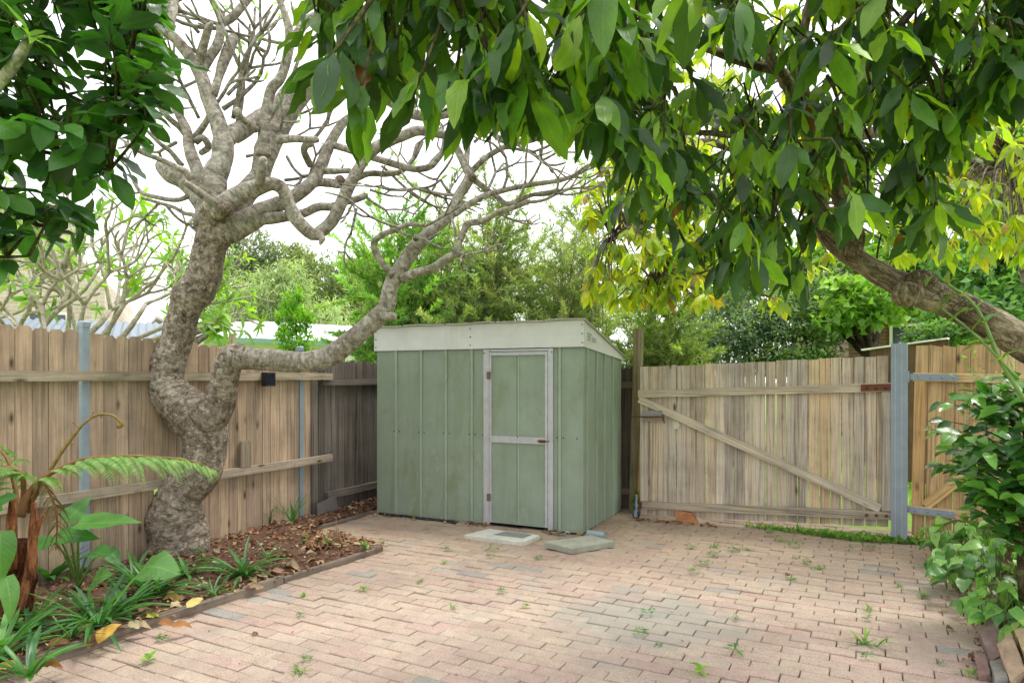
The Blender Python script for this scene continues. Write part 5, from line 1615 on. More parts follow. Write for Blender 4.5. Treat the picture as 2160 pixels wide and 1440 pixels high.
bg_tree('bottlebrush_shrub', 'soft pale green thicket filling the background behind the shed shrubs', P(1010, 800, 12) * np.array((1, 1, 0)),
        [C_(820, 600, 12, 80, 50, 90), C_(900, 570, 12.3, 90, 60, 100), C_(1010, 560, 12, 100, 60, 110), C_(1110, 590, 12.3, 90, 60, 90), C_(1210, 610, 12, 90, 60, 80), C_(1300, 630, 12.2, 80, 60, 70), C_(880, 680, 11.8, 120, 50, 50), C_(1120, 680, 11.8, 140, 50, 50)],
        (0.09, 0.17, 0.17), 15000, [(0.28, 0.35, 0.17), (0.32, 0.39, 0.18), (0.25, 0.32, 0.17), (0.36, 0.38, 0.22)], 0.05, cat='shrub', stems=4, spread=0.33, jit=0.2)
# grey green and dark shrubs behind the gate
bg_tree('camellia_shrub', 'grey green small leaved shrub behind the left part of the wide gate', P(1530, 800, 13) * np.array((1, 1, 0)),
        [C_(1500, 660, 13, 70, 60, 50), C_(1560, 700, 12.6, 80, 60, 60), C_(1470, 730, 12.5, 60, 60, 50), C_(1600, 640, 13.4, 80, 60, 50), C_(1520, 760, 12.6, 90, 60, 50), C_(1620, 730, 12.8, 60, 60, 60)],
        (0.07, 0.13, 0.45), 12000, [(0.15, 0.22, 0.14), (0.20, 0.28, 0.18), (0.09, 0.15, 0.09), (0.26, 0.33, 0.21)], 0.07, cat='shrub', stems=3, spread=0.2)
bg_tree('camellia_shrub', 'mid green leafy shrub behind the right part of the wide gate', P(1700, 800, 12.5) * np.array((1, 1, 0)),
        [C_(1690, 730, 12.2, 70, 60, 50), C_(1680, 660, 12.6, 80, 60, 50), C_(1760, 680, 12.8, 60, 60, 40), C_(1740, 620, 13, 80, 60, 50), C_(1690, 770, 12.2, 70, 50, 40)],
        (0.07, 0.13, 0.45), 10000, [(0.14, 0.24, 0.09), (0.20, 0.31, 0.11), (0.09, 0.16, 0.07), (0.26, 0.36, 0.16)], 0.07, cat='shrub', stems=3, spread=0.2)
bg_tree('maple_tree', 'bright lime green tree with a dark trunk behind the gate', P(1838, 800, 11.5) * np.array((1, 1, 0)),
        [C_(1780, 560, 15, 90, 70, 60), C_(1860, 590, 15, 80, 70, 60), C_(1700, 590, 15.5, 80, 60, 60), C_(1900, 540, 15.5, 80, 70, 60), C_(1620, 560, 16, 80, 60, 60), C_(1830, 640, 11.8, 110, 60, 50), C_(1790, 670, 12.2, 60, 60, 30), C_(1540, 600, 16, 70, 60, 50), C_(1960, 600, 15, 60, 60, 60)],
        (0.12, 0.22, 0.62), 12000, [(0.20, 0.36, 0.06), (0.26, 0.42, 0.08), (0.15, 0.29, 0.05)], 0.13, bark=M_BARK_DK, spread=0.22, trunk_top=P(1838, 600, 12.5))
bg_tree('maple_tree', 'deep green tree behind the thick bough at the right edge', P(2120, 800, 13) * np.array((1, 1, 0)),
        [C_(2060, 560, 13, 90, 70, 70), C_(2130, 470, 13, 90, 70, 80), C_(2080, 660, 12.6, 80, 70, 60), C_(2200, 600, 13, 100, 80, 90), C_(2000, 690, 13, 50, 60, 50), C_(2150, 330, 13.5, 110, 70, 90), C_(2020, 400, 14, 80, 70, 70), C_(2100, 200, 14, 110, 70, 90)],
        (0.12, 0.22, 0.6), 14000, [(0.13, 0.28, 0.08), (0.18, 0.35, 0.10), (0.10, 0.21, 0.07), (0.23, 0.40, 0.13)], 0.16, bark=M_BARK_DK, spread=0.22)
bg_tree('ivy_shrub', 'pale leafy creeper hanging over the far wall near the steel post', P(1950, 800, 10.5) * np.array((1, 1, 0)),
        [C_(1960, 715, 10.5, 50, 40, 26), C_(2010, 700, 10.2, 40, 40, 30), C_(1970, 760, 10.4, 50, 40, 30)],
        (0.06, 0.12, 0.5), 2400, [(0.13, 0.25, 0.08), (0.18, 0.31, 0.10), (0.09, 0.17, 0.07)], 0.03, cat='shrub', stems=2)

# yellow green avocado beyond the gate with big drooping leaves
def yellow_tree():
    base = np.array((6.9, 8.6, 0.0))
    o = empty('avocado_tree', tuple(base), 0, 'yellow green broad leaved tree with orange new growth beyond the fence', 'tree')
    r = random.Random(23)
    m = MB(); sk = []
    def br(seq, Y0, Y1):
        p, q = limb_pts(seq, Y0, Y1, 0.1); m.tube(p, q, 9); sk.append(p)
    m.tube(crom([base, base + np.array((-.05, 0, 1.4)), P(2130, 420, 8.4)], 0.15), np.linspace(0.15, 0.09, len(crom([base, base + np.array((-.05, 0, 1.4)), P(2130, 420, 8.4)], 0.15))), 12)
    br([(2130, 420, 30), (1850, 330, 26), (1650, 420, 22), (1500, 420, 18), (1380, 460, 12), (1290, 500, 7)], 8.4, 6.8)
    br([(2130, 420, 30), (1900, 280, 26), (1650, 330, 22), (1480, 300, 16), (1350, 340, 8)], 8.4, 7.2)
    br([(2130, 420, 30), (1960, 220, 26), (1760, 250, 22), (1650, 150, 16), (1500, 100, 8)], 8.4, 7.2)
    br([(2130, 420, 30), (2080, 370, 22), (2030, 330, 16), (2120, 320, 8)], 8.4, 6.8)
    br([(2130, 420, 30), (2100, 250, 24), (2060, 130, 16), (2060, 60, 8)], 8.4, 7.2)
    br([(1500, 420, 16), (1430, 530, 12), (1380, 600, 6)], 7.5, 6.9)
    SK = np.vstack(sk)
    out = []; tw = MB()
    def cl(px, py, Y):
        tip = P(px, py, Y); q = nearest(tip, SK); v = tip - q
        st = q if np.linalg.norm(v) < 1.2 else tip - unit(v) * 1.2
        pts = crom([st, (st + tip) / 2 + np.array((0, 0, 0.10)), tip], 0.12)
        tw.tube(pts, np.linspace(0.012, 0.005, len(pts)), 5)
        whorl(tip, unit(pts[-1] - pts[-2]), r, r.randint(7, 10), 0.12, 0.20, out, 0.45)
    for _ in range(130): cl(r.uniform(1235, 1480), r.uniform(330, 640), r.uniform(6.3, 7.6))
    for _ in range(70): cl(r.uniform(1330, 1780), r.uniform(230, 640), r.uniform(5.4, 6.8))
    for _ in range(60): cl(r.uniform(1400, 1760), r.uniform(250, 540), r.uniform(6.8, 8.2))
    for _ in range(60): cl(r.uniform(1350, 1980), r.uniform(0, 300), r.uniform(6.8, 8.2))
    for _ in range(170): cl(r.uniform(1900, 2240), r.uniform(190, 540), r.uniform(5.2, 7.2))
    for x, y in ((1250, 590), (1270, 640), (1300, 650), (1330, 600), (1290, 540), (1240, 480), (1260, 400), (1285, 370), (1470, 690 - 40), (1500, 640)): cl(x, y - 20, 6.4)
    for a in tw.v: m.v.append(a)
    m.f.extend([tuple(i + m.n for i in f) for f in tw.f]); m.c.extend(tw.c); m.uv.extend(tw.uv); m.b.extend(tw.b); m.n += tw.n
    m.build('trunk', M_BARK_BG, o, True, True)
    pos = np.array([x[0] for x in out]); d = np.array([x[1] for x in out]); nr = np.array([x[2] for x in out]); ln = np.array([x[3] for x in out])
    N = len(pos)
    col = pick([(0.40, 0.50, 0.04), (0.50, 0.57, 0.05), (0.30, 0.43, 0.05), (0.56, 0.58, 0.07), (0.24, 0.35, 0.06)], N)
    og = rng.random(N) < 0.06
    col[og] = pick([(0.42, 0.26, 0.05), (0.40, 0.30, 0.05), (0.36, 0.20, 0.07)], og.sum())
    gy = rng.random(N) < 0.07
    col[gy] = pick([(0.20, 0.22, 0.18), (0.14, 0.18, 0.13)], gy.sum())
    make_leaves('crown', 'lance', pos, d, nr, ln, ln * 0.36, col, M_LEAF_Y, o, 5, rng.uniform(0.1, 0.5, N), 0.2, 0.06)
M_LEAF_Y = leaf_mat('yellow_green_leaf', trans=0.5, rough=0.42, tcol=(1.7, 1.75, 0.45), vein=0.2)
yellow_tree()

# ---------------------------------------------------------------- buildings beyond
M_CREAM = plain_mat('cream_wall', srgb(236, 234, 226), rough=0.8, var=0.06, vscale=2)
M_TRIM = plain_mat('green_trim', srgb(120, 158, 140), rough=0.6, var=0.1)
M_METALROOF = plain_mat('pale_metal_roof', srgb(214, 218, 222), rough=0.5, var=0.08, vscale=3)
M_CORR = plain_mat('corrugated_steel', srgb(112, 126, 138), rough=0.45, metal=0.3, var=0.15, vscale=4)
M_PANE = plain_mat('window_glass', (0.05, 0.06, 0.07), rough=0.1, var=0.1, spec=0.6)
def brick_wall_mat(name, c1, c2, mortar):
    m, nt, b, out = new_mat(name)
    t = N_(nt, 'ShaderNodeTexBrick', Scale=1.0)
    t.inputs['Color1'].default_value = (*c1, 1); t.inputs['Color2'].default_value = (*c2, 1); t.inputs['Mortar'].default_value = (*mortar, 1)
    t.inputs['Brick Width'].default_value = 0.24; t.inputs['Row Height'].default_value = 0.086; t.inputs['Mortar Size'].default_value = 0.010
    tc = nt.nodes.new('ShaderNodeTexCoord'); sp = nt.nodes.new('ShaderNodeSeparateXYZ'); cb = nt.nodes.new('ShaderNodeCombineXYZ')
    nt.links.new(tc.outputs['Object'], sp.inputs[0]); nt.links.new(sp.outputs[0], cb.inputs[0]); nt.links.new(sp.outputs[2], cb.inputs[1])
    nt.links.new(cb.outputs[0], t.inputs['Vector'])
    n = noise_tex(nt, tc.outputs['Object'], 3, 5)
    nt.links.new(mixc(nt, 'MULTIPLY', 1.0, t.outputs['Color'], ramp(nt, n, [(0.3, 0.8), (0.7, 1.12)])), b.inputs['Base Color'])
    b.inputs['Roughness'].default_value = 0.9
    return m
M_BRICKH = brick_wall_mat('house_brick', srgb(204, 188, 172), srgb(192, 172, 154), srgb(206, 200, 190))
M_BRICKD = brick_wall_mat('dark_house_brick', srgb(120, 84, 66), srgb(104, 70, 54), srgb(130, 116, 102))

# white house with green trim, seen over the left fence
def white_house():
    p0 = P(430, 798, 15.5); p1 = P(960, 798, 20.0)
    ang = math.atan2(p1[1] - p0[1], p1[0] - p0[0]); L = float(np.linalg.norm((p1 - p0)[:2]))
    o = empty('white_house', (p0[0], p0[1], 0), ang, 'low white house with pale metal roof and green trim beyond the brown fence', 'house')
    m = MB(); m.box(0, L, 0, 6, 0, 2.30); m.build('wall', M_CREAM, o)
    m = MB()
    V = [(-0.3, -0.35, 2.28), (L + .3, -0.35, 2.28), (L + .3, 3, 2.95), (-0.3, 3, 2.95), (-0.3, -0.35, 2.34), (L + .3, -0.35, 2.34), (L + .3, 3, 3.02), (-0.3, 3, 3.02), (L + .3, 6.3, 2.34), (-.3, 6.3, 2.34), (L + .3, 6.3, 2.28), (-.3, 6.3, 2.28)]
    m.add(V, [(4,5,6,7), (0,3,2,1), (0,1,5,4), (7,6,8,9), (3,11,10,2), (9,8,10,11), (0,4,7,3), (1,2,6,5), (3,7,9,11), (2,10,8,6)])
    m.build('roof', M_METALROOF, o)
    m = MB(); m.box(-0.35, L + 0.35, -0.45, -0.355, 2.22, 2.33); m.build('gutter', M_TRIM, o)
    for x in (0.5, 1.9, 3.2, 4.7):
        m = MB(); m.box(x, x + 0.07, -0.03, -0.002, 0, 2.2); m.build('downpipe', M_TRIM, o)
    for x, z in ((5.05, 1.66), (2.3, 1.5)):
        f = MB(); f.box(x, x + 0.62, -0.04, -0.002, z - 0.5, z + 0.45); fo = f.build('window', M_CREAM, o)
        g = MB(); g.box(x + 0.10, x + 0.52, -0.055, -0.0405, z - 0.4, z + 0.35); g.build('pane', M_PANE, fo)
    return o
white_house()
# higher pale roof behind
p0 = P(560, 798, 24)
o = empty('neighbour_house', (p0[0], p0[1], 0), 0.3, 'far house showing only a pale grey roof behind the conical shrub', 'house')
m = MB(); m.box(0, 6.4, 0, 5, 0, 2.7); m.build('wall', M_CREAM, o)
m = MB(); m.add([(-.3, -.3, 2.65), (6.7, -.3, 2.65), (6.7, 5.3, 2.65), (-.3, 5.3, 2.65), (1.6, 2.5, 3.45), (4.8, 2.5, 3.45)], [(0, 1, 5, 4), (1, 2, 5), (2, 3, 4, 5), (3, 0, 4), (3, 2, 1, 0)])
m.build('roof', M_METALROOF, o)
# corrugated shed roof at far left
def corr_roof():
    p0 = P(-260, 798, 8.2)
    ang = ANG_F - 0.62
    o = empty('neighbour_shed', (p0[0], p0[1], 0), ang, 'low lean-to with blue grey corrugated roof behind the brown fence at left', 'shed')
    m = MB(); m.box(0, 3.0, 0.0, 2.4, 0, 1.80); m.build('wall', M_CREAM, o)
    V, Fq = [], []
    n = 150
    for i in range(n + 1):
        x = -0.2 + 3.4 * i / n; w = 0.02 * math.sin(i * 2 * math.pi / 5.0)
        V += [(x, -0.25, 1.84 + w), (x, 2.5, 2.36 + w)]
    for i in range(n): Fq.append((i*2, i*2+2, i*2+3, i*2+1))
    m = MB(); m.add(V, Fq); m.build('roof', M_CORR, o, smooth=True)
    m = MB(); m.box(-0.2, 3.2, -0.36, -0.26, 1.72, 1.83); m.build('gutter', M_CORR, o)
corr_roof()
# brick house at the far left
def brick_house():
    p0 = P(-330, 798, 13.0)
    o = empty('brick_house', (p0[0], p0[1], 0), 0.42, 'tan brick house mostly hidden behind the dark leaves at left', 'house')
    m = MB(); m.box(0, 4.3, 0, 6, 0, 3.5); m.prism_y([(0, 3.5), (4.3, 3.5), (2.7, 5.1), (1.6, 5.1)], 0.002, 6)
    m.build('wall', M_BRICKH, o)
    m = MB(); m.box(3.1, 3.7, 0.3, 0.9, 3.4, 5.15); m.build('chimney', M_BRICKH, o)
    for x, z in ((2.9, 2.35),):
        f = MB(); f.box(x, x + 0.75, -0.05, -0.003, z - 0.7, z + 0.45); fo = f.build('window', M_CREAM, o)
        g = MB(); g.box(x + 0.06, x + 0.69, -0.062, -0.052, z - 0.64, z + 0.39); g.build('pane', M_PANE, fo)
brick_house()
p0 = P(490, 798, 9.0)
o = empty('neighbour_post', (p0[0], p0[1], 0), 0.4, 'square tan timber post top showing above the fence right of the trunk', 'post')
m = MB(); m.box(-0.045, 0.045, -0.045, 0.045, 0, 1.99, srgb(206, 184, 150)); m.build('post_body', M_GATE_V, o)
# dark brick house far right behind the gate
def right_house():
    p0 = P(1790, 798, 17.0)
    o = empty('brick_house', (p0[0], p0[1], 0), -0.12, 'brown brick house with a window behind the steel gate post', 'house')
    m = MB(); m.box(0, 6.0, 0, 5, 0, 3.4); m.build('wall', M_BRICKD, o)
    f = MB(); f.box(0.95, 2.2, -0.05, -0.003, 1.9, 2.75); fo = f.build('window', M_CREAM, o)
    g = MB(); g.box(1.02, 1.54, -0.062, -0.052, 1.97, 2.68); g.box(1.60, 2.13, -0.062, -0.052, 1.97, 2.68); g.build('pane', M_PANE, fo)
    m = MB(); m.add([(-.3, -.4, 3.4), (6.3, -.4, 3.4), (6.3, 5.4, 3.4), (-.3, 5.4, 3.4), (1.5, 2.5, 4.9), (4.5, 2.5, 4.9)], [(0, 1, 5, 4), (1, 2, 5), (2, 3, 4, 5), (3, 0, 4), (3, 2, 1, 0)])
    m.build('roof', plain_mat('tile_roof', srgb(130, 96, 80), rough=0.9, var=0.2), o)
right_house()
p0 = P(1835, 798, 9.6); p1 = P(2000, 798, 8.9)
o = empty('lean_to_roof', (p0[0], p0[1], 0), math.atan2(p1[1]-p0[1], p1[0]-p0[0]), 'brown timber screen with a pale sloping capping behind the steel gate post', 'screen')
Ls = float(np.linalg.norm((p1-p0)[:2]))
m = MB(); m.add([(0, 0, 0), (Ls, 0, 0), (Ls, 0.03, 0), (0, 0.03, 0), (0, 0, 1.80), (Ls, 0, 1.91), (Ls, 0.03, 1.91), (0, 0.03, 1.80)], [(0,1,5,4), (1,2,6,5), (2,3,7,6), (3,0,4,7), (4,5,6,7), (3,2,1,0)], srgb(112, 88, 70))
m.build('boards', M_OLD_V, o)
m = MB(); m.add([(-.1, -0.05, 1.795), (Ls, -0.05, 1.912), (Ls, 0.06, 1.912), (-.1, 0.06, 1.795), (-.1, -0.05, 1.815), (Ls, -0.05, 1.932), (Ls, 0.06, 1.932), (-.1, 0.06, 1.815)], [(0,1,5,4), (1,2,6,5), (2,3,7,6), (3,0,4,7), (4,5,6,7), (3,2,1,0)])
m.build('capping', M_WOOD_H, o)

# ---------------------------------------------------------------- plants in the left bed
M_LEAF_S = leaf_mat('strap_leaf', trans=0.22, rough=0.36, tcol=(1.7, 2.0, 0.6), vein=0.12, spec=0.5)
M_LEAF_E = leaf_mat('philodendron_leaf', trans=0.28, rough=0.36, tcol=(1.7, 2.1, 0.6), vein=0.55, spec=0.5)
M_STEM = plain_mat('green_stalk', srgb(92, 120, 56), rough=0.5, var=0.2)
BZ = 0.055
def strap_clump(px, py, n, L0, L1, label, seed, w=0.024, z=BZ, spread=1.0, cols=((0.05, 0.16, 0.035), (0.07, 0.21, 0.04), (0.10, 0.26, 0.05), (0.06, 0.17, 0.06))):
    b = G(px, py, z)
    o = empty('strappy_plant', tuple(b), 0, label, 'plant', 'strappy clumps in the mulch bed')
    r = random.Random(seed)
    mbv = []
    n = int(n * 1.6)
    for i in range(n):
        a = i * 2.39996 + r.uniform(-.3, .3)
        h = r.uniform(0.35, 1.9)
        d = unit((math.cos(a) * spread, math.sin(a) * spread, h))
        mbv.append((b + np.array((math.cos(a), math.sin(a), 0)) * r.uniform(0.005, 0.03), d, unit((-math.cos(a) * h, -math.sin(a) * h, 1)), r.uniform(L0, L1)))
    pos, d, nr, ln = (np.array(x) for x in zip(*mbv))
    make_leaves('leaves', 'strap', pos, d, nr, ln, w * rng.uniform(0.8, 1.25, n), pick(cols, n), M_LEAF_S, o, 9, rng.uniform(0.15, 0.75, n), 0.35, 0.03)
    return o
strap_clump(-10, 1395, 18, 0.30, 0.46, 'strappy green plant at the near corner of the bed, cut by the left edge', 1)
strap_clump(208, 1322, 24, 0.24, 0.42, 'strappy green clump by the bed edging with a yellow leaf beside it', 2)
strap_clump(322, 1258, 24, 0.24, 0.42, 'strappy green clump in front of the thick trunk below a round leaf', 3)
strap_clump(512, 1216, 20, 0.20, 0.36, 'strappy green clump nearest the paving, right of the tree', 4)
strap_clump(105, 1222, 14, 0.22, 0.34, 'broad bladed green clump near the steel post in the bed', 5, w=0.034)
strap_clump(280, 1222, 14, 0.18, 0.30, 'strappy clump behind the round leaf, close to the fence', 6)
strap_clump(452, 1252, 12, 0.10, 0.20, 'small thin bladed tuft between the two right hand strappy clumps', 7, w=0.010)
strap_clump(616, 1102, 9, 0.22, 0.36, 'upright grassy tuft against the fence below the second steel post', 8, w=0.012, spread=0.35)
strap_clump(150, 1345, 12, 0.16, 0.34, 'thin grassy tuft beside the bed edging left of the strappy clump', 9, w=0.009)
strap_clump(545, 985, 3, 0.10, 0.16, 'thin dark blades sprouting between palings above the lower rail', 10, w=0.012, z=0.62) if False else None

strap_clump(60, 1330, 12, 0.20, 0.36, 'low broad tuft of dark straps at the foot of the tree fern', 21)
strap_clump(262, 1290, 12, 0.18, 0.32, 'strappy tuft squeezed between the two middle clumps by the edging', 22)
strap_clump(395, 1215, 10, 0.16, 0.30, 'short strappy tuft just right of the round leaf', 23)
strap_clump(60, 1425, 12, 0.20, 0.34, 'strappy tuft overhanging the edging at the near left corner', 24)
strap_clump(565, 1175, 8, 0.10, 0.20, 'fine grassy tuft in the mulch right of the tree', 25, w=0.009)
strap_clump(690, 1150, 8, 0.10, 0.18, 'wispy grass by the dead twiggy stem', 26, w=0.007)
def big_leaf(r, b, tip, L, W, nrm, d, out): out.append((tip, d, nrm, L, W))
def aroid(px, py, leaves, label, seed, name='philodendron'):
    """stalks from one base; each leaf: (tip px, tip py, Y, direction, normal, length, width)"""
    b = G(px, py, BZ)
    o = empty(name, tuple(b), 0, label, 'plant')
    m = MB(); L = []
    for (tx, ty, Y, d, nr, ln, wd) in leaves:
        t = P(tx, ty, Y)
        pts = crom([b, b * 0.45 + t * 0.55 + np.array((0, 0, 0.05)), t], 0.03)
        m.tube(pts, np.linspace(0.010, 0.005, len(pts)), 7)
        L.append((t, unit(d), unit(nr), ln, wd))
    m.build('stalks', M_STEM, o, True, True)
    pos, d, nr, ln, wd = (np.array(x) for x in zip(*L))
    make_leaves('leaves', 'heart', pos, d, nr, ln, wd, pick([(0.06, 0.19, 0.04), (0.09, 0.24, 0.05), (0.12, 0.28, 0.07)], len(pos), 0.1), M_LEAF_E, o, 10, rng.uniform(0.1, 0.35, len(pos)), 0.14, 0.035)
    return o
Yb = 4.2
aroid(165, 1238, [(165, 1105, Yb, (1, -.1, .12), (.0, -.55, 1), 0.40, 0.16), (118, 1128, Yb, (1, -.2, .05), (.2, -.7, 1), 0.28, 0.15), (110, 1140, Yb, (-.9, -.4, -.5), (-.4, -.6, 1), 0.24, 0.18), (190, 1165, Yb + .2, (.6, -.3, .1), (.1, -.5, 1), 0.2, 0.14),
                  (200, 1222, Yb - .3, (.5, -.6, .3), (-.3, -.9, .6), 0.17, 0.13), (140, 1100, Yb + .1, (.3, .2, .5), (.2, -.8, .6), 0.2, 0.13), (225, 1160, Yb + .3, (.5, -.3, -.2), (.1, -.6, 1), 0.16, 0.10)], 'clump of arching stalks with large drooping green leaves before the steel post', 1)
aroid(330, 1235, [(300, 1195, 4.3, (.9, -.35, .12), (-.1, -.65, 1), 0.30, 0.25)], 'single large rounded pale green leaf low in the bed before the trunk', 2)
aroid(-20, 1310, [(0, 1120, 3.4, (.12, -.2, -1), (.3, -1, .25), 0.26, 0.16), (12, 1215, 3.4, (.35, -.1, -1), (.8, -.6, .3), 0.24, 0.09), (-30, 1090, 3.4, (-.3, -.1, .8), (.2, -1, .3), 0.3, 0.2), (-20, 1070, 3.6, (.6, -.2, .3), (0, -.7, 1), 0.2, 0.14)], 'large pale veined leaf hanging at the left edge of the picture', 3)

# tree fern
M_FERN = leaf_mat('fern_leaf', trans=0.4, rough=0.5, tcol=(1.7, 1.9, 0.6), vein=0.1)
M_FTRUNK = bark_mat('fern_trunk_fibre', srgb(48, 26, 18), srgb(96, 54, 34), srgb(140, 86, 54), scale=30, crack=0.6, furrow=(3, 3, 0.5))
M_RACHIS = plain_mat('fern_rachis', srgb(122, 84, 48), rough=0.6, var=0.25, vscale=20)
def tree_fern():
    Y = 3.75
    b = P(35, 1330, Y)
    o = empty('tree_fern', (b[0], b[1], 0.0), 0, 'young tree fern with brown cut stalks, one long arching frond and a curled fiddlehead', 'fern')
    m = MB()
    p, q = limb_pts([(20, 1400, 60), (26, 1320, 62), (32, 1250, 64), (40, 1190, 62), (46, 1140, 46)], Y, Y, 0.03)
    m.tube(p, q, 18, amp=0.25, freq=9)
    m.build('trunk', M_FTRUNK, o, True, True)
    for seq in ([(26, 1200, 20), (24, 1120, 20), (28, 1045, 14)], [(66, 1220, 18), (70, 1120, 18), (72, 1060, 9)], [(40, 1290, 16), (60, 1200, 15), (68, 1140, 12)], [(62, 1180, 12), (78, 1120, 10), (92, 1085, 8)], [(18, 1330, 18), (50, 1260, 16), (62, 1210, 12)]):
        m = MB(); p, q = limb_pts(seq, Y - 0.1, Y - 0.1, 0.03); m.tube(p, q, 8, amp=0.1); m.build('cut_stalk', bpy.data.materials.get('stalk_wood') or bark_mat('stalk_wood', srgb(84, 44, 26), srgb(142, 88, 58), srgb(178, 124, 88), scale=18, crack=0.4, furrow=(3, 3, .5)), o, True, True)
    r = random.Random(2)
    def frond(name, seq, Y0, Y1, pin_from, L, nP, col, side=None, droop=0.75, thick=True):
        p, q = limb_pts(seq, Y0, Y1, 0.02)
        m = MB(); m.tube(p, q, 8); m.build('rachis', M_RACHIS, o, True, True)
        droop0 = droop
        n = len(p); pos, d, nr, ln = [], [], [], []
        mm = MB()
        for i in range(nP):
            f = pin_from + (1 - pin_from) * i / (nP - 1)
            k = min(n - 2, int(f * (n - 1)))
            t = unit(p[k + 1] - p[k])
            sd = unit(np.cross(t, (0, 0, 1))) if side is None else unit(side)
            prof = math.sin(math.pi * min(1, (0.16 + 0.84 * (1 - (i / (nP - 1)))) ** 0.9 * 0.62)) * (1.0 if i > 1 else 0.8)
            for s in (-1, 1):
                pl = L * prof * r.uniform(0.82, 1.12)
                droop = droop0 * r.uniform(0.7, 1.35)
                dd = unit(sd * s * 0.8 + t * r.uniform(0.4, 0.75) + np.array((0, 0, r.uniform(-0.05, 0.22))))
                npn = 22
                pp = []
                for j in range(npn + 1):
                    u = j / npn
                    pp.append(p[k] + dd * pl * u * (1 - 0.12 * u) + np.array((0, 0, -droop * pl * u * u * 0.7)))
                pp = np.array(pp)
                mm.tube(pp[::4], np.linspace(0.0026, 0.0008, len(pp[::4])), 4)
                for j in range(1, npn + 1):
                    tt = unit(pp[j] - pp[j - 1])
                    ss = unit(np.cross(tt, (0.0, 0.0, 1.0)) + 1e-6)
                    w = pl * 0.19 * (1 - (j / npn) ** 1.6 * 0.85) * (0.75 + 0.5 * min(1, j / 5))
                    for s2 in (-1, 1):
                        pos.append(pp[j]); d.append(unit(ss * s2 + tt * 0.45 + np.array((0, 0, -0.18)))); nr.append(np.cross(ss, tt)); ln.append(w)
        mm.build('pinna_stalks', M_STEM, o, True, True)
        pos, d, nr = np.array(pos), np.array(d), np.array(nr)
        N = len(pos); ln = np.array(ln)
        nr = np.where((nr[:, 2] < 0)[:, None], -nr, nr)
        simple_leaves('frond', pos, d, nr, ln, ln * 0.26, pick(col, N, 0.15), o, M_FERN, bend=0.2)
    GR = [(0.19, 0.34, 0.09), (0.24, 0.40, 0.12), (0.16, 0.30, 0.07)]
    frond('frond', [(42, 1090, 20), (58, 1045, 15), (95, 1005, 12), (140, 982, 10), (180, 968, 9), (250, 962, 7), (330, 964, 6), (400, 972, 4), (450, 990, 2)], 3.75, 4.1, 0.20, 0.30, 16, GR, droop=0.8)
    frond('frond', [(48, 1070, 12), (50, 1030, 11), (45, 1000, 9), (20, 985, 6), (-20, 985, 4), (-90, 1010, 2)], 3.8, 3.7, 0.3, 0.26, 14, [(0.12, 0.24, 0.05), (0.16, 0.30, 0.06)], droop=0.9)
    frond('frond', [(40, 1085, 12), (30, 1020, 9), (10, 960, 6), (-30, 940, 3), (-80, 960, 2)], 3.9, 4.0, 0.25, 0.22, 12, [(0.12, 0.24, 0.05), (0.17, 0.30, 0.06)], droop=0.9)
    frond('dead_frond', [(60, 1080, 8), (85, 1020, 6), (105, 1040, 5), (120, 1090, 4), (118, 1160, 2)], 3.8, 3.75, 0.3, 0.12, 11, [(0.20, 0.11, 0.05), (0.26, 0.15, 0.07)], droop=1.4)
    # fiddlehead
    p, q = limb_pts([(60, 1070, 10), (95, 1010, 9), (125, 960, 8), (150, 925, 7), (180, 890, 6), (210, 874, 5), (238, 876, 5), (252, 888, 6), (257, 897, 8), (250, 900, 8), (248, 894, 6)], 3.8, 4.0, 0.012)
    m = MB(); m.tube(p, q, 9, amp=0.08, freq=20)
    n = len(p)
    for i in range(int(n * 0.35), n - 6, 6):
        s = 1 if (i // 6) % 2 else -1
        e = p[i] + np.array((0.5 * s, -0.2, 0.7 * (1 if r.random() < .7 else -.6))) * r.uniform(0.025, 0.055)
        m.tube([p[i], e], [0.003, 0.002], 5); m.sphere(e, 0.006, 6, 4)
    m.build('fiddlehead', plain_mat('fiddlehead_stem', srgb(128, 104, 54), rough=0.6, var=0.45, vscale=24), o, True, True)
tree_fern()

# low leafy weeds at the foot of the fence and trunk
def leafy_weed(name, px, py, n, h, L, label, cat='weed', seed=1, z=BZ, cols=((0.12, 0.28, 0.05), (0.17, 0.34, 0.06), (0.09, 0.21, 0.05)), group=None, wid=0.5, b=None):
    b = G(px, py, z) if b is None else b
    o = empty(name, tuple(b), 0, label, cat, group)
    r = random.Random(seed); m = MB(); L_ = []
    for i in range(n):
        a = r.uniform(0, 6.28); hh = h * r.uniform(0.4, 1.0); rr = h * wid * r.uniform(0.2, 1.0)
        t = b + np.array((math.cos(a) * rr, math.sin(a) * rr, hh))
        q = [b + (t - b) * np.array((u, u, 1 - (1 - u) ** 2)) for u in (0, .33, .66, 1)]
        m.tube(q, (0.0018, 0.0015, 0.0012, 0.001), 4)
        for k in range(3):
            a2 = a + r.uniform(-1.5, 1.5)
            L_.append((q[1 + k], unit((math.cos(a2), math.sin(a2), r.uniform(-.1, .5))), unit((r.gauss(0, .3), r.gauss(0, .3), 1)), L * r.uniform(.6, 1.1)))
    m.build('stems', M_STEM, o, True, True)
    pos, d, nr, ln = (np.array(x) for x in zip(*L_))
    make_leaves('leaves', 'ovate', pos, d, nr, ln, ln * 0.6, pick(cols, len(pos)), M_LEAF_BG, o, 3, 0.2, 0.15, 0.03)
    return o
WG = 'leafy weeds along the fence foot'
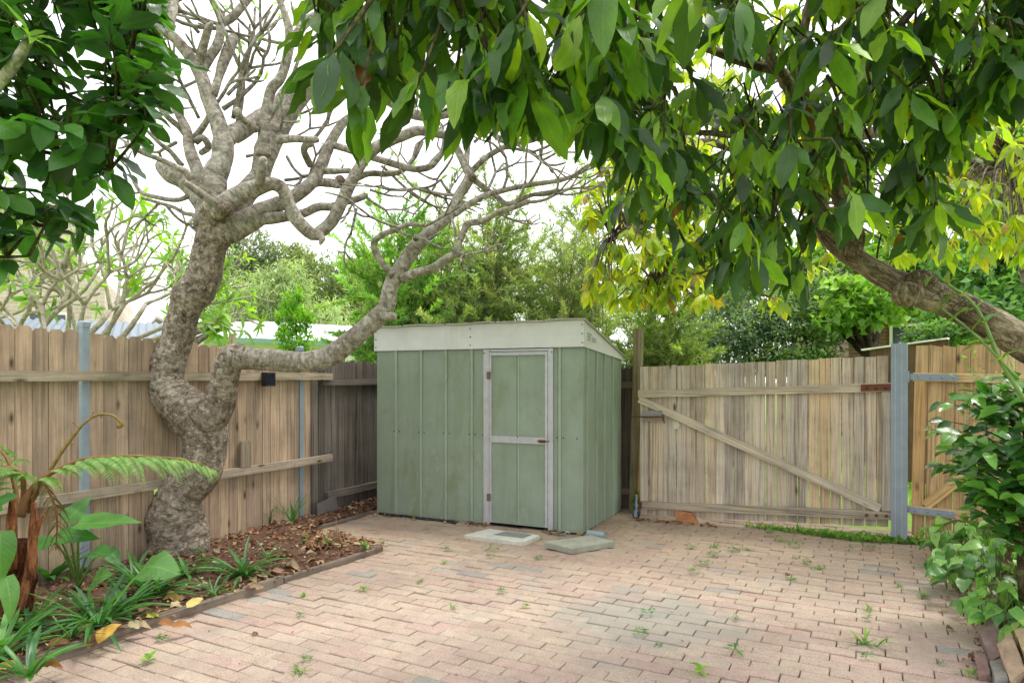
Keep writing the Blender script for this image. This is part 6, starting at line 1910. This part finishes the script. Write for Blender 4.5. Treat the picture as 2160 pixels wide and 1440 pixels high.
for i, (px, py, n, h, L, lab) in enumerate([
        (500, 1115, 9, 0.13, 0.035, 'low leafy weed at the fence foot just right of the thick trunk'),
        (530, 1108, 10, 0.15, 0.035, 'low leafy weed at the fence foot midway between trunk and second steel post'),
        (570, 1105, 10, 0.14, 0.035, 'low leafy weed at the fence foot left of the second steel post'),
        (340, 1215, 8, 0.16, 0.03, 'spindly weed in front of the trunk base, left side'),
        (430, 1190, 8, 0.15, 0.03, 'spindly weed in front of the trunk base, right side'),
        (640, 1150, 6, 0.10, 0.03, 'small weed in the mulch near the inner corner of the bed'),
        (770, 1160, 8, 0.07, 0.05, 'round leaved bright weed by the free end of the edging board'),
        (250, 1150, 10, 0.28, 0.05, 'leafy green plant against the fence between steel post and trunk'),
        (320, 1055, 6, 0.10, 0.05, 'green leaves poking through the fence gap left of the trunk'),
        (60, 1330, 8, 0.2, 0.03, 'thin weed beside the tree fern trunk')]):
    leafy_weed('leafy_weed', px, py, n, h, L, lab, seed=i + 3, group=WG)

# fallen leaves: the large ones are things of their own
M_FALL = leaf_mat('fallen_leaf', trans=0.12, rough=0.6, tcol=(1.2, 1.1, 0.6), vein=0.4, spec=0.3)
def fallen(px, py, L, ang, col, label, z=BZ + 0.012, tilt=0.1, w=0.5, seed=0, b=None):
    L *= 0.66
    b = G(px, py, z) if b is None else b
    o = empty('fallen_leaf', tuple(b), 0, label, 'leaf', 'fallen leaves')
    d = np.array([[math.cos(ang), math.sin(ang), tilt]]); nr = np.array([[0.1, -0.35 - tilt, 1.0]])
    make_leaves('blade', 'ovate', [b - d[0] * L * 0.5 + np.array((0, 0, L * .06))], d, nr, L, L * w, [col], M_FALL, o, 10, 0.35, 0.6, 0.085)
    return o
BR, OR, YE, PY, TN = (0.17, 0.085, 0.04), (0.34, 0.17, 0.04), (0.52, 0.36, 0.05), (0.50, 0.42, 0.14), (0.30, 0.20, 0.12)
fallen(238, 1326, 0.21, 0.9, (0.50, 0.31, 0.06), 'upright yellow tan leaf leaning on the middle strappy clump', tilt=0.9, w=0.5, z=0.12)
fallen(203, 1318, 0.20, 1.7, BR, 'brown dried leaf standing in the middle strappy clump', tilt=1.6, w=0.5, z=0.13)
fallen(125, 1358, 0.15, 0.3, (0.30, 0.13, 0.05), 'orange brown curled leaf by the edging left of the strappy clump')
fallen(30, 1402, 0.22, 0.5, YE, 'long yellow leaf in the near left corner of the bed', w=0.35)
fallen(415, 1268, 0.18, 0.9, PY, 'pale yellow crinkled leaf right of the second strappy clump', tilt=0.5, z=0.09)
fallen(370, 1262, 0.22, 0.1, (0.46, 0.32, 0.10), 'large tan yellow leaf lying behind the pale crinkled leaf', w=0.45)
fallen(352, 1315, 0.16, -0.2, (0.28, 0.13, 0.05), 'brown leaf over the edging below the second clump')
fallen(385, 1318, 0.16, 0.4, (0.32, 0.15, 0.05), 'orange brown leaf over the edging right of its darker twin')
fallen(325, 1300, 0.12, 0.6, (0.42, 0.40, 0.06), 'small yellow green leaf between the clumps')
fallen(185, 1330, 0.2, -0.3, PY, 'pale leaf under the middle strappy clump', tilt=0.0)
fallen(295, 1320, 0.18, 0.3, (0.40, 0.32, 0.2), 'tan leaf right of the yellow leaning leaf')
fallen(540, 1235, 0.18, 0.5, TN, 'pale tan leaf beside the clump nearest the paving')
fallen(590, 1205, 0.16, 0.2, (0.32, 0.2, 0.13), 'tan leaf behind the clump nearest the paving')
fallen(620, 1195, 0.2, -0.2, (0.36, 0.27, 0.16), 'long pale leaf near the edging close to the bed corner')
fallen(500, 1200, 0.14, -0.9, (0.26, 0.12, 0.06), 'rust leaf resting in the clump nearest the paving', tilt=.5, z=.1)
fallen(110, 1400, 0.14, 0.2, OR, 'orange leaf at the edging near the left corner', z=0.08)
fallen(1745, 1104, 0.14, -0.25, (0.55, 0.36, 0.10), 'yellow leaf lying on the grass under the gate', z=0.05)
fallen(1945, 1136, 0.13, -0.4, (0.55, 0.40, 0.06), 'yellow leaf at the foot of the right hand gate', z=0.03)
fallen(1663, 1211, 0.08, 0.1, (0.20, 0.09, 0.04), 'small rust leaf alone on the paving before the gate', z=0.006)
fallen(540, 1336, 0.07, 0.6, (0.16, 0.09, 0.05), 'tiny dark dried leaf alone on the near left paving', z=0.006)
fallen(2005, 1325, 0.09, 0.2, (0.28, 0.17, 0.09), 'curled brown leaf on the paving beside the right border', z=0.01)
fallen(1988, 1283, 0.10, 0.9, (0.38, 0.26, 0.14), 'tan leaf on the paving at the foot of the right ground cover', z=0.01)
fallen(2050, 1240, 0.14, 1.4, (0.24, 0.09, 0.035), 'red brown leaf standing against the right border stones', z=0.12, tilt=1.4)
fallen(2052, 1385, 0.10, .4, (0.20, 0.085, 0.04), 'dark rust leaf tucked under the nearest border brick', z=0.02)

# mulch and leaf litter nobody could count
def litter():
    P_, D_, N_2, L_, W_, C_l = [], [], [], [], [], []
    k = 0
    xs = np.array(BED); lo, hi = xs.min(0), xs.max(0)
    r = random.Random(14)
    n = 0
    while n < 7500:
        x, y = r.uniform(lo[0], hi[0]), r.uniform(max(lo[1], 2.6), hi[1])
        if not in_poly(x, y, BED): continue
        n += 1
        a = r.uniform(0, 6.28)
        P_.append((x, y, 0.05 + 0.022 * mnoise.fractal(Vector((x*5, y*5, 0)), 1, 2, 4) + r.uniform(0.0, 0.018)))
        D_.append((math.cos(a), math.sin(a), r.uniform(-.3, .4))); N_2.append((r.gauss(0, .5), r.gauss(0, .5), 1))
        L_.append(r.uniform(0.012, 0.05)); W_.append(r.uniform(0.2, 0.55))
        C_l.append(np.array(r.choice([srgb(124, 88, 68), srgb(98, 66, 50), srgb(154, 122, 96), srgb(74, 52, 42), srgb(134, 94, 72), srgb(186, 160, 134)])) * r.uniform(.7, 1.2))
    L_ = np.array(L_)
    o = simple_leaves('mulch', np.array(P_), np.array(D_), np.array(N_2), L_, L_ * np.array(W_), np.clip(np.array(C_l), 0, 1), None, M_CHIP, bend=0.15)
    tag(o, 'red brown bark mulch and chips covering the left bed', 'mulch', kind='stuff')
    # larger dry leaf litter in the bed, along the shed foot and along the right border
    P_, D_, N_2, L_, C_l = [], [], [], [], []
    def put(x, y, z, s0, s1):
        a = r.uniform(0, 6.28)
        P_.append((x, y, z)); D_.append((math.cos(a), math.sin(a), r.uniform(-.1, .5))); N_2.append((r.gauss(0, .4), r.gauss(0, .4), 1)); L_.append(r.uniform(s0, s1))
        C_l.append(np.array(r.choice([(0.30, 0.19, 0.10), (0.22, 0.12, 0.06), (0.16, 0.08, 0.045), (0.36, 0.24, 0.14), (0.26, 0.11, 0.05), (0.42, 0.33, 0.2)])) * r.uniform(.7, 1.2))
    n = 0
    while n < 620:
        x, y = r.uniform(lo[0], hi[0]), r.uniform(2.6, hi[1])
        if in_poly(x, y, BED): put(x, y, 0.06 + r.uniform(0, .012), 0.03, 0.10); n += 1
    for _ in range(320):                                         # inner corner of the bed is thick with leaves
        e = E1 * r.random() + E2 * 0; t = r.random() ** 1.4
        q = (E1 + (E2 - E1) * r.random()) * (1 - t) + (E0 + (E1 - E0) * 0.7) * t * 0.6 + t * 0.4 * (E2)
        if in_poly(q[0], q[1], BED): put(q[0], q[1], 0.065, 0.03, 0.09)
    for _ in range(60):
        u = r.uniform(-0.25, 1.3); q = SHED + d1 * u - d2 * r.uniform(0.03, 0.12); put(q[0], q[1], 0.012, 0.02, 0.06)
    for _ in range(40):
        u = r.uniform(1.1, 1.35) if r.random() < .5 else r.uniform(1.85, 2.25); q = SHED + d1 * u - d2 * r.uniform(0.03, 0.10); put(q[0], q[1], 0.015, 0.03, 0.08)
    for _ in range(90):
        q = np.array((1.2 + r.uniform(0, .75), 6.86 - r.uniform(0, .2) + .0)); put(q[0], q[1] - (q[0]-1.2) * 0.4, 0.012, 0.02, 0.06)
    for _ in range(80):
        t = r.random(); a, b_ = np.array(BED2[1]), np.array(BED2[3]); q = a + (b_ - a) * t + np.array((r.gauss(-.05, .06), 0)); put(q[0], q[1], 0.012, 0.015, 0.05)
    for _ in range(60):
        q = np.array((r.uniform(-2, 3), r.uniform(3, 6.4)))
        if not in_poly(q[0], q[1], BED) and not in_poly(q[0], q[1], BED2): put(q[0], q[1], 0.008, 0.008, 0.025)
    L_ = np.array(L_)
    o = make_leaves('leaf_litter', 'ovate', np.array(P_), np.array(D_), np.array(N_2), L_, L_ * 0.5, np.array(C_l), M_FALL, None, 4, rng.uniform(.1, .6, len(L_)), 0.4, 0.12)
    tag(o, 'scattered dry brown leaf litter', 'litter', kind='stuff')
litter()
# dead twiggy plant at the bed corner
o = empty('dead_plant', tuple(G(712, 1146, BZ)), 0, 'dead bare twiggy stem with curled stalks at the corner of the bed', 'plant')
m = MB(); b = G(712, 1146, BZ)
m.tube(crom([b, b + np.array((-.01, 0, 0.1)), b + np.array((-.012, 0, 0.21))], 0.03), np.linspace(0.006, 0.003, len(crom([b, b + np.array((-.01, 0, 0.1)), b + np.array((-.012, 0, 0.21))], 0.03))), 6)
r = random.Random(3)
for i in range(14):
    a = r.uniform(0, 6.28); R = r.uniform(.05, .18)
    q = crom([b, b + np.array((math.cos(a)*R*.5, math.sin(a)*R*.5, r.uniform(.04, .13))), b + np.array((math.cos(a)*R, math.sin(a)*R, r.uniform(-.02, .06)))], 0.02)
    m.tube(q, np.linspace(0.0028, 0.0015, len(q)), 5)
m.build('stems', plain_mat('dead_stem', srgb(150, 120, 92), rough=0.9, var=0.3), o, True, True)

# ---------------------------------------------------------------- right bed: citrus bush, ground cover, border stones
M_LEAF_C = leaf_mat('citrus_leaf', trans=0.22, rough=0.28, tcol=(1.8, 2.4, 0.5), vein=0.3, spec=0.6)
def citrus():
    base = np.array((2.80, 3.72, 0.10))
    o = empty('citrus_bush', tuple(base), 0, 'glossy dark green leafy bush at the right edge in front of the gate', 'bush')
    r = random.Random(41); m = MB()
    tr = crom([base, base + np.array((-.02, 0, .35)), base + np.array((.02, 0.02, .8)), base + np.array((0, 0, 1.25))], 0.05)
    m.tube(tr, np.linspace(0.03, 0.012, len(tr)), 8)
    pos, d, nr, ln = [], [], [], []
    c = np.array((2.78, 3.70, 1.00))
    for i in range(135):
        v = np.array((r.gauss(0, 1), r.gauss(0, 1), r.gauss(0, 1))); v = unit(v) * r.uniform(0.55, 1.0)
        zz = v[2] * 0.47
        rx = 0.48 if zz > -0.25 else 0.42
        tip = c + np.array((v[0] * rx, v[1] * rx, zz))
        st = nearest(tip + np.array((0, 0, -0.15)), tr)
        pts = crom([st, (st + tip) / 2 + np.array((0, 0, 0.03)), tip], 0.04); n = len(pts)
        m.tube(pts, np.linspace(0.006, 0.002, n), 5)
        ax = unit(pts[-1] - pts[-2]); sd = unit(np.cross(ax, (0, 0, 1)))
        for k in range(r.randint(5, 8)):
            pp = pts[min(n - 1, int(n * (1 - 0.09 * k)))]
            dd = unit(ax * .5 + sd * (1 if k % 2 else -1) * r.uniform(.4, 1) + np.array((r.gauss(0, .25), r.gauss(0, .25), r.uniform(-.5, .35))))
            pos.append(pp); d.append(dd); nr.append(unit((r.gauss(0, .4) - .1, r.gauss(0, .4) - .25, 1))); ln.append(r.uniform(.08, .135))
    m.build('stems', M_TWIG_A, o, True, True)
    N = len(pos); ln = np.array(ln)
    make_leaves('foliage', 'ovate', np.array(pos), np.array(d), np.array(nr), ln, ln * rng.uniform(.48, .62, N), pick([(0.055, 0.16, 0.028), (0.08, 0.22, 0.032), (0.13, 0.30, 0.045), (0.045, 0.12, 0.04)], N), M_LEAF_C, o, 5, rng.uniform(0.05, .4, N), .25, .05)
citrus()
def jasmine():
    b = np.array((3.55, 4.75, 0.1))
    o = empty('climbing_vine', tuple(b), 0, 'fine leaved vine with thin tendrils between the bush and the right gate', 'vine')
    r = random.Random(9); m = MB(); L_ = []
    for i in range(40):
        tip = P(r.uniform(2000, 2200), r.uniform(740, 1080), r.uniform(4.4, 5.0))
        q = crom([b + np.array((r.uniform(-.1, .2), r.uniform(-.2, .2), 0)), (b + tip) / 2 + np.array((.08, 0, .25)), tip], 0.04)
        m.tube(q, np.linspace(0.0025, 0.0008, len(q)), 4)
        for k in range(int(len(q) * .35), len(q)):
            for s in (-1, 1):
                if r.random() < .55:
                    dd = unit(np.array((r.gauss(0, 1), r.gauss(0, 1), r.gauss(-.2, .6)))); L_.append((q[k], dd, unit((r.gauss(0, .5), r.gauss(0, .5) - .2, 1)), r.uniform(.022, .042)))
    m.build('stems', M_STEM, o, True, True)
    pos, d, nr, ln = (np.array(x) for x in zip(*L_)); 
    make_leaves('foliage', 'lance', pos, d, nr, ln, ln * .42, pick([(.10, .22, .05), (.16, .30, .07), (.22, .36, .10)], len(pos)), M_LEAF_BG, o, 3, .2)
jasmine()

def ground_cover(label, cx, cy, n, rx, ry, z1, seed, z0=0.1, px_lim=None):
    b = np.array((cx, cy, 0.1))
    o = empty('arrowhead_plant', tuple(b), 0, label, 'plant', 'arrowhead ground cover in the right bed')
    r = random.Random(seed); m = MB(); L_ = []
    for i in range(n):
        a, q = r.uniform(0, 6.28), math.sqrt(r.random())
        x, y = cx + math.cos(a) * rx * q, cy + math.sin(a) * ry * q
        zz = z0 + (z1 - z0) * r.uniform(.2, 1) * (1 - .55 * q * q)
        root = np.array((x * .8 + cx * .2 + r.gauss(0, .04), y * .8 + cy * .2 + r.gauss(0, .04), .08))
        t = np.array((x, y, zz))
        pts = crom([root, (root + t) / 2 + np.array((0, 0, .03)), t], .04)
        m.tube(pts, np.linspace(.004, .0022, len(pts)), 5)
        a2 = a + r.uniform(-1.1, 1.1)
        L_.append((t, unit((math.cos(a2), math.sin(a2) - .35, r.uniform(-.75, -.05))), unit((r.gauss(0, .3) - .1, r.gauss(0, .3) - .3, 1)), r.uniform(.07, .135)))
    m.build('stems', M_STEM, o, True, True)
    pos, d, nr, ln = (np.array(x) for x in zip(*L_)); N = len(pos)
    make_leaves('foliage', 'heart', pos, d, nr, ln, ln * rng.uniform(.5, .68, N), pick([(.07, .20, .04), (.12, .29, .05), (.18, .37, .06), (.20, .36, .09), (.07, .17, .05)], N), M_LEAF_E, o, 7, rng.uniform(.1, .45, N), .2, .05)
ground_cover('leafy arrowhead plants spilling from the far end of the right bed towards the gate', 3.52, 5.02, 150, .48, .38, .44, 3)
ground_cover('leafy arrowhead plants in the middle of the right bed below the glossy bush', 3.02, 4.22, 170, .36, .42, .40, 4)
ground_cover('leafy arrowhead plants overhanging the border bricks nearest the viewer', 2.68, 3.62, 80, .24, .28, .38, 5)
ground_cover('leafy arrowhead plants at the right edge under the glossy bush', 3.55, 3.9, 70, .4, .4, .42, 6)

def stone(poly, h, label, col, seed, name='border_brick', tilt=(0, 0), z=0.0):
    """poly in photograph pixels on the ground (clockwise corners); a rough block with bevelled broken edges"""
    pts = [G(x, y, 0.0) for x, y in poly]
    c = np.mean(pts, axis=0)
    pts = [c + (p - c) * 0.88 for p in pts]
    h *= 0.85
    o = empty(name, (c[0], c[1], z), 0, label, 'brick' if 'brick' in name else 'stone', 'border stones of the right bed')
    o.rotation_euler = (tilt[0], tilt[1], 0)
    r = random.Random(seed)
    n = len(pts); loc = [p[:2] - c[:2] for p in pts]
    fine = []
    for i in range(n):
        a, b = loc[i], loc[(i+1) % n]
        for k in range(5):
            q = a + (b - a) * k / 5
            fine.append(q * (1 + r.gauss(0, .015)))
    m = MB(); N = len(fine); V = []
    for zf, s in ((-.06, 1.0), (h * .3, 1.01), (h - .016, .99), (h, .93)):
        for q in fine:
            V.append((q[0] * s + r.gauss(0, .0015), q[1] * s + r.gauss(0, .0015), zf + r.gauss(0, .002)))
    Fq = [tuple(range(3*N, 4*N))]
    for l in range(3):
        for i in range(N):
            j = (i+1) % N
            Fq.append((l*N+i, l*N+j, (l+1)*N+j, (l+1)*N+i))
    m.add(V, Fq, col)
    return m.build(name + '_body', M_STONE, o)
PINK, BUFF, GREY, GOLD = srgb(128, 108, 102), srgb(148, 128, 106), srgb(122, 118, 112), srgb(164, 144, 112)
stone([(2030, 1252), (2062, 1252), (2090, 1312), (2058, 1318)], .10, 'long flat brown border brick under the ground cover leaves', srgb(140, 122, 104), 1, tilt=(0, -.15))
stone([(2050, 1316), (2086, 1312), (2108, 1350), (2072, 1356)], .07, 'low buff border stone behind the tilted pink brick', BUFF, 2, 'border_stone')
stone([(2064, 1360), (2108, 1352), (2136, 1398), (2090, 1404)], .11, 'pink paving brick standing tilted in the right border', PINK, 3, tilt=(.25, -.35))
stone([(2056, 1392), (2088, 1404), (2098, 1440), (2066, 1436)], .05, 'dark pink border brick lying lowest beside the paving', srgb(122, 98, 92), 4, tilt=(0, -.3))
stone([(2084, 1412), (2112, 1406), (2130, 1452), (2098, 1458)], .06, 'rough grey border rock at the bottom right', GREY, 5, 'border_stone')
stone([(2112, 1402), (2152, 1396), (2178, 1446), (2134, 1456)], .13, 'buff brick leaning in the border at the bottom right corner', BUFF, 6, tilt=(.2, -.4))
stone([(2140, 1380), (2180, 1376), (2210, 1424), (2168, 1430)], .19, 'yellow sandstone block at the right edge above the buff brick', GOLD, 7, 'border_stone', tilt=(.1, -.25))
stone([(2128, 1350), (2160, 1346), (2186, 1384), (2150, 1388)], .15, 'brown border stone half hidden behind the yellow sandstone block', srgb(150, 128, 106), 8, 'border_stone')

# grass strip under the gate
def gate_grass():
    r = random.Random(51); P_, D_, L_ = [], [], []
    for i in range(2300):
        if r.random() < .8:
            t = r.uniform(0.45, 1.12); q = G0 + (G1 - G0) * t; w = .10 + .06 * math.sin(t * 9)
            if r.random() > min(1, (t - .4) * 2.2): continue
        else:
            t = r.uniform(0, .6); q = np.array((3.42, 5.85)) + np.array((math.cos(ANG_R), math.sin(ANG_R))) * t; w = .10
        q = q - d2[:2] * r.uniform(-.06, w)
        P_.append((q[0], q[1], 0)); D_.append((r.gauss(0, .7), r.gauss(0, .7) - .2, r.uniform(.25, 1.1))); L_.append(r.uniform(.03, .085))
    P_, D_, L_ = map(np.array, (P_, D_, L_))
    o = simple_leaves('grass', P_, D_, rand_dirs(len(P_)) + np.array((0, 0, .8)), L_, L_ * rng.choice([.10, .16, .5], len(P_)), pick([(.12, .28, .04), (.18, .36, .05), (.10, .22, .04), (.28, .36, .10)], len(P_)), None, M_LEAF_BG, bend=.35)
    tag(o, 'bright green grass and clover growing along the foot of the gates', 'grass', kind='stuff')
gate_grass()
def far_grass():
    r = random.Random(5); n = 9000
    P_ = np.stack([rng.uniform(-1, 9, n), rng.uniform(7.0, 12, n), np.full(n, -.06)], axis=1)
    ok = (P_[:, 0] * .43 + (P_[:, 1] - 7.1) * .9) > 0.6
    P_ = P_[ok]; n = len(P_)
    L_ = rng.uniform(.06, .16, n)
    o = simple_leaves('lawn_grass', P_, rng.normal(0, .5, (n, 3)) + np.array((0, 0, 1.2)), rand_dirs(n), L_, L_ * .14, pick([(.16, .32, .05), (.22, .38, .06)], n), None, M_LEAF_BG, bend=.3)
    tag(o, 'long bright grass on the lane beyond the gate', 'grass', kind='stuff')
far_grass()

# ---------------------------------------------------------------- weeds in the paving joints, one object each
def weed(kind, px, py, s, seed, label, group):
    b = G(px, py, 0.0)
    o = empty('paving_weed', tuple(b), 0, label, 'weed', group)
    r = random.Random(seed); pos, d, nr, ln = [], [], [], []
    if kind == 'grass':
        for i in range(r.randint(14, 22)):
            a = r.uniform(0, 6.28)
            pos.append(b + np.array((r.gauss(0, .012) , r.gauss(0, .006), 0)) * s); d.append(unit((math.cos(a), math.sin(a), r.uniform(.2, 1.4)))); nr.append(unit((-math.cos(a), -math.sin(a), 1))); ln.append(r.uniform(.03, .075) * s)
        w, shp, cols = .10, 'strap', [(.12, .26, .05), (.18, .34, .06), (.22, .34, .09)]
    elif kind == 'sprig':
        for i in range(r.randint(18, 30)):
            a = r.uniform(0, 6.28); q = r.random()
            pos.append(b + np.array((math.cos(a) * .03 * q, math.sin(a) * .02 * q, .012 + .02 * r.random())) * s); d.append(unit((math.cos(a), math.sin(a), r.uniform(-.1, .8)))); nr.append(unit((r.gauss(0, .3), r.gauss(0, .3), 1))); ln.append(r.uniform(.012, .026) * s)
        w, shp, cols = .45, 'ovate', [(.10, .26, .06), (.15, .33, .07), (.09, .22, .08)]
    else:
        for i in range(r.randint(4, 7)):
            a = i * 1.3 + r.uniform(-.3, .3)
            pos.append(b + np.array((0, 0, .03 * s * r.random()))); d.append(unit((math.cos(a), math.sin(a), r.uniform(.3, 1.2)))); nr.append(unit((-math.cos(a), -math.sin(a), .8))); ln.append(r.uniform(.035, .06) * s)
        w, shp, cols = .55, 'ovate', [(.16, .34, .04), (.22, .42, .05)]
    ln = np.array(ln)
    make_leaves('leaves', shp, np.array(pos), np.array(d), np.array(nr), ln, ln * w, pick(cols, len(pos)), M_LEAF_BG, o, 4, rng.uniform(.1, .5, len(pos)), .2, .03)

WEEDS = [('grass', 1832, 1359, 2.0, 'largest grass tuft in the near right paving'), ('broad', 1479, 1421, 1.2, 'upright bright green sprout at the bottom edge right of centre'),
         ('sprig', 1368, 1299, 1.2, 'small sprig above the raised brick, farther of the two'), ('sprig', 1352, 1340, 1.3, 'small sprig just above the raised brick'),
         ('sprig', 1386, 1366, .8, 'tiny sprig at the back edge of the raised brick'), ('sprig', 1554, 1380, 1.4, 'bushy sprig right of the raised brick'),
         ('grass', 632, 1420, 1.3, 'feathery tuft on the bottom edge left of centre'), ('sprig', 646, 1395, 1.0, 'pale sprig just above the feathery bottom tuft'),
         ('broad', 315, 1397, 1.1, 'two leaved sprout on the near left paving'), ('sprig', 342, 1352, 1.1, 'pale green sprig beside the bed edging at near left'),
         ('broad', 768, 1246, .9, 'bright two lobed sprout between the bed corner and the picture centre'), ('broad', 640, 1260, .7, 'small yellow green sprout close to the bed edging'),
         ('sprig', 635, 1301, .9, 'blue green sprig a few bricks in front of the bed edging'), ('sprig', 804, 1150, 1.5, 'upright green weed by the free end of the edging board'),
         ('sprig', 946, 1163, 1.2, 'small weed left of the doorstep slab'), ('sprig', 1040, 1163, 1.5, 'weed directly in front of the doorstep slab'),
         ('sprig', 1033, 1176, 1.1, 'second weed just below the one before the doorstep slab'), ('sprig', 1137, 1181, 1.0, 'small weed before the left end of the thick paver'),
         ('broad', 936, 1188, .6, 'tiny round leaved sprout in open paving left of the door'), ('grass', 886, 1228, .9, 'pale wispy tuft in the middle of the left paving'),
         ('sprig', 1058, 1250, 1.0, 'green sprig in open paving below the shed door'), ('broad', 1110, 1280, .6, 'narrow sprout in the centre foreground paving'),
         ('grass', 953, 1282, .8, 'yellowish blades in the centre left foreground'), ('sprig', 1457, 1157, 1.3, 'weed in the row before the gate, leftmost'),
         ('grass', 1509, 1155, 1.1, 'low grassy weed before the gate right of the brick offcut'), ('sprig', 1549, 1164, 1.5, 'dense weed before the middle of the gate'),
         ('sprig', 1504, 1174, 1.2, 'weed below the low grassy one before the gate'), ('grass', 1581, 1160, .7, 'thin upright blades before the middle of the gate'),
         ('sprig', 1487, 1194, 1.4, 'rounded weed in the paving right of the thick paver'), ('sprig', 1464, 1209, 1.4, 'dark green weed below the rounded one right of the thick paver'),
         ('sprig', 1627, 1130, 1.6, 'weed nearest the gate left of the grass strip'), ('grass', 1652, 1141, 1.3, 'grassy weed touching the left end of the grass strip'),
         ('sprig', 1674, 1155, 1.8, 'pale grey green weed before the grass strip'), ('grass', 1678, 1179, 1.1, 'low yellowish tuft below the pale grey green weed'),
         ('sprig', 1699, 1190, 1.3, 'fresh green weed right of the low yellowish tuft'), ('grass', 1727, 1200, 1.0, 'flat grassy weed farther right before the gate'),
         ('sprig', 1794, 1162, 1.2, 'weed before the steel post, left one'), ('sprig', 1834, 1159, 1.4, 'weed before the steel post, right one'),
         ('grass', 1669, 1222, 1.0, 'small tuft beside the lone rust leaf'), ('grass', 1897, 1236, .9, 'thin tuft in the right paving towards the ground cover'),
         ('grass', 1950, 1258, 1.1, 'flat green tuft nearest the right ground cover'), ('grass', 1832, 1287, 1.0, 'dry wispy tuft in the right foreground'),
         ('sprig', 1830, 1308, .8, 'yellow green sprig just under the dry wispy tuft'), ('sprig', 1552, 1307, .8, 'faint small weed among the grey stained bricks'),
         ('sprig', 1828, 1388, .9, 'small sprig below the largest grass tuft'), ('sprig', 1987, 1403, .7, 'tiny weed beside the border bricks at lower right'),
         ('grass', 2052, 1425, 1.2, 'dry grass at the foot of the border bricks')]
for i, (k, px, py, s, lab) in enumerate(WEEDS):
    weed(k, px, py, s, i, lab, 'weeds in the paving joints')
leafy_weed('leafy_weed', 1338, 1050, 7, 0.22, 0.10, 'leaf sprig at the foot of the timber post by the gate', seed=70, b=np.array((1.30, 7.06, 0.02)), wid=.15, group=WG)
